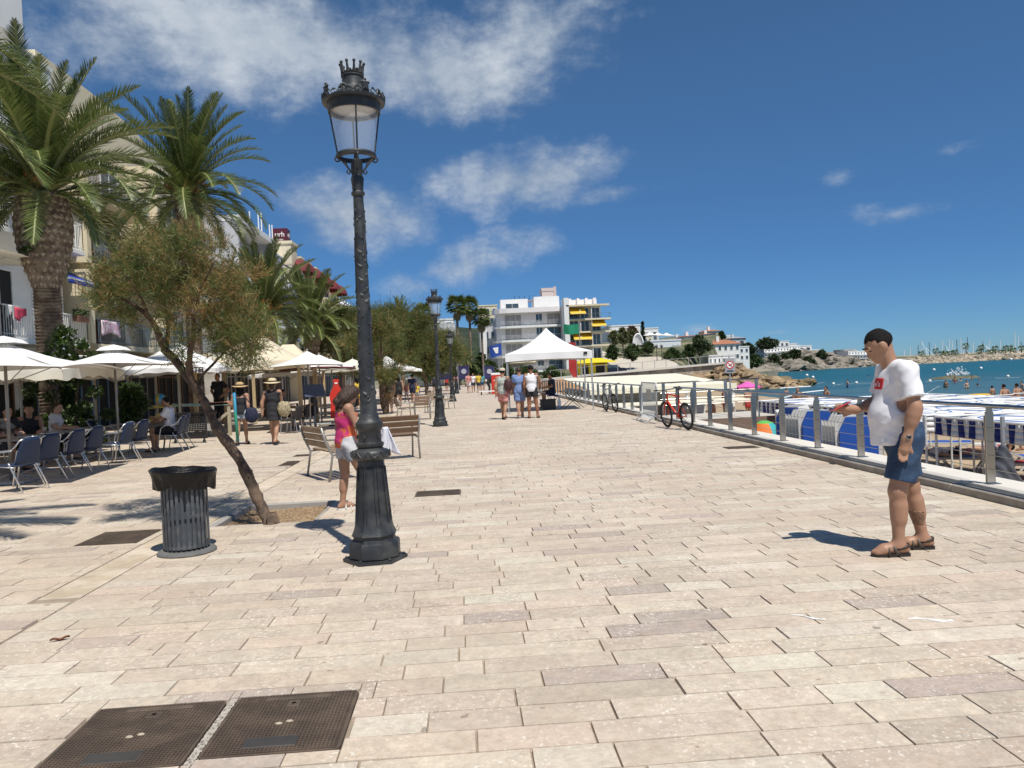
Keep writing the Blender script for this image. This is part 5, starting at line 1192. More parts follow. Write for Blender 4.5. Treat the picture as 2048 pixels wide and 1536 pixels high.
def person(label, loc, rz, H=1.7, pose='stand', skin='tan', top=None, bottom=None, hair='short', hairm=None, shoes=SHOE, h=.02, fat=1.0, belly=0.0, bust=0.0, over=None, group=None, extra=None, hat=None, sleeve=.62, hemz=None, short=.80, dress=None, nofeet=False, loose=None):
    J = {k: np.array(v, float)*H for k, v in dict(POSE['stand'], **POSE[pose]).items()}
    for k, v in (over or {}).items(): J[k] = np.array(v, float)*H
    F = {}
    f = fat*H; t_ = thing('person', label, 'person', loc, rz, group); sk = SKIN[skin]
    up = J['ch']-J['pel']; up = up/np.linalg.norm(up); sx = J['Rsh']-J['Lsh']; sx = sx/np.linalg.norm(sx); fwd = np.cross(up, sx)
    M = np.stack([sx, fwd, up], 1)                     # torso frame as columns
    hips = {'L': J['pel']-sx*.048*f-up*.012*H, 'R': J['pel']+sx*.048*f-up*.012*H}
    hv = J['hd']-J['nk']; 
    torso = [el(J['ch'], (.098*f, .066*f, .105*H), M), el(J['pel']+up*.03*H, (.092*f, .066*f, .085*H), M), el((J['ch']+J['pel'])/2, (.083*f, .060*f, .11*H), M), rc(J['Lsh']*.55+J['nk']*.45-up*.012*H, J['Lsh']-sx*-.01*H, .030*f, .036*f), rc(J['Rsh']*.55+J['nk']*.45-up*.012*H, J['Rsh']-sx*.01*H, .030*f, .036*f)]
    if belly: torso.append(el((J['ch']*.42+J['pel']*.58)+fwd*.035*H, (.09*f, (.052+belly)*H, .088*H), M))
    if bust:
        for s in (-1, 1): torso.append(el(J['ch']+fwd*.052*H+sx*s*.042*H+up*.005*H, (.037*H, bust*H, .037*H), M))
    legs, arms, feet = [], [], []
    for s, sg in (('L', -1), ('R', 1)):
        kn, an = J[s+'kn'], J[s+'an']; legs += [rc(hips[s], kn, .054*f, .034*f), rc(kn, an, .032*f, .0215*f), rc(kn*.72+an*.28-fwd*.006*H, kn*.5+an*.5-fwd*.006*H, .031*f, .028*f)]
        tv = J.get(s+'toe'); fd = (tv-an) if tv is not None else np.array((sg*.12, 1, -.02))*.12*H
        if pose == 'lie' and tv is None: fd = np.array((sg*.03, .03, .11))*H
        toe = an+fd/np.linalg.norm(fd)*.105*H; toe[2] = toe[2] if pose == 'lie' else max(.018*H, an[2]-.024*H)
        hl = an-fd/np.linalg.norm(fd)*.028*H; hl[2] = hl[2] if pose == 'lie' else max(.02*H, an[2]-.018*H)
        if not nofeet: feet += [rc(an, an*.5+toe*.5, .0205*f, .015*f), rc(hl, an*.35+toe*.65-np.array((0, 0, .004*H)), .017*f, .0155*f), rc(an*.4+toe*.6-np.array((.006*H*sg, 0, .004*H)), toe-np.array((.004*H*sg, 0, .006*H)), .0175*f, .011*f), rc(an*.4+toe*.6+np.array((.01*H*sg, 0, -.005*H)), toe+np.array((.012*H*sg, -.012*H, -.007*H)), .014*f, .009*f)]
        sh, e, w = J[s+'sh'], J[s+'el'], J[s+'wr']; wd = (w-e)/np.linalg.norm(w-e); hdv = J.get(s+'hd'); hdir = wd if hdv is None else hdv/np.linalg.norm(hdv)
        arms += [rc(sh, e, .032*f, .024*f), rc(e, w, .0245*f, .0165*f), rc(e*.75+w*.25, e*.6+w*.4, .026*f, .023*f), rc(w, w+hdir*.045*H, .017*f, .020*f)]
        side = np.cross(hdir, sx); side = side/(np.linalg.norm(side)+1e-6); nrm = np.cross(hdir, side)
        for q, (o_, L_) in enumerate(((-.9, .040), (-.3, .047), (.3, .045), (.9, .036))):
            a = w+hdir*.048*H+side*o_*.0165*H; kb = a+hdir*L_*.5*H+nrm*(-sg)*.004*H; arms += [rc(a, kb, .0062*H, .0058*H), rc(kb, kb+hdir*L_*.45*H-nrm*sg*.012*H, .0056*H, .0048*H)]
        arms.append(rc(w+hdir*.018*H+side*.016*H, w+hdir*.05*H+side*.032*H-nrm*sg*.006*H, .0075*H, .006*H))
    hu = hv/np.linalg.norm(hv); hf = J.get('look'); hf = (np.array(hf)/np.linalg.norm(hf)) if hf is not None else fwd; hf = hf-hu*(hf@hu)*.0; hs = np.cross(hf, hu); hs /= np.linalg.norm(hs); hu2 = np.cross(hs, hf)
    HM = np.stack([hs, hf, hu2], 1); hc = J['hd']; hp = lambda x, y, z: hc+(hs*x+hf*y+hu2*z)*H
    head = [el(hp(0, -.006, .010), (.046*H, .056*H, .056*H), HM), el(hp(0, .012, -.028), (.036*H, .042*H, .042*H), HM), rc(J['nk']-up*.02*H, hp(0, -.012, -.03), .034*f, .031*f),
            rc(hp(0, .049, .006), hp(0, .060, -.018), .005*H, .0075*H), el(hp(0, .044, -.052), (.017*H, .014*H, .012*H), HM), rc(hp(-.02, .048, .014), hp(.02, .048, .014), .008*H), rc(hp(-.013, .05, -.037), hp(.013, .05, -.037), .006*H)]
    ears = [el(hp(s*.047, -.004, -.008), (.007*H, .014*H, .020*H), HM) for s in (-1, 1)]
    body = torso+legs+feet+arms+head
    lo, hi = bounds(body, h*2)
    def fb(P):
        d = np.minimum(field(P, torso+legs+feet+arms[:4]+arms[13:17], .022*H), np.minimum(field(P, arms[1:13], .008*H), field(P, arms[14:], .008*H)))
        dh = field(P, head+ears, .012*H); k = .02*H; q = np.clip(.5+.5*(d-dh)/k, 0, 1); return d*(1-q)+dh*q-k*q*(1-q)
    mk('body', smesh('body', fb, lo, hi, h, sk), t_)
    if h < .016:
        for s in (-1, 1): MB().ball(hp(s*.019, .0455, .004), .0062*H, 8, 6).build('eye', pm('eye_dark', (.02, .015, .012), .2, .1, 10), t_, smooth=True); mk('eyebrow', MB().tube([hp(s*.010, .056, .0195), hp(s*.02, .0555, .0225), hp(s*.031, .049, .019)], [.0028*H, .003*H, .0018*H], 5).mesh('eyebrow', hairm or HAIRB), t_)
    # clothes
    wob = lambda P: .0028*H*np.sin(P[:, 2]*38/H+P[:, 0]*21/H)*np.sin(P[:, 1]*33/H+P[:, 2]*9/H)+.003*H*np.sin(P[:, 2]*75/H+P[:, 1]*55/H)
    def folds(P):
        # drapery: slanting folds running from the armpit to the belly and slack at the hem
        a = np.sin(P[:, 2]*46+P[:, 1]*34+3*np.sin(P[:, 0]*9)); b = np.sin(P[:, 2]*70-P[:, 1]*52+4*np.sin(P[:, 2]*7)); low = np.clip((1.25-P[:, 2])/.3, .25, 1.0); side = np.clip(np.abs(P[:, 0])/.12, .2, 1)
        return (.0042*np.minimum(a, .2)+.0026*np.minimum(b, .1)*low)*side+.005*low*np.clip((1.02-P[:, 2])/.12, 0, 1)*np.sin(P[:, 0]*30+P[:, 1]*26)
    def infl(prims, q): return [('c', p[1], p[2], p[3]+q, p[4]+q) if p[0] == 'c' else ('e', p[1], p[2]+q, p[3]) for p in prims]
    def plane(P, c, n): return (P-c)@n
    if top is not None:
        m, kind = top; pr = infl(torso, .009*H if loose else .011*H)+list(loose or []); sl = []
        if kind in ('tee', 'shirt'):
            for s in 'LR': e = J[s+'sh']*(1-sleeve)+J[s+'el']*sleeve; pr.append(rc(J[s+'sh']-up*.004*H, e, .036*f, .044*f) if not loose else rc(J[s+'sh']-up*.012, e, .070, .083)); sl.append((e, (J[s+'el']-J[s+'sh'])/np.linalg.norm(J[s+'el']-J[s+'sh']), J[s+'sh']))
        hem = J['pel']+up*((hemz if hemz is not None else -.035)*H); pr += [] if loose else [rc(J['pel']+up*.02*H, J['pel']-up*.06*H, .085*f)]
        neckc = J['nk']+up*.018*H; lo2, hi2 = bounds(pr, h*2)
        def ft(P, pr=pr, hem=hem, sl=sl):
            d = field(P, pr, .035 if loose else .02*H)+(folds(P) if loose else wob(P)*.8); d = np.maximum(d, plane(P, hem, -up)); d = np.maximum(d, .037*f-np.sqrt(((P-neckc-fwd*.012*H)**2).sum(1)))
            for e, dr, sh in sl:
                nr = np.sqrt(((P-e)**2).sum(1)) < .075*f; d = np.where(nr, np.maximum(d, plane(P, e, dr)), d)
            if kind in ('tank', 'cami'):
                tpz = J['ch']+up*((.075 if kind == 'tank' else .045)*H); out = np.abs((P-tpz)@sx)-(.06 if kind == 'tank' else .05)*f; above = plane(P, tpz, up); d = np.maximum(d, np.minimum(above, np.maximum(out, -above+0*out)) if kind == 'tank' else above)
            if kind == 'crop': d = np.maximum(d, np.abs(plane(P, J['ch']+up*.005*H, up))-.04*H)
            return d
        F['top'] = ft; mk('top', smesh('top', ft, lo2, hi2, h, m), t_)
    if bottom is not None:
        m, frac = bottom; pr = infl([torso[1]], .012*H); cuts = []
        for s in 'LR':
            kn = J[s+'kn']; an = J[s+'an']; e = hips[s]*(1-frac)+kn*frac if frac <= 1 else kn*(2-frac)+an*(frac-1)
            pr.append(rc(hips[s], e if frac <= 1 else kn, .064*f, (.058 if frac > .5 else .066)*f if frac <= 1 else .046*f))
            if frac > 1: pr.append(rc(kn, e, .046*f, .040*f))
            ref = hips[s] if frac <= 1 else kn; cuts.append((e, (e-ref)/np.linalg.norm(e-ref)))
        if belly: pr += infl(torso[-1:], .004*H)
        wz = J['pel']+up*.062*H; lo2, hi2 = bounds(pr, h*2)
        def fp(P):
            d = field(P, pr, .012*H)+wob(P)*.6; d = np.maximum(d, plane(P, wz, up))
            for e, dr in cuts:
                nr = np.sqrt(((P-e)**2).sum(1)) < .085*f; d = np.where(nr, np.maximum(d, plane(P, e, dr)), d)
            return d
        mk('shorts' if frac <= 1.05 else 'trousers', smesh('bottom', fp, lo2, hi2, h, m), t_)
    if dress is not None:
        m, ln = dress; hem = J['pel']-up*ln*H; pr = infl(torso, .012*H)+[rc(J['pel']+up*.02*H, hem, .088*f, .108*f)]; lo2, hi2 = bounds(pr, h*2); tpz = J['ch']+up*.075*H
        def fd_(P):
            d = field(P, pr, .02*H)+wob(P); d = np.maximum(d, plane(P, hem, -up)); d = np.maximum(d, .037*f-np.sqrt(((P-J['nk']-up*.018*H)**2).sum(1))); out = np.abs((P-tpz)@sx)-.075*f; return np.maximum(d, np.minimum(plane(P, tpz, up), out))
        mk('dress', smesh('dress', fd_, lo2, hi2, h, m), t_)
    hm = hairm or HAIRB
    if hair != 'bald':
        hpz = [el(hp(0, -.010, .013), (.0492*H, .0588*H, .0582*H), HM)]
        if hair == 'long': hpz += [rc(hp(0, -.045, .0), hp(.0, -.055, -.11), .040*H, .030*H), rc(hp(-.035, -.02, -.01), hp(-.04, -.03, -.09), .025*H, .018*H), rc(hp(.035, -.02, -.01), hp(.04, -.03, -.09), .025*H, .018*H)]
        if hair == 'bun': hpz += [el(hp(0, -.068, .035), (.03*H,)*3)]
        if hair == 'mid': hpz += [rc(hp(0, -.04, .0), hp(0, -.045, -.045), .042*H, .034*H)]
        lo2, hi2 = bounds(hpz, h*2)
        def fh(P):
            d = field(P, hpz, .02*H)+.0022*H*np.sin(P[:, 0]*190/H)*np.sin(P[:, 1]*80/H+P[:, 2]*60/H); q = P-hc
            face = np.maximum(-(q@hf-.018*H+.35*(q@hu2)), (q@hu2)-.036*H)       # inside the face opening when negative
            low = np.maximum(-(q@hf+.035*H), -(-.03*H-(q@hu2)))
            d = np.maximum(d, -face)
            if hair == 'short': d = np.maximum(d, -(q@hu2)-.028*H-.25*np.minimum(0, q@hf))
            return d
        mk('hair', smesh('hair', fh, lo2, hi2, min(h, .02), hm), t_)
    if hat is not None:
        m, kind = hat; c = Vector(hp(0, -.008, .035)); Mx = Matrix(((hs[0], hf[0], hu2[0], c.x), (hs[1], hf[1], hu2[1], c.y), (hs[2], hf[2], hu2[2], c.z), (0, 0, 0, 1)))
        if kind == 'brim':
            hm_ = MB().lathe([(.062*H, -.004), (.066*H, .006), (.062*H, .035*H), (.05*H, .058*H), (.02*H, .065*H), (0, .064*H)], 24, capb=False, capt=False)
            hm_.grid(lambda u, v: ((.06+.075*v)*H*math.cos(2*PI*u), (.06+.075*v)*H*math.sin(2*PI*u), -.012*H*v*v+.012*H*v*math.sin(4*PI*u+1)), 32, 5); mk('hat', hm_.xf(Mx).mesh('hat', m, True), t_)
            mk('hat_band', MB().lathe([(.0675*H, .004*H), (.0675*H, .02*H)], 24, capb=False, capt=False).xf(Mx).mesh('hat_band', BLACK), t_)
        else:
            hm_ = MB().lathe([(.060*H, -.01), (.061*H, .02*H), (.05*H, .042*H), (.02*H, .052*H), (0, .053*H)], 20, capb=False, capt=False); hm_.grid(lambda u, v: ((u-.5)*.09*H*(1-.3*v), .05*H+.055*H*v, -.004*H+.012*H*math.sin(PI*u)-.014*H*v), 8, 4); mk('hat', hm_.xf(Mx).mesh('hat', m, True), t_)
    if shoes is not None and not nofeet and pose != 'lie':
        for s, sg in (('L', -1), ('R', 1)):
            an = J[s+'an']; tv = J.get(s+'toe'); fd = (tv-an) if tv is not None else np.array((sg*.12, 1, 0)); fd = fd*np.array((1, 1, 0)); fd /= np.linalg.norm(fd); sd = np.array((fd[1], -fd[0], 0)); z0 = an[2]-.045*H; P = lambda x, y: tuple(an[:2]+sd[:2]*x*H+fd[:2]*y*H)
            poly = [P(-.017, -.045), P(.017, -.045), P(.022, -.01), P(.027, .07), P(.022, .108), P(.004, .122), P(-.02, .108), P(-.027, .07), P(-.022, -.01)]
            sm_ = MB().prism(poly, .013*H, Matrix.Translation((0, 0, z0)))
            for (y0, zz) in ((.06, .034), (.015, .05)): sm_.tube([(*P(-.026, y0), z0+.01*H), (*P(-.018, y0), z0+zz*H*.85), (*P(0, y0), z0+(zz+.008)*H), (*P(.018, y0), z0+zz*H*.85), (*P(.026, y0), z0+.01*H)], .0055*H, 5, flat=1.6)
            mk('sandal', sm_.mesh('sandal', shoes), t_)
    F['body'] = fb
    return t_, J, (hc, HM, hp), F

# ================================================================== TERRACE FURNITURE
BLUEW = pm('blue_weave', (.008, .024, .07), .6, .2, 40, bump=.5, bscale=180, space='obj')
def chair(label, x, y, rz):
    t_ = thing('cafe_chair', label, 'chair', (x, y, 0), rz, 'blue cafe chairs on the terrace')
    for s in (-1, 1):
        X = s*.26
        MB().tube([(X*1.0, .27, 0), (X, .20, .42), (X, .16, .60), (X, .05, .655), (X, -.18, .67)], .0125, 8).build('front_leg', ALU, t_, smooth=True)
        MB().tube([(X*1.03, -.36, 0), (X, -.12, .45), (X, -.10, .48)], .0125, 8).tube([(X*.98, -.20, .40), (X*.98, .21, .43)], .010, 6).build('back_leg', ALU, t_, smooth=True)
        MB().tube([(X, .14, .615), (X, .04, .664), (X, -.17, .68), (X*.95, -.24, .74), (X*.85, -.29, .82), (X*.5, -.315, .865), (0, -.32, .875)], .0125, 8).build('arm_rail', ALU, t_, smooth=True)
    MB().grid(lambda u, v: ((u-.5)*.47, -.22+v*.45, .43+.015*v-.03*math.sin(PI*u)*math.sin(PI*v)), 6, 6).build('seat', BLUEW, t_, smooth=True).modifiers.new('thickness', 'SOLIDIFY').thickness = .012
    MB().grid(lambda u, v: ((u-.5)*(.48-.14*v*v), -.205-.115*v-.045*math.sin(PI*u)*.6, .44+.43*v), 8, 6).build('backrest', BLUEW, t_, smooth=True).modifiers.new('thickness', 'SOLIDIFY').thickness = .012
    return t_
c0 = chair('blue cafe chair at the left edge, first of the front row', -7.35, 12.95, R(75)); proto(c0)
for i, (x, y, a, lab) in enumerate((
    (-7.45, 13.75, 78, 'blue cafe chair second from the left in the front row'), (-7.55, 14.85, 82, 'blue cafe chair third from the left in the front row'), (-7.62, 15.75, 80, 'blue cafe chair fourth from the left in the front row'),
    (-7.55, 17.0, 85, 'blue cafe chair fifth from the left in the front row'), (-7.6, 17.9, 82, 'blue cafe chair sixth from the left in the front row'), (-7.3, 19.4, 95, 'blue cafe chair carrying the man in white shirt by the screen'),
    (-7.45, 20.15, 95, 'blue cafe chair just behind the man in white shirt'), (-9.5, 14.0, -95, 'blue cafe chair facing outward left of the nearest parasol pole'), (-9.5, 15.3, -90, 'blue cafe chair across the table from the third front chair'), (-9.6, 16.4, -90, 'blue cafe chair under the guest in black shirt'),
    (-9.6, 17.3, -85, 'blue cafe chair under the guest in black vest'), (-9.7, 18.4, -90, 'blue cafe chair under the guest in white shirt by the ivy'), (-9.0, 19.6, -85, 'empty blue cafe chair next to the second parasol pole'))):
    copy_tree(c0, None, (x, y, 0), R(a), lab)
TTOP = pm('table_top', (.30, .28, .26), .35, .15, 6)
def table(label, x, y, rz=0.0, w=.36):
    t_ = thing('cafe_table', label, 'table', (x, y, 0), rz, 'cafe tables on the terrace')
    MB().cb(-w, w, -w, w, .72, .745, ch=.006).build('table_top', TTOP, t_); MB().lathe([(.025, .03), (.025, .72)], 10).build('column', ALU, t_, smooth=True)
    for a in range(4): MB().tube([(0, 0, .09), (.18*math.cos(a*PI/2+.78), .18*math.sin(a*PI/2+.78), .05), (.30*math.cos(a*PI/2+.78), .30*math.sin(a*PI/2+.78), .012)], .014, 6).build('foot', ALU, t_)
    return t_
tb = table('square cafe table beside the nearest parasol pole', -8.45, 13.5); proto(tb)
for x, y, lab in ((-8.5, 14.8, 'square cafe table between the second and third front chairs'), (-8.6, 15.9, 'square cafe table in front of the guest in black shirt'), (-8.55, 17.1, 'square cafe table in front of the guest in black vest'), (-8.6, 18.3, 'square cafe table by the second parasol pole'), (-8.3, 19.5, 'square cafe table in front of the man in white shirt')): copy_tree(tb, None, (x, y, 0), 0, lab)
def glass(label, x, y, z, col, hgt=.14, r_=.035):
    t_ = thing('drinking_glass', label, 'glass', (x, y, z), 0, 'drinks on the cafe tables'); MB().lathe([(.03, 0), (.005, .008), (.005, .06), (r_, .075), (r_*1.05, hgt)], 12, capt=False).build('bowl', glassmat('drink_glass', (.8, .85, .85), .05, .35), t_, smooth=True); MB().lathe([(.006, .062), (r_*.9, .078), (r_*.95, hgt*.85)], 12).build('drink', pm('drink_'+label[:5], col, .2, .1, 5), t_, smooth=True)
glass('amber drink on the table beside the nearest pole', -8.3, 13.6, .745, (.45, .12, .02)); glass('orange spritz on the second cafe table', -8.35, 14.9, .745, (.5, .10, .02)); glass('pale beer on the table of the guest in black', -8.5, 16.0, .745, (.55, .35, .05))
# perforated black screens on castors
PERF = bpy.data.materials.new('perforated_black'); PERF.use_nodes = True; MATS['perf'] = PERF; PERF.node_tree.nodes['Principled BSDF'].inputs['Base Color'].default_value = (.016, .016, .017, 1); PERF.node_tree.nodes['Principled BSDF'].inputs['Roughness'].default_value = .45
def screen(label, x0, x1, y, y2, hgt=.86):
    t_ = thing('planter_screen', label, 'screen', (0, 0, 0)); w = Vector((x1-x0, y2-y, 0)); L = w.length; d = w/L
    Mx = Matrix(((d.x, -d.y, 0, x0), (d.y, d.x, 0, y), (0, 0, 1, 0), (0, 0, 0, 1)))
    m = MB(); n = int(L/.052); st = L/n; k = .012                       # a plate pierced in diagonal rows: built as a real lattice
    for i in range(n):
        for j in range(int(.58/.052)):
            cx, cz = (i+.5)*st, .24+(j+.5)*.052; r_ = .017; o = [(cx-st/2, 0, cz-.026), (cx+st/2, 0, cz-.026), (cx+st/2, 0, cz+.026), (cx-st/2, 0, cz+.026)]; q = [(cx, 0, cz-r_), (cx+r_, 0, cz), (cx, 0, cz+r_), (cx-r_, 0, cz)]
            m.add(o+q, [(0, 1, 5, 4), (1, 2, 6, 5), (2, 3, 7, 6), (3, 0, 4, 7)])
    m.xf(Mx); tag(m.build('pierced_panel', PERF, t_), kind='stuff').modifiers.new('thickness', 'SOLIDIFY').thickness = .006
    MB().cb(0, L, -.03, .03, .815, hgt, ch=.004).cb(-.03, 0, -.03, .03, .12, hgt).cb(L, L+.03, -.03, .03, .12, hgt).cb(0, L, -.03, .03, .12, .238).xf(Mx).build('frame', BLACK, t_)
    MB().cb(0, L, .45, .5, .3, .5).xf(Mx).build('white_liner', pm('pale_backing', (.5, .48, .45), .8, .1, 4), t_)
    for q in (.06, L-.06):
        f = MB().lathe([(.045, -.02), (.045, .02)], 12).xf(Mx @ Matrix.Translation((q, 0, .05)) @ Matrix.Rotation(PI/2, 4, 'Y')); f.join(MB().cb(q-.012, q+.012, -.02, .02, .05, .12).xf(Mx)); f.build('castor', BLACK, t_)
screen('black perforated screen on castors behind the leaning trunk', -8.3, -7.3, 22.2, 21.9)
# painted timber barrier with coloured rails
PAINT = [pm('paint_yellow', (.50, .42, .06), .7, .3, 20, col2=(.35, .28, .15)), pm('paint_teal', (.16, .33, .31), .7, .3, 20, col2=(.4, .36, .3)), pm('paint_raw', (.36, .31, .22), .8, .3, 14), pm('paint_salmon', (.45, .2, .13), .7, .3, 20)]
t_ = thing('timber_barrier', 'painted timber barrier with yellow and teal rails before the dark cafe', 'fence', (0, 0, 0)); Y = 24.6
X = lambda px: at(px, 760, Y).x
for px in (262, 345, 410, 415, 455): MB().cb(X(px)-.05, X(px)+.05, Y-.05, Y+.05, 0, 1.08, ch=.006).build('post', PAINT[2], t_)
for (a, b_, z0, z1, q) in ((262, 345, 1.0, 1.0, 0), (345, 410, 1.02, 1.0, 1), (264, 345, .35, .95, 0), (415, 455, 1.0, 1.0, 1), (418, 470, 1.02, 1.02, 3), (418, 452, .3, .7, 2), (345, 410, .4, .4, 2)): MB().beam((X(a), Y-.065, z0), (X(b_), Y-.065, z1), .03, .09, q, ch=.004).build('rail', PAINT, t_)
o = thing('beach_ball', 'blue and yellow beach ball on the timber barrier', 'ball', (X(320), Y-.08, 1.24)); MB().ball((0, 0, 0), .17, 16, 10).build('shell', pm('ball_blue', (.05, .3, .55), .4, .1, 5), o, smooth=True)
for k in range(3): MB().grid(lambda u, v, k=k: (.173*math.cos(k*2.1+u*.7)*math.cos(-1.3+v*2.6), .173*math.sin(k*2.1+u*.7)*math.cos(-1.3+v*2.6), .173*math.sin(-1.3+v*2.6)), 5, 10).build('stripe', PAINT[0], o, smooth=True)
# red bottle-shaped board, menu board
t_ = thing('bottle_sign', 'red bottle shaped advertising board standing among the parasols', 'sign', (at(672, 760, 27).x, 27, 0), .05); RED = pm('sign_red', (.62, .035, .02), .5, .08, 4)
prof = [(.0, 0), (.21, .0), (.235, .06), (.225, .35), (.20, .48), (.235, .62), (.24, .78), (.16, .98), (.085, 1.12), (.075, 1.24), (.095, 1.25), (.095, 1.33), (0, 1.33)]
MB().prism([(x, y) for x, y in prof]+[(-x, y) for x, y in reversed(prof[1:-1])], .05, Matrix.Translation((0, 0, .28)) @ Matrix.Rotation(PI/2, 4, 'X')).build('bottle_board', RED, t_)
MB().lathe([(.07, -.052), (.07, -.056), (.045, -.056), (.045, -.052)], 20).xf(Matrix.Translation((-.04, 0, .42)) @ Matrix.Rotation(PI/2, 4, 'X') @ Matrix.Translation((0, 0, .1))).build('ring_mark', WHITE, t_); MB().cb(-.05, .05, -.062, -.05, 1.45, 1.50).build('cap_mark', WHITE, t_)
MB().cb(-.02, .02, 0, .04, 0, .9).cb(-.3, .3, -.15, .2, 0, .04).build('stand', BLACK, t_)
t_ = thing('menu_board', 'slanted dark glass menu board on a stand under the white parasol', 'sign', (at(627, 760, 24.6).x, 24.6, 0), R(25)); MB().box((0, 0, 1.28), (.66, .04, .5), 0, Matrix.Rotation(R(-40), 4, 'X'), .01).build('display', pm('menu_face', (.045, .07, .12), .25, .2, 6), t_); MB().cb(-.03, .03, -.02, .02, 0, 1.15).cb(-.25, .25, -.2, .2, 0, .03).build('stand', BLACK, t_)
# dark wicker chairs and tables deeper in the terraces
WICK = pm('dark_wicker', (.025, .022, .02), .7, .3, 50, bump=.6, bscale=120)
def wicker(label, x, y, rz):
    t_ = thing('wicker_chair', label, 'chair', (x, y, 0), rz, 'dark wicker chairs under the parasols')
    MB().grid(lambda u, v: ((u-.5)*.5, -.22-.09*v-.04*math.sin(PI*u), .40+.44*v), 6, 5).build('backrest', WICK, t_, smooth=True).modifiers.new('thickness', 'SOLIDIFY').thickness = .03
    MB().cb(-.25, .25, -.22, .25, .38, .43, ch=.015).build('seat', WICK, t_)
    for sx in (-1, 1):
        MB().cb(sx*.25-.02, sx*.25+.02, -.22, .2, .60, .64, ch=.01).build('arm', WICK, t_)
        for sy_ in (-.25, .22): MB().bar((sx*.24, sy_*1.15, 0), (sx*.23, sy_*.9, .62 if sy_ > 0 else .45), .013, 6).build('leg', ALU, t_)
    return t_
wk = wicker('dark wicker chair nearest the woman in black dress', at(578, 760, 24.2).x, 24.2, R(80)); proto(wk)
for px, Y, a, lab in ((596, 25.0, 90, 'dark wicker chair beside the white parasol pole'), (560, 26.5, -90, 'dark wicker chair left of the white parasol pole'), (610, 27.0, -80, 'dark wicker chair under the menu board'), (650, 27.5, 100, 'dark wicker chair left of the red bottle sign'), (690, 31, 90, 'dark wicker chair behind the red bottle sign'), (700, 34, 90, 'dark wicker chair by the lamp column')): copy_tree(wk, None, (at(px, 760, Y).x, Y, 0), R(a), lab)
# cafe lantern on a wall bracket post
t_ = thing('small_lantern', 'small black street lantern above the cream parasols', 'lantern', (at(607, 760, 40).x, 40, 0)); MB().lathe([(.06, 0), (.05, .3), (.035, .4), (.03, 2.6)], 8).build('post', CAST, t_); MB().lathe([(.09, 2.62), (.17, 2.95)], 6, capb=False, capt=False).build('glass', GLAZ, t_); MB().lathe([(.22, 2.95), (.19, 3.0), (.08, 3.12), (.07, 3.18), (.1, 3.24), (.02, 3.3)], 6).lathe([(.03, 2.6), (.1, 2.62), (.02, 2.64)], 6).build('hood', CAST, t_)

# ================================================================== PEOPLE IN PLACE
CW = cloth('white', (.74, .735, .76)); CBK = cloth('black', (.018, .018, .022)); CDEN = cloth('denim', (.020, .047, .10), var=.4, scale=22, col2=(.035, .075, .14), thr=(.45, .65)); CDENL = cloth('pale_denim', (.30, .36, .43), var=.2); CGREY = cloth('grey_print', (.42, .44, .40), col2=(.30, .36, .33), thr=(.5, .55)); CPINK = cloth('pink_print', (.50, .17, .16), col2=(.6, .32, .28), thr=(.5, .55))
CBLUE = cloth('sky_blue', (.17, .25, .47)); CNAVY = cloth('navy', (.015, .02, .05)); CBROWN = cloth('brown_check', (.16, .13, .085), col2=(.11, .09, .06), thr=(.48, .52)); CTAN = cloth('tan', (.30, .20, .10)); CRED = cloth('red', (.45, .04, .03)); CYEL = cloth('yellow', (.60, .42, .05)); CTEAL = cloth('teal', (.06, .28, .30)); CORG = cloth('orange_print', (.62, .14, .05), col2=(.52, .03, .16), thr=(.47, .53), scale=9)
CPAT = cloth('pale_print', (.55, .54, .55), col2=(.28, .29, .33), thr=(.48, .55), scale=7)
# --- the man with the phone
H = 1.8; m_ = lambda x, y, z: (x/H, y/H, z/H)
hero, J, (hc, HM, hp), FN = person('man in white t-shirt and denim shorts looking down at a red phone', (3.36, 5.86, 0), R(79), H, 'stand', 'tan', (CW, 'tee'), (CDEN, .80), 'short', HAIRB, None, .0075, 1.05, .02, sleeve=.72, hemz=-.035, loose=[el((0, -.02, 1.35), (.20, .125, .15)), rc((0, -.022, 1.32), (0, -.005, .90), .132, .160), rc((0, .02, 1.34), (0, .055, 1.08), .105, .145), rc((0, .055, 1.08), (0, .045, .88), .145, .15), rc((-.07, .0, 1.462), (-.185, -.02, 1.425), .05, .056), rc((.07, .0, 1.462), (.185, .0, 1.425), .05, .056)],
    over=dict(pel=m_(0, -.04, .93), ch=m_(0, -.015, 1.29), nk=m_(0, .035, 1.50), hd=m_(0, .115, 1.635), look=(0, .83, -.56), Lsh=m_(-.195, -.025, 1.43), Rsh=m_(.195, 0.0, 1.43), Lel=m_(-.265, -.045, 1.15), Lwr=m_(-.255, .02, .915), Rel=m_(.25, .06, 1.17), Rwr=m_(.13, .27, 1.13),
              Rhd=(-.35, .9, .12), Lkn=m_(-.11, .05, .50), Lan=m_(-.12, .06, .085), Ltoe=m_(-.13, .30, .04), Rkn=m_(.10, -.12, .50), Ran=m_(.10, -.20, .085), Rtoe=m_(.12, .02, .04)))
bodyf, topf = FN['body'], FN['top']
def band(P, fn, infl_, lo, hi): return np.maximum(fn(P)-infl_, np.maximum((P-np.array(hi)).max(1), (np.array(lo)-P).max(1)))
PRINT = cloth('print_red', (.50, .02, .025))
lo_, hi_ = (-.082, .0, 1.29), (.09, .35, 1.38); mk('chest_print', smesh('chest_print', lambda P: band(P, topf, .005, lo_, hi_), np.array(lo_)-.02, np.array(hi_)+.02, .0065, PRINT), hero)
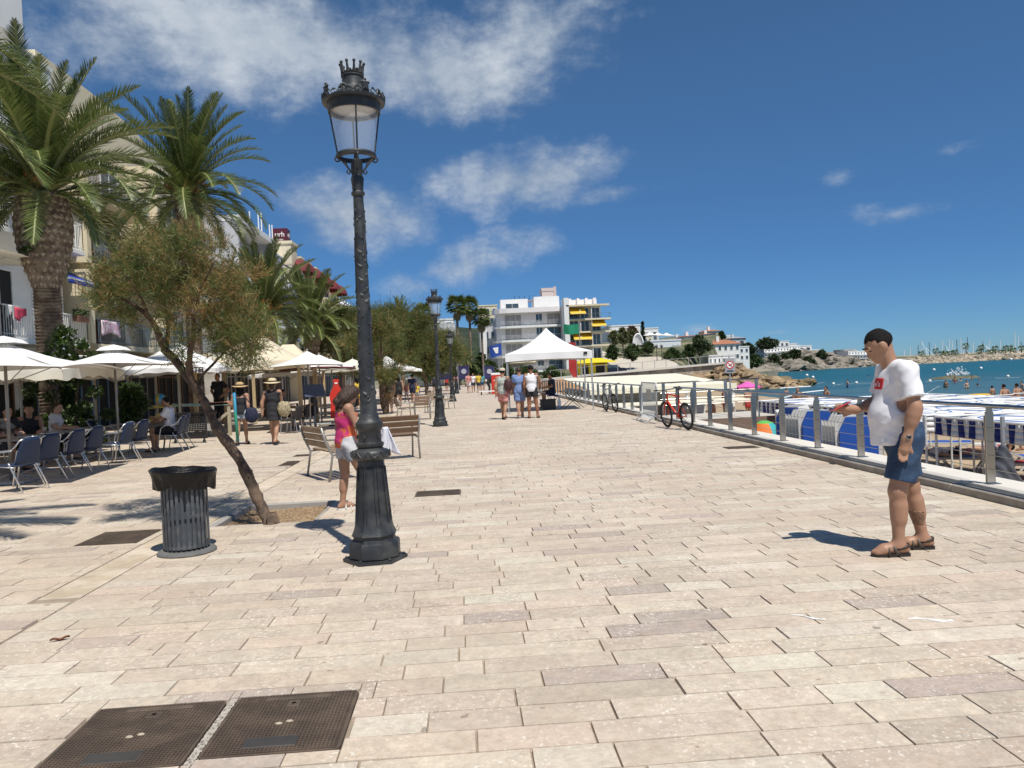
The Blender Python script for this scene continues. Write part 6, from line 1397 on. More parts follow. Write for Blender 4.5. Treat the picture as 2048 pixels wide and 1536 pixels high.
cu = bpy.data.curves.new('lettering', 'FONT'); cu.body = "Levi's"; cu.size = .058; cu.align_x = 'CENTER'; cu.align_y = 'CENTER'; cu.extrude = .0; cu.resolution_u = 3; me = text_mesh(cu); me.materials.clear(); me.materials.append(CW)
for v in me.vertices:
    x, z = -v.co.x-.0, 1.332+v.co.y; ys = np.linspace(.05, .4, 200); d = topf(np.stack([np.full(200, x), ys, np.full(200, z)], 1)); ins = np.where(d < 0)[0]; v.co = (x, (ys[ins[-1]] if len(ins) else .15)+.009, z)
mk('chest_lettering', me, hero)
tm = bpy.data.materials.new('tattoo_ink'); tm.use_nodes = True; t = tm.node_tree; b = t.nodes['Principled BSDF']; g_ = N(t, 'ShaderNodeTexCoord').outputs['Object']; vo = N(t, 'ShaderNodeTexVoronoi'); vo.inputs['Scale'].default_value = 60; t.links.new(g_, vo.inputs['Vector']); wv = N(t, 'ShaderNodeTexMagic'); wv.inputs['Scale'].default_value = 45; wv.turbulence_depth = 3; t.links.new(g_, wv.inputs['Vector'])
t.links.new(mixc(t, mapr(t, wv.outputs['Fac'], .45, .55), (.06, .045, .035), (.33, .17, .10)), b.inputs['Base Color']); b.inputs['Roughness'].default_value = .55
lo_, hi_ = (.02, -.2, .20), (.2, .1, .315); mk('calf_tattoo', smesh('calf_tattoo', lambda P: band(P, bodyf, .0022, lo_, hi_), np.array(lo_)-.02, np.array(hi_)+.02, .0075, tm), hero)
lo_, hi_ = (-.215, -.2, .85), (-.0, -.09, 1.0)
def ring(c, ax, r_, rr, nm, mat, par, n=20):
    ax = Vector(ax).normalized(); q = ax.to_track_quat('Z', 'Y').to_matrix().to_4x4(); q.translation = Vector(c); mk(nm, MB().lathe([(r_, -rr), (r_+.006, -rr), (r_+.006, rr), (r_, rr), (r_, -rr)], n, capb=False, capt=False).xf(q).mesh(nm, mat, 40), par); return q
wv_ = Vector(J['Lwr'])-Vector(J['Lel']); wp = Vector(J['Lwr'])-wv_.normalized()*.02
w_ = thing('wristwatch', 'black strapped wristwatch with steel case on the left wrist', 'watch', (3.36, 5.86, 0), R(79)); q = ring(wp, wv_, .031, .011, 'strap', BLACK, w_)
mk('case', MB().lathe([(.018, 0), (.019, .002), (.019, .009), (.016, .012), (.0, .012)], 18).xf(Matrix.Translation(wp+Vector((-.036, .004, 0))) @ Matrix.Rotation(-PI/2, 4, 'Y')).mesh('case', STEEL, 40), w_); mk('dial', MB().lathe([(.014, 0), (.014, .001)], 16).xf(Matrix.Translation(wp+Vector((-.0485, .004, 0))) @ Matrix.Rotation(-PI/2, 4, 'Y')).mesh('dial', BLACK), w_)
wp = Vector(J['Rwr'])-(Vector(J['Rwr'])-Vector(J['Rel'])).normalized()*.01; ring(wp, Vector(J['Rwr'])-Vector(J['Rel']), .032, .009, 'bracelet', pm('red_band', (.3, .02, .02), .6, .1, 9), tag(thing('wristband', 'red wristband worn on the wrist holding the phone', 'bracelet', (3.36, 5.86, 0), R(79))))
ph = thing('phone', 'red smartphone held in front of the man at belly height', 'phone', (0, 0, 0)); ph.parent = None
Mp = Matrix.Translation((3.36, 5.86, 0)) @ Matrix.Rotation(R(79), 4, 'Z') @ Matrix.Translation((.085, .395, 1.165)) @ Matrix.Rotation(R(-24), 4, 'X') @ Matrix.Rotation(R(8), 4, 'Z')
ph.matrix_world = Mp; MB().cb(-.038, .038, -.078, .078, -.0055, .0045, ch=.004).build('case', pm('phone_red', (.55, .03, .03), .35, .05, 9), ph); MB().cb(-.034, .034, -.073, .073, .0046, .0052).build('glass_face', pm('phone_glass', (.03, .03, .035), .08, .1, 5), ph)
SAND = pm('sandal_leather', (.05, .028, .02), .55, .25, 20); SANDT = pm('sandal_taupe', (.10, .078, .06), .6, .2, 20)
for s, an, toe in (('L', J['Lan'], J['Ltoe']), ('R', J['Ran'], J['Rtoe'])):
    fd = Vector(toe)-Vector(an); fd.z = 0; fd.normalize(); sd = Vector((fd.y, -fd.x, 0)); a = Vector((an[0], an[1], 0)); P = lambda x, y, z: a+sd*x+fd*y+Vector((0, 0, z))
    poly = [P(x, y, 0)[:2] for x, y in ((-.03, -.075), (.0, -.085), (.03, -.075), (.04, -.02), (.048, .10), (.045, .17), (.02, .205), (-.012, .205), (-.04, .17), (-.048, .10), (-.04, -.02))]
    mk('sandal_sole', MB().prism(poly, .024).mesh('sandal_sole', SHOE), hero)
    mk('sandal_strap', MB().tube([P(-.046, .09, .02), P(-.04, .085, .055), P(0, .10, .078), P(.04, .085, .055), P(.046, .09, .02)], .011, 6, flat=2.2).tube([P(-.044, .02, .02), P(-.036, .05, .075), P(0, .06, .098), P(.036, .05, .075), P(.044, .02, .02)], .009, 6, flat=2.0).mesh('sandal_strap', SANDT, True), hero)
    mk('heel_strap', MB().tube([P(-.042, .03, .06), P(-.045, -.03, .075), P(-.03, -.065, .085), P(0, -.075, .088), P(.03, -.065, .085), P(.045, -.03, .075), P(.042, .03, .06)], .007, 6, flat=1.8).tube([P(0, .155, .03), P(-.02, .11, .066), P(-.045, .06, .03)], .007, 5).tube([P(0, .155, .03), P(.02, .11, .066), P(.045, .06, .03)], .007, 5).mesh('heel_strap', SAND, True), hero)
# --- the girl behind the lamp
gl, J, (hc, HM, hp), FN = person('girl in orange and pink top standing half hidden behind the lamp', (-1.47, 9.3, 0), R(-62), 1.52, 'stand', 'tan', (CORG, 'cami'), (CPAT, .48), 'long', HAIRN, SHOEW, .0115, 1.0, bust=.02,
    over=dict(hd=(0, .055, .905), nk=(0, .005, .832), look=(0, .75, -.66), Rel=(.14, .05, .66), Rwr=(.12, .17, .62), Rkn=(.07, .10, .285), Ran=(.10, .17, .045), Lel=(-.14, -.01, .64), Lwr=(-.12, .05, .50), Lkn=(-.055, .0, .285), Lan=(-.06, -.03, .045)))
hr = [rc(hp(.01, .0, .03), hp(.02, -.03, -.06), .05*1.52, .05*1.52), rc(hp(-.03, -.01, -.02), hp(-.045, .0, -.13), .036*1.52, .026*1.52), rc(hp(.03, -.02, -.02), hp(.03, -.01, -.12), .036*1.52, .024*1.52)]; lo_, hi_ = bounds(hr, .03)
mk('loose_hair', smesh('loose_hair', lambda P: field(P, hr, .02)+.006*np.sin(P[:, 0]*120+8*np.sin(P[:, 2]*30))*np.sin(P[:, 1]*100), lo_, hi_, .009, HAIRN), gl)
rs = rng(91); hm2 = MB()
for k in range(170):
    a = rs.uniform(-1, 1); b_ = rs.uniform(-1, 1); top_ = Vector(hp(.03*a, -.03+.03*b_, .055-.02*abs(a))); m1 = Vector(hp(.058*a+.004*b_, -.035+.035*b_, -.02+.02*b_)); e1 = Vector(hp(.05*a+.02*rs.uniform(-1, 1), -.02+.045*b_, -.10-.05*rs.random())); hm2.tube([top_, top_.lerp(m1, .5)+Vector((0, 0, .012)), m1, m1.lerp(e1, .5)+Vector((rs.uniform(-.01, .01), rs.uniform(-.01, .01), 0)), e1], [.004, .0045, .004, .0035, .0015], 4)
tag(hm2.build('hair_strands', HAIRN, gl), kind='stuff')
p = at(777, 860, 9.2); tw = thing('spotted_towel', 'white towel with blue dots hanging from the hand of the girl', 'towel', (p.x, 9.2, 0)); dm = bpy.data.materials.new('dotted_cloth'); dm.use_nodes = True; t = dm.node_tree; b = t.nodes['Principled BSDF']; g_ = N(t, 'ShaderNodeTexCoord').outputs['Object']; vo = N(t, 'ShaderNodeTexVoronoi'); vo.inputs['Scale'].default_value = 55; vo.inputs['Randomness'].default_value = .1; t.links.new(g_, vo.inputs['Vector']); t.links.new(mixc(t, mapr(t, vo.outputs['Distance'], .3, .36), (.22, .25, .42), (.70, .70, .74)), b.inputs['Base Color']); b.inputs['Roughness'].default_value = .9
MB().grid(lambda u, v: (-.05+.09*v*(u*1.2)+(u-.5)*.08*(1+v), .02*math.sin(u*9+v*3), .98-.30*v*(.8+.35*u)), 16, 12).build('cloth', dm, tw, smooth=True).modifiers.new('thickness', 'SOLIDIFY').thickness = .012
# --- two women in hats
p = gz(485, 890); w1, J, _, _ = person('woman in straw sun hat and denim shorts carrying a navy bag', (p.x, p.y, 0), R(4), 1.60, 'walk2', 'tan', (CBK, 'cami'), (CDENL, .38), 'long', HAIRB, SHOE, .014, .95, bust=.03, hat=(STRAW, 'brim'), over=dict(Lel=(-.14, .0, .66), Lwr=(-.13, .10, .60)))
t_ = thing('pool_noodle', 'long green foam pool noodle carried upright by the first woman', 'pool noodle', (at(467, 760, 20.1).x, 20.1, 0)); MB().tube([(.03, 0, .12), (.01, 0, .7), (0, 0, 1.37)], .038, 10).build('foam_tube', pm('noodle_green', (.03, .28, .16), .6, .25, 1.2, col2=(.02, .2, .38), thr=(.45, .6)), t_, smooth=True)
NAVB = pm('navy_bag', (.012, .016, .045), .8, .15, 12, bump=.2)
def sack(nm, label, loc, w, d, hgt, mat, strap=None, cat='bag', sm=None):
    t_ = thing(nm, label, cat, loc); pr = [el((0, 0, hgt*.42), (w, d, hgt*.46)), rc((-w*.4, 0, hgt*.75), (w*.4, 0, hgt*.75), d*.6)]; lo, hi = bounds(pr, .04)
    mk('sack', smesh('sack', lambda P: field(P, pr, .05)+.006*np.sin(P[:, 0]*50)*np.sin(P[:, 2]*37), lo, hi, .018, mat), t_)
    if strap: MB().tube(strap, .009, 5).build('strap', sm or mat, t_)
    return t_
sack('beach_bag', 'dark navy shoulder bag hanging beside the woman in shorts', (p.x+.30, p.y-.12, .58), .17, .10, .42, NAVB, [(-.1, 0, .36), (-.16, .03, .6), (-.2, .06, .75), (-.1, .04, .6), (.08, 0, .36)])
p = gz(550, 889); w2, J, _, _ = person('woman in black dress and pale straw hat walking away', (p.x, p.y, 0), R(-4), 1.66, 'walk', 'tan', None, None, 'mid', HAIRN, SHOE, .014, 1.03, bust=.03, hat=(STRAWL, 'brim'), dress=(CBK, .16), over=dict(Lel=(-.16, -.03, .65), Lwr=(-.16, -.03, .51)))
WEAVE = pm('woven_basket', (.45, .38, .24), .85, .4, 45, bump=.8, bscale=50, col2=(.22, .18, .10), thr=(.45, .55)); sack('woven_basket', 'round woven straw basket on the arm of the woman in black', (p.x+.30, p.y-.12, .72), .17, .12, .40, WEAVE, [(-.08, 0, .34), (-.1, .05, .5), (-.14, .08, .58), (0, .05, .5), (.06, 0, .34)], 'basket', BLACK)
# --- the trio near the canopy
t3, J, _, _ = person('man in pale cap and pink shorts with a backpack', (1.22, 26.0, 0), R(-20), 1.72, 'walk', 'tan', (CGREY, 'tank'), (CPINK, .75), 'short', HAIRB, SHOE, .018, 1.12, hat=(CTAN if False else pm('cap_cream', (.55, .48, .36), .8, .1, 9), 'cap'))
sack('backpack', 'black and red backpack hung on the man in pink shorts', (1.40, 25.80, .95), .15, .10, .46, pm('pack_maroon', (.05, .018, .02), .6, .3, 6, col2=(.32, .02, .02), thr=(.55, .6)), [(-.1, .1, .42), (-.14, .16, .5), (-.1, .12, .2)])
person('person in blue shirt and blue shorts between two men', (1.80, 26.2, 0), R(5), 1.74, 'walk2', 'tan', (CBLUE, 'tee'), (CBLUE, .78), 'short', HAIRN, SHOEW, .018, 1.15)
person('man in white vest and black shorts, rightmost of the three', (2.18, 25.9, 0), R(-8), 1.80, 'stand', 'deep', (CW, 'tank'), (CBK, .5), 'short', HAIRB, SHOE, .018, 1.0, over=dict(Rel=(.17, .02, .66), Rwr=(.15, .1, .57), Ran=(.10, -.02, .045), Rkn=(.08, .0, .285)))
# --- under the canopy and beyond
person('seated person in dark blue at the folding table under the canopy', (3.55, 31.8, .18), R(100), 1.7, 'sit', 'tan', (CNAVY, 'tee'), (CNAVY, .9), 'short', HAIRB, SHOE, .025)
for (px, Y, pose, a, Hh, sk, top, bot, hr_, lab, hrm, fat) in (
    (777, 34.5, 'walk', 3, 1.78, 'tan', (CBROWN, 'tee'), (CTAN, .9), 'short', 'man in brown checked shirt walking away behind the big lamp', HAIRB, 1.12),
    (797, 43, 'walk2', 10, 1.68, 'tan', (CBK, 'tank'), (CBK, .6), 'long', 'woman in dark clothes walking right of the man in brown', HAIRB, 1.0),
    (824, 47, 'walk', -5, 1.75, 'tan', (CNAVY, 'tee'), (CNAVY, .7), 'short', 'person in navy shirt walking toward the trees', HAIRB, 1.05),
    (833, 48, 'stand', 0, 1.2, 'tan', (CYEL, 'tee'), (CDENL, .6), 'short', 'child in yellow shirt beside the person in navy', HAIRN, 1.0),
    (812, 50, 'walk2', 160, 1.25, 'fair', (CPINK, 'tank'), (CW, .5), 'long', 'small child in pink near the person in navy', HAIRN, 1.0),
    (714, 42, 'stand', 20, 1.68, 'tan', (CYEL, 'tank'), (CYEL, .8), 'long', 'woman in yellow standing just left of the lamp column', HAIRB, 1.0),
    (937, 66, 'walk', 0, 1.72, 'fair', (CPINK, 'tee'), (CW, .7), 'short', 'person in pink shirt and white shorts in the far group', HAIRN, 1.05),
    (946, 68, 'walk2', 175, 1.7, 'tan', (CW, 'tee'), (CNAVY, .7), 'short', 'person in white shirt and navy shorts in the far group', HAIRB, 1.0),
    (957, 66, 'walk', 0, 1.7, 'tan', (CYEL, 'tee'), (CDEN, .7), 'short', 'person in yellow shirt in the far group', HAIRB, 1.0),
    (964, 69, 'stand', 0, 1.65, 'tan', (CTEAL, 'tee'), (CDEN, .6), 'long', 'person in teal shirt at the right of the far group', HAIRB, 1.0),
    (978, 62, 'bend', -90, 1.75, 'deep', (CBK, 'tee'), (CBK, 1.8), 'short', 'street seller in black bending over a low stall', HAIRB, 1.1),
    (868, 74, 'stand', 0, 1.7, 'tan', (CNAVY, 'tee'), (CBK, .8), 'short', 'dark clothed person under the trees by the second lamp', HAIRB, 1.0),
    (893, 78, 'walk', 180, 1.7, 'tan', (CRED, 'tee'), (CBK, .8), 'short', 'person in red shirt between the second and third lamps', HAIRB, 1.0),
    (912, 80, 'walk2', 180, 1.68, 'fair', (CPINK, 'tee'), (CDENL, .6), 'long', 'person in pink top behind the third lamp', HAIRB, 1.0)):
    person(lab, (at(px, 760, Y).x, Y, 0), R(a), Hh, pose, sk, top, bot, hr_, hrm, SHOE, .024 if Y < 50 else .032, fat, group='people strolling on the promenade')
# --- guests at the tables
for (x, y, z, a, sk, top, bot, hr_, lab, hat_, hrm) in (
    (-7.33, 19.45, .03, 95, 'tan', (CW, 'tee'), (CBK, .8), 'short', 'seated man in white shirt gesturing at the rightmost blue chair', None, HAIRB),
    (-9.55, 18.4, .03, -80, 'fair', (CW, 'tee'), (CNAVY, .8), 'short', 'seated guest in white shirt facing outward by the ivy', None, HAIRN),
    (-9.45, 16.35, .03, -120, 'tan', (CBK, 'tee'), (CBK, .9), 'short', 'seated guest in black shirt leaning on the table', None, HAIRB),
    (-9.5, 17.3, .03, -150, 'tan', (CBK, 'tank'), (CBK, .8), 'bun', 'seated guest in black vest with bare shoulders', None, HAIRB),
    (-9.5, 14.0, .03, -60, 'tan', (CTEAL, 'tank'), (CBK, .8), 'mid', 'seated guest in straw hat and teal top at the left edge', (STRAWL, 'brim'), HAIRN),
    (at(560, 760, 26.5).x, 26.5, .03, -90, 'tan', (CNAVY, 'tee'), (CBK, .8), 'short', 'seated guest in navy under the beige pavilion', None, HAIRB),
    (at(625, 760, 26.4).x, 26.4, .03, 95, 'tan', (CBK, 'tee'), (CBK, .8), 'short', 'seated guest in black next to the menu board', None, HAIRB)):
    person(lab, (x, y, z), R(a), 1.72, 'sit', sk, top, bot, hr_, hrm, SHOE, .018, 1.03, hat=hat_, over=dict(Lwr=(-.05, .2, .47), Lel=(-.13, .10, .44)) if 'gestur' in lab else None, group='guests at the cafe tables')
person('waiter in black standing behind the teal timber barrier', (at(436, 760, 27).x, 27, .25), R(160), 1.75, 'hips', 'tan', (CBK, 'tee'), (CBK, 1.8), 'short', HAIRB, SHOE, .02)

# ================================================================== BY THE RAILING AND ON THE BEACH
RUB = pm('tyre_rubber', (.014, .014, .014), .75, .2, 20); REDP = pm('bike_red', (.60, .05, .02), .35, .1, 6); GREYP = pm('bike_grey', (.30, .31, .33), .4, .1, 6)
def bicycle(label, a, b_, lean, paint, rimm):
    """front wheel at a, rear wheel at b"""
    a, b_ = Vector((*a, 0)), Vector((*b_, 0)); d = (a-b_); L = d.length; t_ = thing('bicycle', label, 'bicycle', b_, math.atan2(d.y, d.x)); T = Matrix.Rotation(lean, 4, 'X'); r_ = .335
    def B(m, nm, mat, par=None, sm=True): return m.xf(T).build(nm, mat, par or t_, smooth=sm)
    def torus(c, R_, r, n=32, k=7):
        return MB().tube([(c[0]+R_*math.cos(q*2*PI/n), 0, c[1]+R_*math.sin(q*2*PI/n)) for q in range(n+1)], r, k, 0, False)
    for cx in (0, L):
        w = B(torus((cx, r_), r_-.025, .024), 'tyre', RUB); m = torus((cx, r_), r_-.06, .012)
        for q in range(14): an = q*2*PI/14; m.bar((cx, .012*(-1)**q, r_), (cx+(r_-.06)*math.cos(an), 0, r_+(r_-.06)*math.sin(an)), .0018, 3)
        m.lathe([(.022, -.035), (.03, -.02), (.03, .02), (.022, .035)], 10); o = len(m.v)
        B(m, 'rim', rimm, w)
    hb, st, bb, hd = Vector((0, 0, r_)), Vector((.26, 0, .84)), Vector((.40, 0, .29)), Vector((L-.22, 0, .86)); hd2 = Vector((L-.17, 0, .68)); fa = Vector((L, 0, r_))
    B(MB().bar(st, bb, .019, 8).bar(bb, hd2, .026, 8).bar(st*.94+bb*.06, hd, .02, 8).bar(hd, hd2, .024, 8).bar(bb, hb, .013, 6).bar(st*.8+bb*.2, hb, .010, 6), 'frame', paint)
    B(MB().tube([hd2, hd2+Vector((.03, 0, -.05))], .024, 8).tube([hd2+Vector((.03, -.06, -.07)), fa+Vector((0, -.06, 0))], .019, 8).tube([hd2+Vector((.03, .06, -.07)), fa+Vector((0, .06, 0))], .019, 8).bar(hd2+Vector((.03, -.07, -.06)), hd2+Vector((.03, .07, -.06)), .02, 6), 'fork', paint if paint is REDP else BLACK)
    B(MB().tube([hd, hd+Vector((.03, 0, .1))], .014, 8).tube([hd+Vector((-.02, -.34, .13)), hd+Vector((.03, -.15, .1)), hd+Vector((.03, .15, .1)), hd+Vector((-.02, .34, .13))], .013, 8).tube([hd+Vector((-.03, -.36, .13)), hd+Vector((-.01, -.24, .12))], .018, 8).tube([hd+Vector((-.03, .36, .13)), hd+Vector((-.01, .24, .12))], .018, 8), 'handlebar', BLACK)
    B(MB().bar(st, st+Vector((-.03, 0, .12)), .013, 8).ball(st+Vector((-.08, 0, .15)), (.10, .07, .025), 10, 6).ball(st+Vector((.04, 0, .145)), (.10, .028, .02), 8, 5), 'saddle', BLACK)
    m = MB().lathe([(.085, -.006), (.085, .006)], 18).xf(Matrix.Translation(bb+Vector((0, -.05, 0))) @ Matrix.Rotation(PI/2, 4, 'X')); m.bar(bb+Vector((0, -.07, 0)), bb+Vector((.12, -.08, -.12)), .011, 6).bar(bb+Vector((0, .07, 0)), bb+Vector((-.12, .08, .12)), .011, 6).cb(bb.x+.07, bb.x+.17, -.17, -.08, bb.z-.135, bb.z-.11).cb(bb.x-.17, bb.x-.07, .08, .17, bb.z+.11, bb.z+.135); B(m, 'crankset', BLACK, None, False)
    B(MB().bar(bb+Vector((-.1, -.04, 0)), Vector((.12, -.16, .03)), .009, 5), 'kickstand', BLACK)
    return t_
bicycle('red mountain bike leaning on the near railing end', (5.02, 19.15), (5.22, 18.05), -.10, REDP, BLACK)
bicycle('grey bicycle leaning on the farther railing', (5.22, 26.9), (5.08, 28.0), .10, GREYP, BLACK)
t_ = thing('crowd_barrier', 'galvanised steel crowd barrier standing across the stair gap', 'barrier', (5.1, 20.5, 0), R(88)); L = 2.1
MB().tube([(0, 0, .18), (0, 0, 1.0), (.06, 0, 1.08), (.15, 0, 1.1), (L-.15, 0, 1.1), (L-.06, 0, 1.08), (L, 0, 1.0), (L, 0, .18), (0, 0, .18)], .019, 8).build('frame', GALV, t_, smooth=True)
for k in range(1, 17): MB().bar((k*L/17, 0, .19), (k*L/17, 0, 1.09), .007, 6).build('bar', GALV, t_)
for q in (.3, L-.3): MB().tube([(q, -.28, 0), (q, -.1, .12), (q, 0, .2), (q, .1, .12), (q, .28, 0)], .014, 6).build('foot', GALV, t_)
MB().cb(.75, 1.3, -.012, .012, .62, .92).build('plate', GALV, t_)
# stair landing with railing and sign
ld = thing('stair_landing', 'pale concrete stair landing beyond the crowd barrier', 'steps', (0, 0, 0)); MB().cb(5.97, 9.4, 20.7, 24.1, -2.2, -.01).build('platform', pm('landing_concrete', (.50, .46, .40), .85, .1, 3), ld)
for k in range(7): MB().cb(9.402, 9.4+.34*(k+1), 20.9, 23.9, -2.2, -.2-.19*k if k else -.19).build('step', pm('landing_concrete', (.5, .46, .4)), ld) if False else MB().cb(9.402+.32*k, 9.4+.32*(k+1), 20.9, 23.9, -2.2, -.19*(k+1)).build('step', COPE, ld)
MB().cb(6.1, 9.2, 20.55, 20.69, -1.5, .05).build('boarding', pm('brown_boarding', (.22, .15, .11), .8, .2, 5), ld)
lr = thing('landing_railing', 'steel railing along the far side of the stair landing', 'railing', (6.2, 24.0, 0)); MB().tube([(-.2, 0, 1.02), (3.1, 0, 1.02)], .035, 10, flat=.7).build('handrail', STEEL, lr, smooth=True)
for k in range(4): MB().cb(k*1.0-.05, k*1.0+.05, -.01, .01, 0, 1.0).build('post', STEEL, lr)
for z in (.3, .5, .7): MB().bar((-.1, 0, z), (3.05, 0, z), .005, 5).build('wire', STEEL, lr)
sg = thing('prohibition_sign', 'grey prohibition sign with red ring on a pole by the stairs', 'sign', (at(1459, 735, 22).x, 22.0, 0)); MB().bar((0, 0, 0), (0, 0, 1.72), .025, 8).build('pole', GALV, sg); MB().cb(-.15, .15, -.045, -.028, 1.26, 1.70, ch=.008).build('panel', pm('sign_grey', (.34, .35, .37), .5, .05, 4), sg)
MB().lathe([(.115, 0), (.115, .006), (.09, .006), (.09, 0)], 28, capb=False, capt=False).xf(Matrix.Translation((0, -.046, 1.50)) @ Matrix.Rotation(PI/2, 4, 'X')).build('red_ring', RED, sg); MB().lathe([(.089, 0), (.089, .003)], 28).xf(Matrix.Translation((0, -.0455, 1.50)) @ Matrix.Rotation(PI/2, 4, 'X')).build('white_disc', WHITE, sg); MB().beam((-.065, -.051, 1.565), (.065, -.051, 1.435), .02, .006, upv=(0, 1, 0)).build('red_slash', RED, sg); MB().ball((.0, -.05, 1.49), (.045, .004, .022), 10, 5).ball((.045, -.05, 1.52), (.018, .004, .018), 8, 5).build('pictogram', BLACK, sg); MB().cb(-.10, .10, -.047, -.045, 1.30, 1.34).build('caption_bar', BLACK, sg)
# beach bar with long cream roof
bb = thing('beach_bar', 'long low beach bar under a cream awning roof', 'beach bar', (0, 0, 0)); ROOFC = pm('cream_roof_sheet', (.74, .70, .56), .8, .05, 2)
for k in range(8): x0 = 6.4+k*.96; MB().add([(x0, 39.6, .42), (x0+.94, 39.6, .42), (x0+.94, 51, .98), (x0, 51, .98), (x0, 39.6, .47), (x0+.94, 39.6, .47), (x0+.94, 51, 1.03), (x0, 51, 1.03)], [(4, 5, 6, 7), (0, 1, 5, 4), (0, 3, 2, 1), (1, 2, 6, 5), (3, 0, 4, 7)]).build('roof_sheet', ROOFC, bb)
MB().cb(6.36, 14.1, 39.5, 39.58, .22, .5).build('fascia', ROOFC, bb); TARP = pm('grey_green_tarp', (.30, .30, .25), .8, .1, 2)
MB().cb(6.5, 10.6, 40.2, 40.26, -1.6, .3).build('screen_wall', TARP, bb); MB().cb(6.5, 6.56, 40.3, 51, -1.6, .4).build('side_wall', TARP, bb); MB().cb(10.7, 14.0, 39.7, 39.76, -.42, -.3).build('white_rail', WHITE, bb); MB().cb(11, 13.8, 44, 44.5, -1.7, -.6).build('counter', WHITE, bb); MB().cb(6.4, 14.1, 36.6, 39.4, -.32, -.26).build('lower_awning', ROOFC, bb)
for xx in (6.5, 9, 11.5, 13.95): MB().cb(xx-.06, xx+.06, 39.62, 39.74, -1.9, .42).build('post', WHITE, bb)
# striped sunshades in a row along the wall
STW = pm('stripe_white', (.72, .71, .69), .85, .06, 3); STB = pm('stripe_blue', (.012, .022, .16), .85, .1, 3); WTUBE = pm('white_tube', (.72, .72, .71), .5, .05, 5); RIBB = pm('blue_ribbon', (.05, .16, .45), .8, .1, 4)
for i in range(12):
    y0 = 5.2+(i % 6)*2.75; x0 = 8.25+2.75*(i//6); W, D, zt = 2.25, 2.45, .42-.03*(i//6)
    t_ = thing('striped_sunshade', 'blue and white striped beach sunshade, %s in the %s row' % (('nearest', 'second nearest', 'third nearest', 'fourth nearest', 'fifth nearest', 'farthest')[i % 6], ('front', 'back')[i//6]), 'sunshade', (x0, y0, 0), 0, 'striped sunshades on the sand')
    MB().grid(lambda u, v: (u*W, v*D, zt-.15*math.sin(PI*u)*math.sin(PI*v)+.02*math.sin(u*20+v*7)), 20, 10).build('canvas', STW, t_, smooth=True).modifiers.new('thickness', 'SOLIDIFY').thickness = .006
    def val(P0, P1, nm):
        n = max(4, int((Vector(P1)-Vector(P0)).length/.145)); m = MB(); P0, P1 = Vector(P0), Vector(P1); nn = Vector((-(P1-P0).y, (P1-P0).x, 0)).normalized()
        for k in range(n):
            for j in range(3):
                q = lambda s, v: P0.lerp(P1, s/n)+Vector((0, 0, -.30*v-(.025*abs(math.sin(PI*s)) if v == 1 else 0)))+nn*(.03*math.sin(s*1.9+i)*v)
                m.add([q(k, j/3), q(k+1, j/3), q(k+1, (j+1)/3), q(k, (j+1)/3)], [(0, 1, 2, 3)], k % 2)
        m.build('valance', [STW, STB], t_, smooth=True).modifiers.new('thickness', 'SOLIDIFY').thickness = .006
    val((0, 0, zt), (0, D, zt), 'a'); val((W, 0, zt), (W, D, zt), 'b'); val((0, D, zt), (W, D, zt), 'c'); val((0, 0, zt), (W, 0, zt), 'd')
    for (a, b_) in (((0, 0), (W, 0)), ((0, D), (W, D)), ((0, 0), (0, D)), ((W, 0), (W, D)), ((0, D/2), (W, D/2))): MB().bar((a[0], a[1], zt+.02), (b_[0], b_[1], zt+.02), .022, 6).build('tube', WTUBE, t_)
    for (a, b_) in ((0, 0), (W, 0), (0, D), (W, D)): MB().bar((a, b_, sand_z(x0+a, y0+b_)-.1), (a, b_, zt+.02), .022, 6).build('pole', WTUBE, t_)
    for k in range(2): MB().tube([(W*(.28+.44*k)+.42*math.cos(q*.45), D*.5+.8*math.sin(q*.45), zt+.02) for q in range(15)], .02, 4, flat=.4).build('ribbon', RIBB, t_)
    MB().tube([(0, 0, zt+.03)]+[(k*.4, .3*math.sin(k*1.7), zt+.035) for k in range(1, 11)], .012, 4).build('cord', WTUBE, t_)
# upright stacks of blue sunbeds
PADB = pm('sunbed_blue', (.010, .075, .36), .6, .08, 3); PLAS = pm('sunbed_white', (.58, .57, .54), .5, .06, 5)
def stack(label, x, y, rz, n=5):
    t_ = thing('sunbed_stack', label, 'sunbed stack', (x, y, sand_z(x, y)), rz); out = [(-.31, 0), (.31, 0), (.31, 1.75), (.20, 1.97), (-.20, 1.97), (-.31, 1.75)]; Mx = Matrix(((1, 0, 0, 0), (0, 0, -1, 0), (0, 1, 0, 0), (0, 0, 0, 1)))
    fr = MB().prism(out, .045, Mx).prism([(-.31, .3), (-.36, .4), (-.36, 1.9), (-.31, 1.85)], .05, Mx).prism([(.31, .3), (.36, .4), (.36, 1.9), (.31, 1.85)], .05, Mx).mesh('sunbed_frame', PLAS)
    for k in range(n): mk('sunbed_frame', fr, t_, (-.035*k, .085*k+.05, 0))
    MB().prism([(a*.96, b_*.985+.012) for a, b_ in out], .05, Mx).build('blue_pad', PADB, t_); return t_
stack('left of two upright stacks of blue sunbeds behind the railing', at(1636, 850, 14.2).x, 14.2, R(-8)); stack('right of two upright stacks of blue sunbeds beside the man', at(1716, 860, 12.4).x, 12.4, R(-14))
stack('stack of white sunbeds with navy pads half hidden by a post', at(1580, 850, 15.6).x, 15.6, R(-60), 9)
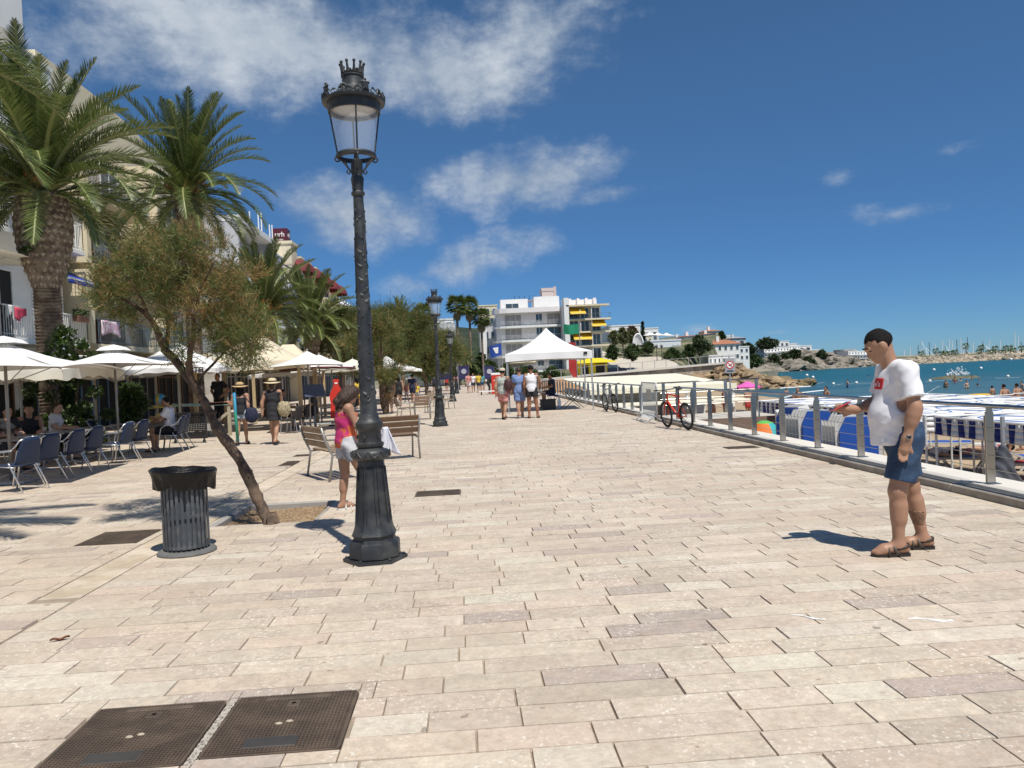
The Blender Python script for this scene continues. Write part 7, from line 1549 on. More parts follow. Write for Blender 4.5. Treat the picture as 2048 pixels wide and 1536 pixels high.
# sunbeds laid out
def sunbed(label, px, py, rz, pad=PADB):
    p = gz(px, py, -1.45); z = sand_z(p.x, p.y); t_ = thing('sunbed', label, 'sunbed', (p.x, p.y, z), rz, 'white sunbeds laid out on the sand')
    for s in (-1, 1):
        MB().beam((s*.29, -.95, .34), (s*.29, .35, .34), .05, .06).beam((s*.29, .35, .34), (s*.27, .98, .62), .05, .05).build('side_rail', PLAS, t_)
        for y_ in (-.75, .25): MB().beam((s*.29, y_-.02, .33), (s*.29, y_-.22, 0), .045, .05).beam((s*.29, y_+.02, .33), (s*.29, y_+.22, 0), .045, .05).build('leg', PLAS, t_)
    MB().grid(lambda u, v: ((u-.5)*.56, -.97+v*1.96, (.375 if v < .67 else .375+(v-.67)*.82)+.02*math.sin(v*20)*.3-.015*math.sin(PI*u)), 6, 24).build('pad', pad, t_, smooth=True).modifiers.new('thickness', 'SOLIDIFY').thickness = .05
    return t_, p, z
sb, p, z = sunbed('blue padded sunbed with a sunbather, right of the man', 1905, 940, R(58))
person('sunbather lying on the blue padded sunbed', (p.x, p.y, z+.36), R(58+180), 1.65, 'lie', 'fair', (CW, 'tee'), (CNAVY, .5), 'short', HAIRB, None, .02)
REDT = cloth('red_towel', (.50, .03, .03)); sunbed('sunbed with a red towel at the right edge', 2035, 955, R(62), REDT); sunbed('farther blue sunbed behind the sunbather', 1870, 905, R(60))
sunbed('blue sunbed beneath the striped sunshade at far right', 2075, 940, R(70))
def bather(lab, px, py, z0, pose, sk, top=None, bot=None, rz=0.0, H=1.7, hair='short', h=.03, **kw):
    p = gz(px, py, z0); zz = kw.pop('zz', None); z = sand_z(p.x, p.y) if zz is None else zz
    return person(lab, (p.x, p.y, z), rz, H, pose, sk, top, bot, hair, HAIRB, None, h, group='bathers on the beach and in the sea', **kw)
T1, T2, T3 = cloth('trunk_red', (.5, .04, .03)), cloth('trunk_black', (.015, .015, .018)), cloth('trunk_blue', (.03, .08, .3))
bather('sunbather in pink lying beyond the sunbeds', 1975, 905, -1.5, 'lie', 'tan', (CPINK, 'crop'), (T1, .3), R(80), h=.024)
bather('standing bather whose legs show below the striped valance', 2030, 905, -1.5, 'walk', 'tan', None, (T1, .5), R(70), h=.024)
for i, (px, py, pose, sk, top, bot, rz, H, hr_, lab) in enumerate((
    (1580, 851, 'bend', 'deep', (T2, 'tank'), (T2, .6), R(-60), 1.65, 'short', 'dark clothed bather bending at the edge of the water'), (1598, 846, 'stand', 'tan', None, (T2, .4), R(150), 1.7, 'bun', 'bather in black swimwear standing by the water edge'),
    (1626, 838, 'bend', 'tan', None, (T2, .4), R(60), 1.6, 'short', 'bather stooping near the breaking waves'), (1655, 842, 'stand', 'tan', None, (T1, .6), R(100), 1.7, 'short', 'bather in red trunks near the striped shade'),
    (1498, 848, 'stand', 'tan', None, (T1, .6), R(20), 1.7, 'short', 'bather under the pink umbrella'), (1512, 872, 'sit', 'tan', None, (T1, .5), R(-40), 1.6, 'short', 'bather sitting on the sand near the orange tent'), (1430, 862, 'sit', 'deep', None, (T3, .6), R(60), 1.6, 'short', 'sitting bather in front of the beach bar'), (1452, 842, 'stand', 'tan', (CPINK, 'tank'), (T1, .6), R(120), 1.65, 'long', 'bather in pink near the beach bar counter'))):
    bather(lab, px, py, -1.75, pose, sk, top, bot, rz, H, hr_)
SW = [(1573, 790, .75, 'swimmer nearest the rocks'), (1612, 797, .55, 'swimmer bending over in the white surf'), (1695, 775, 1.0, 'swimmer standing between the float line and the man'), (1892, 775, .85, 'swimmer standing just right of the man'), (1910, 766, .8, 'swimmer in front of the rock reef'), (1934, 777, .85, 'swimmer with bare back in the middle of the bay'), (1944, 759, .6, 'swimmer beyond the splash'), (1955, 772, .3, 'swimmer with only the head above water'), (1921, 762, .35, 'swimmer next to the splash'), (1985, 790, .8, 'swimmer right of the yellow float'), (1738, 754, .35, 'distant swimmer near the shirt sleeve'), (2044, 782, .9, 'swimmer at the right edge'), (1958, 760, .3, 'farther swimmer with a white cap')]
for i, (px, py, out, lab) in enumerate(SW):
    p = gz(px, py, SEA_Z); person(lab, (p.x, p.y, SEA_Z-(1.7-out)), R(40*i), 1.7, 'hips' if i % 3 else 'stand', ('tan', 'deep', 'fair')[i % 3], None, (T2 if i % 2 else T3, .5), 'short', HAIRB, None, .045, group='bathers on the beach and in the sea')
for (px, py, lab) in ((2010, 826, 'tanned bather standing beyond the striped sunshades, left of a couple'), (2036, 822, 'tanned bather standing beyond the striped sunshades, right of a couple')):
    bather(lab, px, py, -1.5, 'hips', 'tan', None, (T1, .5), R(10), 1.7)
# yellow float, tent, umbrella, flags, floats
fl = thing('yellow_float', 'yellow inflatable ring floating near the shore', 'float', tuple(gz(1958, 795, SEA_Z))); YV = pm('yellow_vinyl', (.70, .42, .02), .3, .06, 4); MB().tube([(.75*math.cos(q*2*PI/20), .5*math.sin(q*2*PI/20), .12) for q in range(21)], .17, 8, 0, False).build('ring', YV, fl, smooth=True); MB().ball((0, 0, .05), (.6, .4, .08), 12, 5).build('floor', YV, fl, smooth=True)
p = at(1530, 860, 18.4); tn = thing('beach_tent', 'orange, teal and green pop-up beach tent on the sand', 'tent', (p.x, p.y, sand_z(p.x, p.y)), R(-20)); tn.scale = (.62, .8, 1.3); cols = [pm('tent_orange', (.68, .17, .02), .7, .08, 3), pm('tent_teal', (.03, .36, .38), .7, .08, 3), pm('tent_green', (.10, .45, .08), .7, .08, 3)]
def dome(u0, u1, v0, v1): return lambda u, v: (1.05*math.cos(PI*(u0+(u1-u0)*u))*math.cos(PI/2*(v0+(v1-v0)*v)), -.75*math.sin(PI*(u0+(u1-u0)*u))*math.cos(PI/2*(v0+(v1-v0)*v))+.2, 1.15*math.sin(PI/2*(v0+(v1-v0)*v)))
MB().grid(dome(.36, 1.1, 0, .8), 12, 8).build('orange_panel', cols[0], tn, smooth=True); MB().grid(dome(-.1, .36, 0, .8), 8, 8).build('teal_panel', cols[1], tn, smooth=True); MB().grid(dome(0, 2, .8, 1), 20, 3).build('green_top', cols[2], tn, smooth=True); MB().grid(dome(1.1, 1.9, 0, .8), 8, 8).build('rear_panel', cols[0], tn, smooth=True)
p = gz(1497, 830, -1.8); parasol('pink beach umbrella on the sand near the rocks', p.x, p.y, .62, 1.55, 1.95, pm('pink_canvas', (.70, .12, .42), .8, .06, 2), .2, .08, sides=8, pr=.02, z0=sand_z(p.x, p.y)); bpy.data.objects[-1] if False else None
for o in list(COL.objects):
    if o.get('label', '').startswith('pink beach umbrella'): o.name = 'beach_umbrella'; o['category'] = 'umbrella'; del o['group']
p = gz(1607, 845, -1.8); t_ = thing('surfboard', 'pale yellow board lying on the sand by the water', 'board', (p.x-1.2, p.y, sand_z(p.x-1.2, p.y)+.03), R(75)); MB().ball((0, 0, .04), (.28, 1.1, .05), 14, 6).build('deck', pm('board_cream', (.72, .62, .30), .5, .06, 3), t_, smooth=True)
for i, (px, py, w_, c, lab) in enumerate(((1990, 892, 1.7, (.62, .60, .57), 'large pale beach towel beyond the sunbeds'), (1548, 842, 1.2, (.55, .2, .22), 'pink towel near the bathers at the shore'), (1472, 890, .6, (.06, .12, .3), 'small dark towel near the brown boarding'), (1420, 838, 1.3, (.02, .02, .025), 'black beach mat before the bar'))):
    p = gz(px, py, -1.6); z = sand_z(p.x, p.y)+.03; t_ = MB().grid(lambda u, v: ((u-.5)*w_, (v-.5)*w_*.6, .012*math.sin(u*9)*math.cos(v*7)), 12, 8).build('beach_towel', pm('towel_%d' % i, c, .95, .2, 5, col2=tuple(q*.75 for q in c)), smooth=True); t_.modifiers.new('thickness', 'SOLIDIFY').thickness = .02; t_.location = (p.x, p.y, z); tag(t_, lab, 'towel', 'towels on the sand')
jk = thing('jacket', 'dark grey jacket hung on a pole behind the railing at right', 'jacket', (at(2008, 930, 10.4).x, 10.4, 0)); pr = [rc((0, 0, .16), (-.10, 0, -.32), .06, .15), rc((0, 0, .12), (.12, .0, -.36), .06, .13), rc((.0, 0, .1), (.02, .05, -.25), .06, .13)]; lo_, hi_ = bounds(pr, .05)
mk('cloth', smesh('jacket', lambda P: field(P, pr, .05)+.018*np.sin(P[:, 0]*42+P[:, 2]*12)*np.sin(P[:, 2]*18+1), lo_, hi_, .014, cloth('charcoal', (.075, .08, .095))), jk); MB().bar((0, 0, -1.6), (0, 0, .62), .03, 8).build('pole', GALV, jk)
# furniture under the canopy
for (x, y, a, lab) in ((2.6, 30.6, 0, 'small folding table in the shade of the canopy'), (4.3, 31.4, 10, 'folding table with crossed legs at the right of the canopy')):
    t_ = thing('folding_table', lab, 'table', (x, y, 0), R(a)); MB().cb(-.5, .5, -.3, .3, .70, .73, ch=.006).build('table_top', SHUT, t_)
    for s in (-.25, .25): MB().bar((-.42, s, 0), (.40, s, .70), .014, 6).bar((.42, s, 0), (-.40, s, .70), .014, 6).build('crossed_legs', BLACK, t_)
t_ = thing('crate', 'black plastic crate standing under the canopy', 'crate', (3.25, 31.0, 0)); MB().cb(-.3, .3, -.2, .2, 0, .03).cb(-.3, -.27, -.2, .2, .031, .4).cb(.27, .3, -.2, .2, .031, .4).cb(-.269, .269, -.2, -.17, .031, .4).cb(-.269, .269, .17, .2, .031, .4).build('walls', BLACK, t_); MB().cb(-.32, .32, -.22, .22, .4, .43, ch=.01).build('lid', BLACK, t_)
t_ = thing('water_bottle', 'clear blue water bottle beside the black crate', 'bottle', (3.7, 30.9, 0)); MB().lathe([(.07, 0), (.075, .02), (.075, .34), (.03, .44), (.03, .47)], 12).build('bottle_body', glassmat('pet_blue', (.35, .55, .7), .1, .6), t_, smooth=True); MB().lathe([(.033, .47), (.033, .5)], 10).build('cap', NAVYC, t_)
t_ = thing('seat_stool', 'folding stool carrying the person in dark blue', 'stool', (3.55, 31.8, 0), R(10)); MB().cb(-.2, .2, -.2, .2, .52, .56, ch=.01).build('seat', NAVYC, t_); MB().bar((-.18, -.18, 0), (.18, -.18, .52), .012, 5).bar((.18, -.18, 0), (-.18, -.18, .52), .012, 5).bar((-.18, .18, 0), (.18, .18, .52), .012, 5).bar((.18, .18, 0), (-.18, .18, .52), .012, 5).build('crossed_legs', GALV, t_)
# flags and banners
def flag(label, px, pyt, pyb, Y, w, hh, mat, side=-1, ztop=None, emblem=None, tilt=0.0):
    ztop = at(px, pyt, Y).z; x = at(px, pyt, Y).x; t_ = thing('flag', label, 'flag', (x, Y, 0), 0, 'flags on poles'); MB().bar((0, 0, -1.4 if x > 6 else 0), (0, 0, ztop+.4), .045, 8).build('pole', GALV, t_)
    fn = lambda u, v: (side*(.05+w*u), .12*math.sin(u*7+v)*u, ztop-hh*v-tilt*u+.07*math.sin(u*6+1.5)*u)
    MB().grid(fn, 16, 8).build('cloth', mat, t_, smooth=True)
    if emblem: emblem(t_, fn)
    return t_
flag('plain green flag flying above the white canopy', 1158, 648, 668, 78, 1.55, 1.0, pm('flag_green', (.008, .23, .12), .7, .12, 2))
def bf(t_, fn):
    m = MB(); 
    for j in range(5):
        m.add([Vector(fn(.25+.09*k+.04*j*0, .28+.10*j-.03*k))+Vector((0, -.05, 0)) for k in (0,)]+[Vector(fn(.75-.05*j, .22+.10*j))+Vector((0, -.05, 0)), Vector(fn(.72-.05*j, .30+.10*j))+Vector((0, -.05, 0)), Vector(fn(.28+.02*j, .37+.10*j))+Vector((0, -.05, 0))], [(0, 1, 2, 3)])
    m.build('pale_emblem', WHITE, t_)
flag('blue flag with pale circular emblem left of the canopy', 1003, 686, 716, 100, 1.5, 1.55, pm('flag_blue', (.012, .06, .33), .7, .12, 2), -1, None, bf, .35)
t_ = thing('feather_banner', 'red vertical banner with white mark beside the yellow awnings', 'banner', (at(1144, 700, 92).x, 92, -1.2)); MB().bar((.5, 0, 0), (.5, 0, 6.3), .04, 6).build('pole', GALV, t_)
MB().grid(lambda u, v: (.48-.95*u*(1-.5*max(0, v-.8)/.2), .06*math.sin(v*9), 6.1-4.2*v), 6, 16).build('cloth', pm('banner_red', (.40, .03, .03), .7, .1, 2), t_, smooth=True); lettering('4', .8, WHITE, t_, (.0, -.08, 5.2), (R(90), 0, 0), .01)
for (px, Y, lab) in ((890, 70, 'navy vertical banner left of the third lamp'), (927, 70, 'navy banner with pale round emblem right of the third lamp'), (978, 74, 'small navy banner beside the red drinks machine')):
    t_ = thing('lamp_banner', lab, 'banner', (at(px, 745, Y).x, Y, 0), 0, 'navy banners near the third lamp'); z = at(px, 745, Y).z; MB().bar((-.5, 0, 0), (-.5, 0, z+.8), .04, 6).build('pole', GALV, t_); MB().grid(lambda u, v: (-.45+.95*u, .03*math.sin(v*6), z+.62-1.25*v), 4, 6).build('cloth', pm('banner_navy', (.03, .03, .11), .7, .1, 2), t_, smooth=True)
    MB().lathe([(.24, 0), (.24, .01)], 16).xf(Matrix.Translation((.03, -.06, z+.1)) @ Matrix.Rotation(PI/2, 4, 'X')).build('emblem', pm('emblem_pale', (.45, .45, .5), .7, .1, 2), t_)
t_ = thing('drinks_machine', 'red drinks machine with white top left of the man in the cap', 'machine', (at(994, 755, 60).x, 60, 0)); MB().cb(-.45, .45, -.35, .35, 0, 1.45, ch=.02).build('cabinet', RED, t_); MB().cb(-.47, .47, -.37, .37, 1.45, 1.62, ch=.02).build('white_top', WHITE, t_); MB().tube([(-.3, -.36, 1.0), (-.1, -.36, 1.1), (.1, -.36, .98), (.3, -.36, 1.1)], .03, 5).build('swirl_mark', WHITE, t_)
t_ = thing('low_stall', 'low white stall table with teal bag beside the street seller', 'stall', (at(985, 790, 60.5).x, 58.5, 0)); MB().cb(-1.1, 1.1, -.4, .4, .22, .28).build('board', WHITE, t_); MB().cb(.2, .6, -.45, -.40, .25, 1.0).build('teal_bag', pm('bag_teal', (.06, .40, .42), .7, .1, 3), t_)
for k in (-.9, .9): MB().cb(k-.05, k+.05, -.3, .3, 0, .22).build('leg', BLACK, t_)
# surf, splash, buoys, reef
r = rng(17)
def foam(label, pts, w, seed):
    r = rng(seed); m = MB(); P = [gz(a, b_, SEA_Z) for a, b_ in pts]; n = 40
    up_, dn_ = [], []
    for k in range(n+1):
        s = k/n*(len(P)-1); i = min(int(s), len(P)-2); p = P[i].lerp(P[i+1], s-i); a = w*(.25+.75*abs(mnoise.noise((k*.35, seed, 0))))*math.sin(PI*min(1, max(.05, k/n)))**.5; up_.append((p.x, p.y+a, SEA_Z+.02)); dn_.append((p.x, p.y-a*.6, SEA_Z+.02)); 
    for k in range(n): m.add([dn_[k], dn_[k+1], ((dn_[k+1][0]+up_[k+1][0])/2, (dn_[k+1][1]+up_[k+1][1])/2, SEA_Z+(.10 if w > .3 else .03)), ((dn_[k][0]+up_[k][0])/2, (dn_[k][1]+up_[k][1])/2, SEA_Z+(.10 if w > .3 else .03)), up_[k], up_[k+1]], [(0, 1, 2, 3), (3, 2, 5, 4)])
    tag(m.build('wave_foam', pm('foam_white', (.72, .75, .76), .8, .2, 3), smooth=True), label, 'wave', kind='stuff')
for i, pts in enumerate((((1568, 796), (1605, 786), (1650, 781)), ((1588, 806), (1625, 800), (1660, 792)), ((1560, 777), (1590, 775), (1622, 773)), ((1855, 786), (1872, 776), (1880, 772)), ((1850, 793), (1868, 788)), ((1630, 768), (1650, 765)), ((1672, 770), (1686, 768)), ((1850, 764), (1900, 760), (1945, 757)), ((1990, 757), (2040, 755)), ((1700, 767), (1760, 766)))): foam('white crest of a small wave, number %d from the rocks' % (i+1) if False else 'line of white surf breaking in the shallow bay', pts, .5 if i < 3 else .14, i)
for o in COL.objects:
    if o.name.startswith('wave_foam'): o['group'] = 'lines of surf'
for i, (px, py, lab) in enumerate(((1614, 752, 'white buoy left of its twin off the rocks'), (1626, 756, 'larger pale buoy off the rocks'), (1868, 741, 'white buoy right behind the shirt'), (1962, 738, 'large white buoy in the middle of the bay'), (2022, 720, 'white buoy close to the breakwater'), (2016, 754, 'white buoy near the right edge'), (1860, 763, 'small white float next to the man'), (1667, 769, 'small white float left of the man'), (1713, 767, 'small white float behind the belly of the man'))):
    p = gz(px, py, SEA_Z); t_ = thing('buoy', lab, 'buoy', tuple(p), 0, 'white buoys in the bay'); rr = p.y*.0019; MB().ball((0, 0, rr*.5), rr, 12, 8).build('float_ball', WHITE, t_, smooth=True); MB().lathe([(rr*.25, rr*1.35), (rr*.2, rr*1.7)], 8).build('lug', GALV, t_)
ROCK = pm('warm_rock', (.33, .235, .135), .9, .45, 1.1, bump=1.0, bscale=3, col2=(.19, .13, .08), thr=(.47, .58)); ROCKG = pm('grey_rock', (.25, .215, .175), .9, .4, .5, bump=1.0, bscale=2, col2=(.10, .095, .07), thr=(.45, .58))
p = gz(1895, 757, SEA_Z); rf = MB().grid(lambda u, v: (p.x-4+10*u, p.y-2.2+4.4*v, SEA_Z-.3+.75*math.sin(PI*u)*math.sin(PI*v)+.35*mnoise.noise((u*6, v*3, 2))*math.sin(PI*u)), 40, 14).build('rock_reef', pm('wet_rock', (.13, .12, .06), .6, .4, 1.5, bump=.8, bscale=4), smooth=True); tag(rf, 'low weedy rock reef breaking the surface right of the man', 'rock')
sp = MB(); g0 = gz(1915, 750, SEA_Z)
for k in range(260): a = r.uniform(0, PI); q = r.random()**.6; rr = r.uniform(.03, .14); sp.ball((g0.x+2.0*q*math.cos(a), g0.y+r.uniform(-.3, .3), SEA_Z+1.5*q*math.sin(a)*r.random()), rr, 5, 3)
tag(sp.build('water_splash', pm('foam_white', (.72, .75, .76))), 'white splash of spray over the reef', 'splash', kind='stuff')

# ================================================================== THE FAR SHORE
ASPH = pm('asphalt', (.075, .075, .078), .9, .15, 1); STONEW = pm('stone_wall', (.54, .475, .37), .9, .3, 1.6, bump=.9, bscale=5, col2=(.33, .28, .21), thr=(.45, .58)); PATHM = pm('pale_path', (.50, .45, .37), .85, .1, .6); SCRUB = pm('scrub_ground', (.085, .095, .045), .95, .4, .35, col2=(.23, .195, .12), thr=(.5, .64)); ORANGE = pm('orange_earth', (.44, .24, .11), .9, .3, 1.2, bump=.8, bscale=3)
def smooth01(t): t = max(0, min(1, t)); return t*t*(3-2*t)
def land_z(x, Y):
    fade = 1-smooth01((x-88)/40)
    a = fade*smooth01((Y-118)/75)*smooth01((x-4)/26)*7.2; b = smooth01((Y-190)/70)*smooth01((x-30)/50)*3.5*(1-smooth01((x-120)/60)); c = 1.0*smooth01((x-8)/26)*smooth01((Y-96)/14)
    edge = smooth01((Y-min(116+max(0, x-36)*2.45, 296+(x-100)*.17))/16) if x > 36 else 1
    return (a+b)*edge+c*(edge if x > 40 else 1)+.35*mnoise.noise((x*.06, Y*.06, 4))*edge-.15-(1-edge)*5
tag(MB().grid(lambda u, v: (-2+u*232, 110+v*230, land_z(-2+u*232, 110+v*230)), 116, 115).build('hillside', SCRUB, smooth=True), kind='structure')
# upper promenade on its retaining wall
WL = [(6.2, 97.0, .15), (11, 100.0, .35), (17, 102.5, .7), (26, 104.5, 1.05), (36, 106, 1.45), (40, 109, 1.5), (41, 116, 1.5)]
w = thing('retaining_wall', 'long stone retaining wall below the coast path', 'wall', (0, 0, 0)); m = MB(); c = MB(); pth = MB()
for (a, b_) in zip(WL, WL[1:]):
    a, b_ = Vector(a), Vector(b_); m.add([(a.x, a.y, -2.6), (b_.x, b_.y, -2.6), b_, a], [(0, 1, 2, 3)]); 
    off = Vector((-.3, -.95, 0))*.35; c.add([a+off, b_+off, b_+Vector((.1, .5, 0)), a+Vector((.1, .5, 0)), a+off+Vector((0, 0, .28)), b_+off+Vector((0, 0, .28)), b_+Vector((.1, .5, .28)), a+Vector((.1, .5, .28))], [(0, 1, 5, 4), (4, 5, 6, 7), (2, 3, 7, 6)])
    pth.add([a+Vector((0, .45, .02)), b_+Vector((0, .45, .02)), b_+Vector((-1.5, 9, .1)), a+Vector((-1.5, 9, .1))], [(0, 1, 2, 3)])
m.build('stonework', STONEW, w); c.build('coping', COPE, w); tag(pth.build('coast_path', PATHM), kind='structure')
rr = thing('path_railing', 'dark thin railing along the coast path on the wall', 'railing', (0, 0, 0))
for (a, b_) in zip(WL[1:], WL[2:-1]):
    a, b_ = Vector(a)+Vector((0, .3, .28)), Vector(b_)+Vector((0, .3, .28)); n = int((b_-a).length/1.6)
    for k in range(n): p = a.lerp(b_, k/n); MB().cb(p.x-.035, p.x+.035, p.y-.035, p.y+.035, p.z, p.z+1.0).build('post', SHUT, rr)
    MB().bar(a+Vector((0, 0, 1)), b_+Vector((0, 0, 1)), .03, 5).build('handrail', SHUT, rr)
tag(MB().grid(lambda u, v: (7+u*20, 98.5-v*4.5+u*3.5, -1.9+(2.3+.4*u)*(1-v)**1.2*math.sin(PI*min(1, .2+u*.8))**.5+.25*mnoise.noise((u*9, v*5, 8))), 50, 14).build('earth_bank', ORANGE, smooth=True), kind='structure')
def rocky(nm, label, cx, cy, rx, ry, hgt, mat, seed, n=64, base=-2.7, tip=0.0, cat='rock'):
    def fn(u, v):
        x, y = (u*2-1), (v*2-1); d = math.sqrt(x*x+y*y); k = max(0, 1-d)**.62; px, py = cx+x*rx, cy+y*ry
        rd = 1-abs(mnoise.noise((px*.22+seed, py*.22, 0)))*1.5; q = mnoise.noise((px*.7, py*.7, seed))
        st = math.floor((px*.5+py*.25)*1.1)*.13 % .4
        return (px+.25*q, py, base+(hgt-base)*k*(.70+.30*rd)*(1-tip*max(0, x))+.5*q*min(1, k*3)+st*min(1, k*3)-.9*abs(mnoise.noise((px*.45+seed, py*.3, 5)))*min(1, k*2.5)+.35*mnoise.noise((px*1.7, py*1.7, seed))*min(1, k*3))
    return tag(MB().grid(fn, n, n).build(nm, mat), label, cat)
rocky('rocky_headland', 'pale orange rocky headland at the end of the stone wall', 37.5, 108, 11.5, 9, 1.6, ROCK, 3, 110, tip=.5); rocky('rock_toe', 'dark weedy rocks at the tip of the headland', 43.5, 107, 5.5, 4.5, -.7, pm('weedy_rock', (.17, .13, .065), .8, .4, 1, bump=1, bscale=3), 6, 44)
rocky('grey_cliff', 'grey scrubby cliff across the small bay', at(1600, 735, 282).x, 292, 34, 20, 5.2, ROCKG, 9, 110, -3); rocky('grey_cliff', 'rugged cliff shoulder right of the scrubby cliff', at(1650, 735, 285).x, 294, 15, 12, 5.0, ROCKG, 12, 70, -3); rocky('grey_cliff', 'low dark cliff behind the headland', at(1520, 735, 250).x, 266, 30, 18, 4.0, ROCKG, 15, 80, -3)
def strew(host, mat, n, seed, smin, smax):
    r = rng(seed); vs_ = [v.co.copy() for v in host.data.vertices if v.co.z > -1.9]; ms = []
    for q in range(5):
        m_ = MB().ball((0, 0, 0), 1.0, 8, 6); m_.v = [tuple(Vector(v)*(1+.5*mnoise.noise(Vector(v)*1.4+Vector((q*9, seed, 0))))) for v in m_.v]; ms.append(m_.mesh('boulder', mat))
    for k in range(n): p = vs_[r.randrange(len(vs_))]; s_ = r.uniform(smin, smax); mk('boulder', ms[k % 5], host, (p.x, p.y, p.z-.1*s_), (r.uniform(-.3, .3), r.uniform(-.3, .3), r.random()*6), (s_*1.7, s_, s_*.55))
for o in [o for o in COL.objects if o.name.startswith(('rocky_headland', 'rock_toe', 'grey_cliff'))]: strew(o, o.data.materials[0], 200 if o.name.startswith('rocky') else 90, len(o.name)+int(o.location.x), .35 if 'cliff' not in o.name else .9, 1.1 if 'cliff' not in o.name else 2.6)
# dry mountain behind the town
mtn = lambda u, v: (-330+u*620, 640+v*360, -2+66*max(0, math.sin(PI*u))**1.5*math.sin(PI*v)*(.75+.35*mnoise.noise((u*5, v*4, 3)))+3*mnoise.noise((u*30, v*25, 1)))
tag(MB().grid(mtn, 90, 40).build('hill', pm('wooded_hill', (.014, .026, .011), .95, .6, .08, col2=(.032, .042, .02)), smooth=True), kind='structure')

# houses of the far shore
def far_house(label, px0, px1, ytop, ybase, Y, wall=WALLW, roof='flat', depth=9, wins=(0, 0), nm='white_house', wm=None, bal=False, rt=TILE, cat='building'):
    x0, x1 = at(px0, 740, Y).x, at(px1, 740, Y).x; zt, zb = at((px0+px1)/2, ytop, Y).z, at((px0+px1)/2, ybase, Y).z; t_ = thing(nm, label, cat, (0, 0, 0)); zb = min(zb, zt-2)
    MB().cb(x0, x1, Y, Y+depth, zb-4, zt).build('wall', wall, t_); L, Hh = x1-x0, zt-zb; S = frame_of((x0, Y, zb), (1, 0, 0), (0, -1, 0))
    if roof == 'flat': MB().cb(x0-.1, x1+.1, Y-.1, Y+depth+.1, zt, zt+.3).build('parapet', wall, t_)
    else:
        h_ = L*.10 if roof == 'hip' else L*.16; MB().add([(x0-.4, Y-.4, zt), (x1+.4, Y-.4, zt), (x1+.4, Y+depth+.4, zt), (x0-.4, Y+depth+.4, zt), (x0+L*.2, Y+depth/2, zt+h_), (x1-L*.2, Y+depth/2, zt+h_)], [(0, 1, 5, 4), (1, 2, 5), (2, 3, 4, 5), (3, 0, 4), (0, 3, 2, 1)]).build('roof', rt, t_)
        MB().cb(x0+L*.3, x0+L*.3+.8, Y+depth*.3, Y+depth*.3+.8, zt, zt+h_+1).build('chimney', wall, t_)
    nc, nr = wins
    for j in range(nr):
        for i in range(nc): a = L*(i+.22)/nc; b_ = L*(i+.78)/nc; z0 = Hh*(j+.25)/nr; z1 = Hh*(j+.8)/nr; window(t_, S, a, b_, z0, z1, wm or GLASSD, WHITE, 0, fw=.1, sill=False)
        if bal: MB().cb(-.2, L+.2, .01, 1.3, Hh*j/nr, Hh*j/nr+.25).xf(S).build('balcony', wall, t_)
    return t_, S, L, Hh
far_house('large white block high on the hill right of the yellow awnings', 1222, 1284, 652, 690, 200, depth=16, wins=(2, 1)); far_house('small ochre house on the hill behind the palms', 962, 1000, 612, 660, 190, CREAM, wins=(3, 2)); far_house('white house peeping out behind the grey hotel', 870, 912, 640, 700, 170, WALLW, wins=(2, 3)); far_house('pale house at the end of the promenade trees', 820, 866, 655, 730, 165, GREYW, wins=(3, 3))
far_house('distant white house right of the hill block', 1292, 1320, 657, 690, 230, wins=(2, 1))
hb, S, L, Hh = far_house('white beach restaurant with terrace parasols on its roof', 1303, 1364, 682, 706, 165, pm('cool_white', (.72, .75, .78), .7, .04, 2), depth=12); [MB().cb(L*.72+k*.32, L*.72+k*.32+.2, .01, .04, Hh*.48+.1*(k % 2), Hh*.66-.08*(k % 3)).xf(S).build('wall_mark', SHUT, hb) for k in range(6)]; rail(hb, S, .1, L-.1, -.2, Hh+.3, WHITE, 'bars', sp=.5, d0=-.2)
for k, (px, lab) in enumerate(((1303, 'leftmost white parasol on the restaurant roof'), (1322, 'middle white parasol on the restaurant roof'), (1342, 'rightmost white parasol on the restaurant roof'))): p = at(px, 668, 166); parasol(lab, p.x, 168+k, 1.6, 2.3, 3.1, CAN_W, .1, 0, z0=p.z-2.6)
far_house('white house with red hip roof left of the round pine', 1372, 1398, 672, 712, 215, wins=(2, 2), roof='hip'); far_house('tall white house with red roof and dark balconies', 1410, 1434, 668, 712, 235, wins=(2, 3), roof='hip', bal=True); far_house('small white tower house with red roof', 1416, 1442, 662, 690, 262, roof='gable', wins=(1, 2)); far_house('long white house with red tiled roof above the beach', 1424, 1482, 688, 722, 205, roof='gable', wins=(5, 2)); far_house('dark roofed modern house behind the red roofs', 1462, 1494, 676, 700, 270, GREYW, wins=(2, 1), rt=SHUT, roof='hip')
far_house('white house squeezed between restaurant and red roofs', 1352, 1376, 676, 712, 240, wins=(2, 2), roof='hip'); far_house('low white annex right of the long red roofed house', 1480, 1500, 694, 722, 225, wins=(2, 2)); far_house('white villa with flat roof behind the round pine', 1388, 1412, 676, 700, 275, wins=(2, 2)); far_house('narrow white house at the top of the far hill', 1446, 1464, 672, 696, 285, wins=(1, 2)); far_house('pale stone house below the white hill block', 1290, 1308, 672, 694, 185, CREAM, wins=(2, 1))
far_house('white terraced bar with parasols by the coast path', 1418, 1470, 712, 724, 150, wins=(6, 1), bal=True)
for i, (a, b_, yt, yb) in enumerate(((1493, 1530, 700, 716), (1530, 1556, 697, 714), (1556, 1580, 695, 711), (1580, 1602, 692, 707))): far_house('long white terraced building on the cliff, %s section' % ('first', 'second', 'third', 'fourth')[i], a, b_, yt, yb, 272+i*3, wins=(4, 2), wm=GLASSD, bal=i > 0)
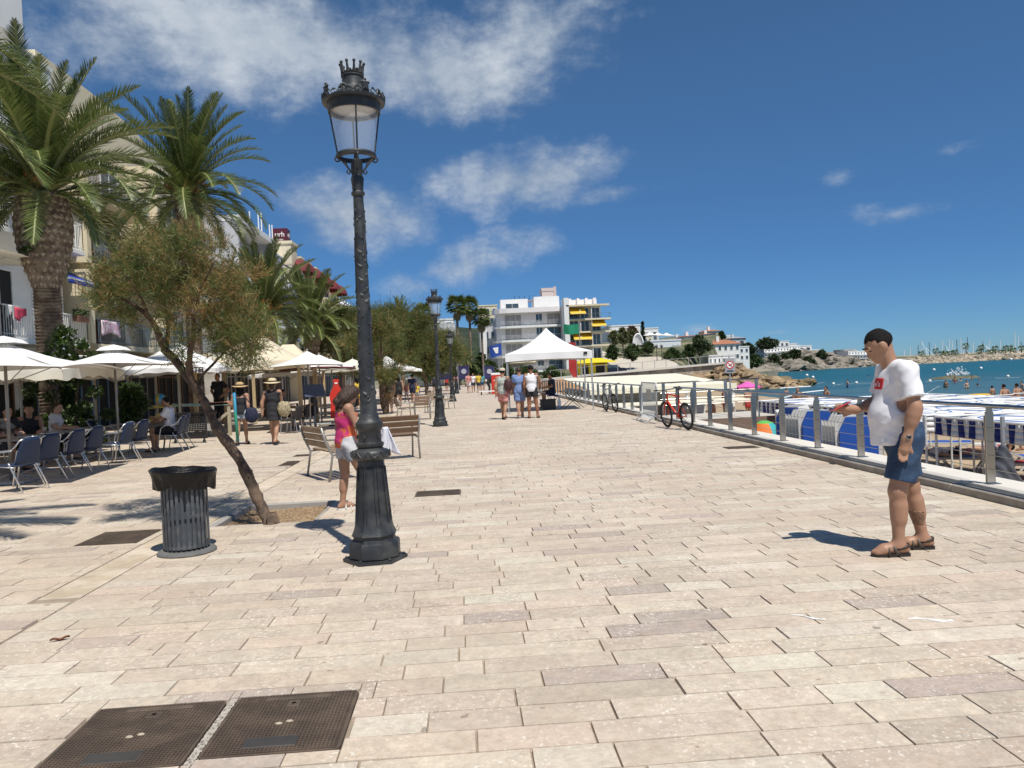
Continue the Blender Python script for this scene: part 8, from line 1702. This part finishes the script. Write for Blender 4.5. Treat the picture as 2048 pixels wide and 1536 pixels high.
for i, (a, b_, yt, yb) in enumerate(((1545, 1562, 686, 697), (1562, 1580, 683, 695), (1580, 1596, 688, 697), (1597, 1625, 692, 704), (1625, 1648, 700, 710))): far_house('stepped white villa above the terraced building, %s from the left' % ('first', 'second', 'third', 'fourth', 'fifth')[i], a, b_, yt, yb, 300+i*4, wins=(2, 1))
far_house('grey marina building front at the root of the breakwater', 1690, 1714, 700, 727, 296, SHUT, wins=(3, 2)); far_house('white marina office with glazed balconies', 1698, 1716, 703, 725, 290, wins=(3, 3), bal=True); far_house('white marina clubhouse right of the office', 1716, 1738, 703, 724, 292, wins=(4, 3), bal=True)
# terraces in front, kiosk, car
t_ = thing('yellow_kiosk', 'bright yellow kiosk with wide flat roof by the coast path', 'kiosk', (at(1186, 740, 106).x, 106, .75)); YP = pm('kiosk_yellow', (.70, .56, .02), .6, .06, 2)
MB().cb(-2.0, 2.0, 0, 3, 0, 1.7).build('cabin', YP, t_); MB().add([(-2.3, -1.2, 1.7), (2.6, -1.2, 1.7), (3.9, 1, 1.7), (2.6, 3.4, 1.7), (-2.3, 3.4, 1.7), (-1.2, 1, 2.35), (1.4, 1, 2.35)], [(0, 1, 6, 5), (1, 2, 6), (2, 3, 6), (3, 4, 5, 6), (4, 0, 5), (0, 4, 3, 2, 1)]).build('roof', YP, t_); MB().cb(.4, 1.8, -.02, -.003, .3, 1.35).build('hatch', DARK, t_); MB().cb(.3, 1.9, -.6, -.021, 1.36, 1.46).build('counter_awning', YP, t_); MB().cb(-1.5, -.6, -.02, -.003, 0, 1.4).build('door', DARK, t_)
p = at(1225, 722, 122); t_ = thing('parked_car', 'dark blue car on the road above the yellow kiosk', 'car', (p.x, 122, land_z(p.x, 122)+.15), R(8)); CARP = pm('car_navy', (.012, .016, .035), .25, .1, 3, coat=.6)
MB().prism([(-2.0, .35), (2.05, .35), (2.05, .75), (1.75, .9), (1.0, .98), (.45, 1.42), (-1.0, 1.45), (-1.75, 1.02), (-2.0, .95)], 1.7, Matrix.Translation((0, .85, 0)) @ Matrix.Rotation(PI/2, 4, 'X')).build('body', CARP, t_); MB().prism([(.85, 1.0), (.4, 1.36), (-.25, 1.38), (-.25, 1.0)], 1.72, Matrix.Translation((0, .86, 0)) @ Matrix.Rotation(PI/2, 4, 'X')).build('front_window', GLASSD, t_); MB().prism([(-.35, 1.0), (-.35, 1.38), (-.95, 1.38), (-1.45, 1.02)], 1.72, Matrix.Translation((0, .86, 0)) @ Matrix.Rotation(PI/2, 4, 'X')).build('rear_window', GLASSD, t_)
for x_ in (-1.25, 1.3):
    for y_ in (-.72, .72): MB().lathe([(.33, -.1), (.33, .1)], 16).xf(Matrix.Translation((x_, y_, .33)) @ Matrix.Rotation(PI/2, 4, 'X')).build('wheel', RUB, t_)
MB().cb(1.99, 2.06, -.7, -.4, .62, .78).build('headlight', WHITE, t_); MB().cb(1.99, 2.06, .4, .7, .62, .78).build('headlight', WHITE, t_)
tag(MB().grid(lambda u, v: (15+u*22, 117+v*7-u*2, land_z(15+u*22, 117+v*7-u*2)+.14), 22, 6).build('road', ASPH, smooth=True), kind='structure'); tag(MB().grid(lambda u, v: (at(1300, 740, 132).x+(u-.5)*11, 121+v*26, land_z(at(1300, 740, 132).x+(u-.5)*11, 121+v*26)+.16), 10, 20).build('ramp_path', PATHM, smooth=True), kind='structure'); tag(MB().grid(lambda u, v: (at(1255, 740, 140).x+(u-.5)*2.6+v*-2, 122+v*40, land_z(at(1255, 740, 140).x+(u-.5)*2.6+v*-2, 122+v*40)+.17), 4, 30).build('stair_path', PATHM, smooth=True), kind='structure')
t_ = thing('shell_arch', 'small white shell shaped arch on the hillside', 'arch', (at(1276, 680, 150).x, 150, at(1276, 690, 150).z)); MB().tube([(1.0*math.cos(PI*q/10), 0, 2.2*math.sin(PI*q/10)) for q in range(11)], .16, 8).build('rim', WHITE, t_, smooth=True); MB().grid(lambda u, v: (1.0*v*math.cos(PI*u), .5*(1-v), 2.2*v*math.sin(PI*u)), 12, 4).build('shell', WALLW, t_, smooth=True)
for i, px in enumerate((1314, 1324)):
    t_ = thing('path_lantern', '%s of two dark lanterns before the white restaurant' % ('left', 'right')[i], 'lantern', (at(px, 715, 140).x, 140, at(px, 722, 140).z)); MB().lathe([(.12, -1), (.07, .6), (.05, 2.4)], 6).build('post', CAST, t_); MB().lathe([(.15, 2.4), (.28, 2.8), (.05, 3.1)], 6).build('head', CAST, t_)
# trees of the far shore
def ftree(nm, label, px, yt, yb, Y, wpx, seed, mats=None, wt=(4, 3), trunk=.28, shape=2, ll=.55, n=22, dens=90, cat='tree', group='trees on the far shore'):
    p = at(px, yb, Y); Hh = (yb-yt)*Y/FPX; W = wpx*Y/FPX/2
    return bush(nm, label, cat, (p.x, Y, p.z), W, W, Hh, seed, n, dens, mats or [LEAFP, LEAFD], wt, ll, ll*.55, trunk*Hh, group, .02*Hh+.05, shape)
OL = [leafmat('olive_leaf', (.11, .12, .05), (.20, .20, .09), .6, .2), LEAFD]
ftree('olive_tree', 'pale olive tree right of the yellow awning block', 1228, 664, 694, 150, 22, 201, OL, (5, 1), .25); ftree('olive_tree', 'second pale olive tree on the hillside', 1246, 658, 696, 152, 26, 202, OL, (5, 1), .25); ftree('olive_tree', 'third pale olive tree left of the maroon tree', 1262, 662, 692, 156, 22, 203, OL, (5, 1), .25)
ftree('maroon_tree', 'maroon leaved tree on the hillside', 1265, 655, 685, 160, 24, 204, [MAROON, LEAFD], (5, 2)); ftree('cypress_tree', 'single dark cypress beside the white hill block', 1287, 641, 690, 168, 10, 205, [LEAFD, LEAFP], (3, 3), .05, 1, .35, 30); ftree('round_bush', 'dark round bush at the foot of the yellow awning block', 1226, 690, 722, 128, 32, 206, [LEAFD, LEAF], (4, 2), .05, 2, .4); ftree('round_bush', 'dense green bush beside the stair path', 1266, 690, 722, 130, 44, 207, [LEAF, LEAFD], (2, 4), .05, 2, .4, 30)
ftree('round_bush', 'low bush left of the white restaurant', 1297, 686, 708, 150, 36, 208, [LEAFD, LEAF], (4, 2), 0.02, 2, .4); ftree('round_bush', 'hedge row before the white restaurant', 1345, 700, 724, 142, 60, 209, [LEAFD, LEAF], (4, 3), .02, 2, .4, 34); ftree('broad_tree', 'broad dark tree right of the white restaurant', 1400, 672, 722, 150, 56, 210, [LEAFD, LEAFP], (4, 3), .3, 2, .45, 40); ftree('broad_tree', 'smaller tree left of the broad dark tree', 1378, 690, 722, 146, 30, 211, [LEAFD, LEAF], (4, 2), .25, 2, .4)
ftree('stone_pine', 'wide dark pine on the cliff above the terraced building', 1535, 680, 700, 268, 46, 212, [LEAFP, LEAFD], (4, 2), .35, 2, .9, 34, 120); ftree('stone_pine', 'dark pines left of the terraced building', 1496, 686, 714, 262, 34, 213, [LEAFP, LEAFD], (4, 2), .2, 2, .9, 30); ftree('stone_pine', 'round dark shrub mass on the cliff edge', 1588, 700, 718, 275, 34, 214, [LEAFD, LEAFP], (4, 2), .05, 2, .8, 26); ftree('cliff_scrub', 'scrub covering the face of the grey cliff', 1548, 712, 742, 258, 46, 215, [LEAFD, LEAFP], (4, 2), .02, 2, .8, 40, 110, 'shrub'); ftree('stone_pine', 'dark shrub on the cliff shoulder by the stairs', 1645, 702, 716, 284, 26, 216, [LEAFD, LEAFP], (4, 2), .05, 2, .8, 22)
ftree('round_bush', 'small palm-like bush among the red roofs', 1444, 664, 684, 240, 18, 217, [LEAFD, LEAF], (4, 2), .3, 2, .6); ftree('round_bush', 'green bush growing at the stone wall', 1424, 744, 758, 103, 14, 218, [LEAF, LEAFD], (4, 2), .02, 2, .2, 10)
ftree('cliff_scrub', 'dark scrub on the lower face of the grey cliff', 1615, 716, 734, 268, 40, 219, [LEAFD, LEAFP], (4, 2), .02, 2, .7, 34, 90, 'shrub'); ftree('cliff_scrub', 'green scrub patch above the pale headland', 1510, 712, 732, 240, 44, 220, [LEAFD, LEAF], (4, 2), .02, 2, .7, 34, 90, 'shrub'); ftree('cliff_scrub', 'low scrub between the terraced building and cliff edge', 1568, 710, 724, 266, 30, 221, [LEAFP, LEAFD], (4, 2), .02, 2, .7, 26, 90, 'shrub')
# green belt at the end of the promenade
for i, (px, yt, W, Y, lab) in enumerate(((945, 728, 44, 105, 'green hedge at the end of the promenade'), (985, 722, 40, 108, 'taller hedge left of the canopy'), (905, 735, 40, 100, 'hedge behind the third lamp'), (1012, 726, 36, 112, 'hedge behind the drinks machine'), (1050, 735, 70, 118, 'hedge visible under the canopy roof'), (1105, 735, 50, 116, 'hedge right under the canopy roof'), (862, 725, 50, 98, 'hedge behind the second lamp'), (965, 705, 46, 125, 'tall shrubs below the fan palms'))): ftree('hedge', lab, px, yt, 764, Y, W, 240+i, [LEAFD, LEAF], (3, 3), .02, 2, .32, 30, 130, 'hedge', 'greenery at the end of the promenade')
# fan palms
def fan_mesh(seed, dead=False):
    r = rng(seed); m = MB(); m.tube([(0, 0, 0), (.5, 0, .06), (.9, 0, .0)], [.025, .018, .012], 4, 1, False)
    for k in range(15):
        a = (k-7)*.21; L = 1.0*(1-.25*abs(k-7)/7); d = Vector((math.cos(a), math.sin(a), -.12-.10*abs(k-7)/7)); s = Vector((-math.sin(a), math.cos(a), 0))*.07; o = Vector((.9, 0, 0)); m.add([o, o+d*L*.5+s, o+d*L+Vector((0, 0, -.18)), o+d*L*.5-s], [(0, 1, 2, 3)])
    return m.mesh('fan_leaf', [PALM_D if dead else PALM_G, RACH])
FANS = [fan_mesh(1), fan_mesh(2)]; FAND = fan_mesh(3, True)
def fan_palm(label, px, Y, pyc, seed, n=46, sc=1.15, group='fan palms at the end of the promenade', z0=0.0, skirt=14, rt=.2):
    r = rng(seed); p = at(px, pyc, Y); Hh = p.z-z0; t_ = thing('fan_palm', label, 'palm tree', (p.x, Y, z0), 0, group); MB().lathe([(rt*1.4, 0), (rt, .8), (rt*.85, Hh*.6), (rt*.95, Hh)], 10).build('trunk', PBARK, t_, smooth=True)
    for k in range(n): s = (k+.5)/n; e = 1.35-2.1*s; mk('fan_leaf', FANS[k % 2], t_, (0, 0, Hh), (r.uniform(-.3, .3), -e, k*2.4+r.uniform(-.2, .2)), (sc*r.uniform(.8, 1.1),)*3)
    for k in range(skirt): mk('dead_leaf', FAND, t_, (0, 0, Hh-.2-.05*k), (0, 1.2+r.uniform(-.15, .15), k*2.4), (sc*.8,)*3)
    return t_
fan_palm('tall fan palm, left one of the trio at the promenade end', 913, 118, 612, 301); fan_palm('tall fan palm, middle one of the trio at the promenade end', 938, 120, 614, 302); fan_palm('fan palm, lower right one of the trio', 962, 122, 636, 303); fan_palm('fan palm standing alone behind the second lamp', 846, 112, 628, 304); fan_palm('short fan palm in front of the trio', 898, 110, 690, 305, 34, .9, skirt=6)
x, y = pb(806, 95); palm('date_palm', 'distant date palm left of the second lamp', x, y, 8.3, .28, .4, 3.2, 44, 26, bulb=1.2, scars=12); x, y = pb(935, 104); palm('date_palm', 'low date palm below the fan palms', x, y, 3.2, .3, .4, 2.6, 40, 27, bulb=.8, scars=12, dates=False)
# breakwater with marina behind
BA, BB = Vector((at(1690, 735, 290).x, 290, 0)), Vector((at(2048, 718, 318).x+120, 326, 0)); bw = thing('breakwater', 'long rock breakwater closing the bay at right', 'breakwater', (0, 0, 0)); g = np.random.default_rng(6); D_ = (BB-BA).normalized(); Nn = Vector((D_.y, -D_.x, 0))
core = MB()
for k in range(40):
    a, b_ = BA.lerp(BB, k/40), BA.lerp(BB, (k+1)/40); core.add([a+Nn*5+Vector((0, 0, -2.6)), b_+Nn*5+Vector((0, 0, -2.6)), b_+Vector((0, 0, -.15)), a+Vector((0, 0, -.15)), b_-Nn*8+Vector((0, 0, -.15)), a-Nn*8+Vector((0, 0, -.15))], [(0, 1, 2, 3), (3, 2, 4, 5)])
core.build('core', ROCKG, bw); MB().beam(BA-Nn*1.5+Vector((0, 0, .1)), BB-Nn*1.5+Vector((0, 0, .1)), .8, .6).build('parapet', pm('parapet_concrete', (.42, .38, .33), .9, .1, .5), bw)
rk = MB(); r = rng(61); LB = (BB-BA).length
rmesh = []
BWR = pm('breakwater_rock', (.44, .37, .27), .9, .35, .4, col2=(.30, .25, .19))
for q in range(6):
    m_ = MB().ball((0, 0, 0), 1.0, 7, 5); m_.v = [tuple(Vector(v)*(1+.35*mnoise.noise(Vector(v)*1.3+Vector((q*7, 0, 0))))) for v in m_.v]; rmesh.append(m_.mesh('boulder', BWR))
for k in range(290):
    s = r.random(); t2 = r.random(); p = BA.lerp(BB, s*.88)+Nn*(5.2*(1-t2)); sz = r.uniform(.6, 1.15); mk('boulder', rmesh[k % 6], bw, (p.x, p.y, -2.4+2.3*t2), (r.random()*3, r.random()*3, r.random()*3), (sz*1.3, sz, sz*.8))
for k in range(900): s = r.random(); t2 = r.random(); p = BA.lerp(BB, s)+Nn*(5.2*(1-t2)); sz = r.uniform(.35, .75); rk.ball((p.x, p.y, -2.4+2.3*t2), (sz*1.3, sz, sz*.8), 5, 4)
tag(rk.build('rubble', BWR, bw), kind='stuff')
HULL = pm('white_hull', (.75, .75, .74), .4, .04, 2)
NB = [(1838, 690), (1846, 682), (1856, 695), (1862, 684), (1874, 688), (1886, 680), (1893, 690), (1902, 678), (1908, 681), (1917, 679), (1923, 676), (1929, 690), (1938, 674), (1950, 684), (1962, 688), (1975, 690), (1982, 678), (1989, 692), (2004, 680), (2012, 692), (2024, 688), (2033, 662), (2040, 672), (2046, 684), (1750, 704), (1760, 700), (1772, 702), (1812, 700), (1824, 694), (1968, 682)]
ORD = ('first', 'second', 'third', 'fourth', 'fifth', 'sixth', 'seventh', 'eighth', 'ninth', 'tenth', 'eleventh', 'twelfth', 'thirteenth', 'fourteenth', 'fifteenth', 'sixteenth', 'seventeenth', 'eighteenth', 'nineteenth', 'twentieth', 'twenty-first', 'twenty-second', 'twenty-third', 'twenty-fourth', 'twenty-fifth', 'twenty-sixth', 'twenty-seventh', 'twenty-eighth', 'twenty-ninth', 'thirtieth')
for i, (px, yt) in enumerate(sorted(NB)):
    Y = 345+(i*7) % 40; p = at(px, yt, Y); dk = i % 3 == 2; t_ = thing('sailing_boat', 'moored sailing boat behind the breakwater, %s mast from the left' % ORD[i], 'boat', (p.x, Y, -2.1), .3*(i % 5), 'sailing boats in the marina'); Hm = p.z+2.1
    MB().prism([(-1.4, -4), (1.4, -4), (1.6, 0), (1.0, 3.2), (0, 5), (-1.0, 3.2), (-1.6, 0)], 1.3).build('hull', HULL, t_); MB().cb(-.8, .8, -2, 1.5, 1.3, 1.9).build('cabin', HULL, t_); MB().bar((0, .8, 1.3), (0, .8, Hm), .17, 5, 0, .12).build('mast', BLACK if dk else WHITE, t_); MB().bar((0, .8, 2.3), (0, -3.2, 2.4), .1, 5).build('boom', WHITE, t_); MB().bar((0, .8, Hm*.97), (0, 4.8, 1.4), .03, 3).bar((0, .8, Hm*.97), (0, -3.9, 1.4), .03, 3).bar((-.8, .8, Hm*.55), (.8, .8, Hm*.55), .04, 3).build('rigging', GALV, t_)
for i, (px, yc) in enumerate(((1843, 708), (1872, 703), (1884, 708), (1891, 709), (1903, 707), (1911, 705), (1932, 692), (1958, 704), (1963, 696), (1976, 705), (1985, 704), (1991, 698), (2002, 705), (2011, 697), (2021, 697), (2027, 702), (2043, 697))):
    fan_palm('small palm on the breakwater walk, %s from the left' % ORD[i], px, 332+(i % 3)*3, yc, 400+i, 18, 1.05, 'palms along the breakwater', -.15, 0, .22)

for _s in TMPS: bpy.data.scenes.remove(_s)
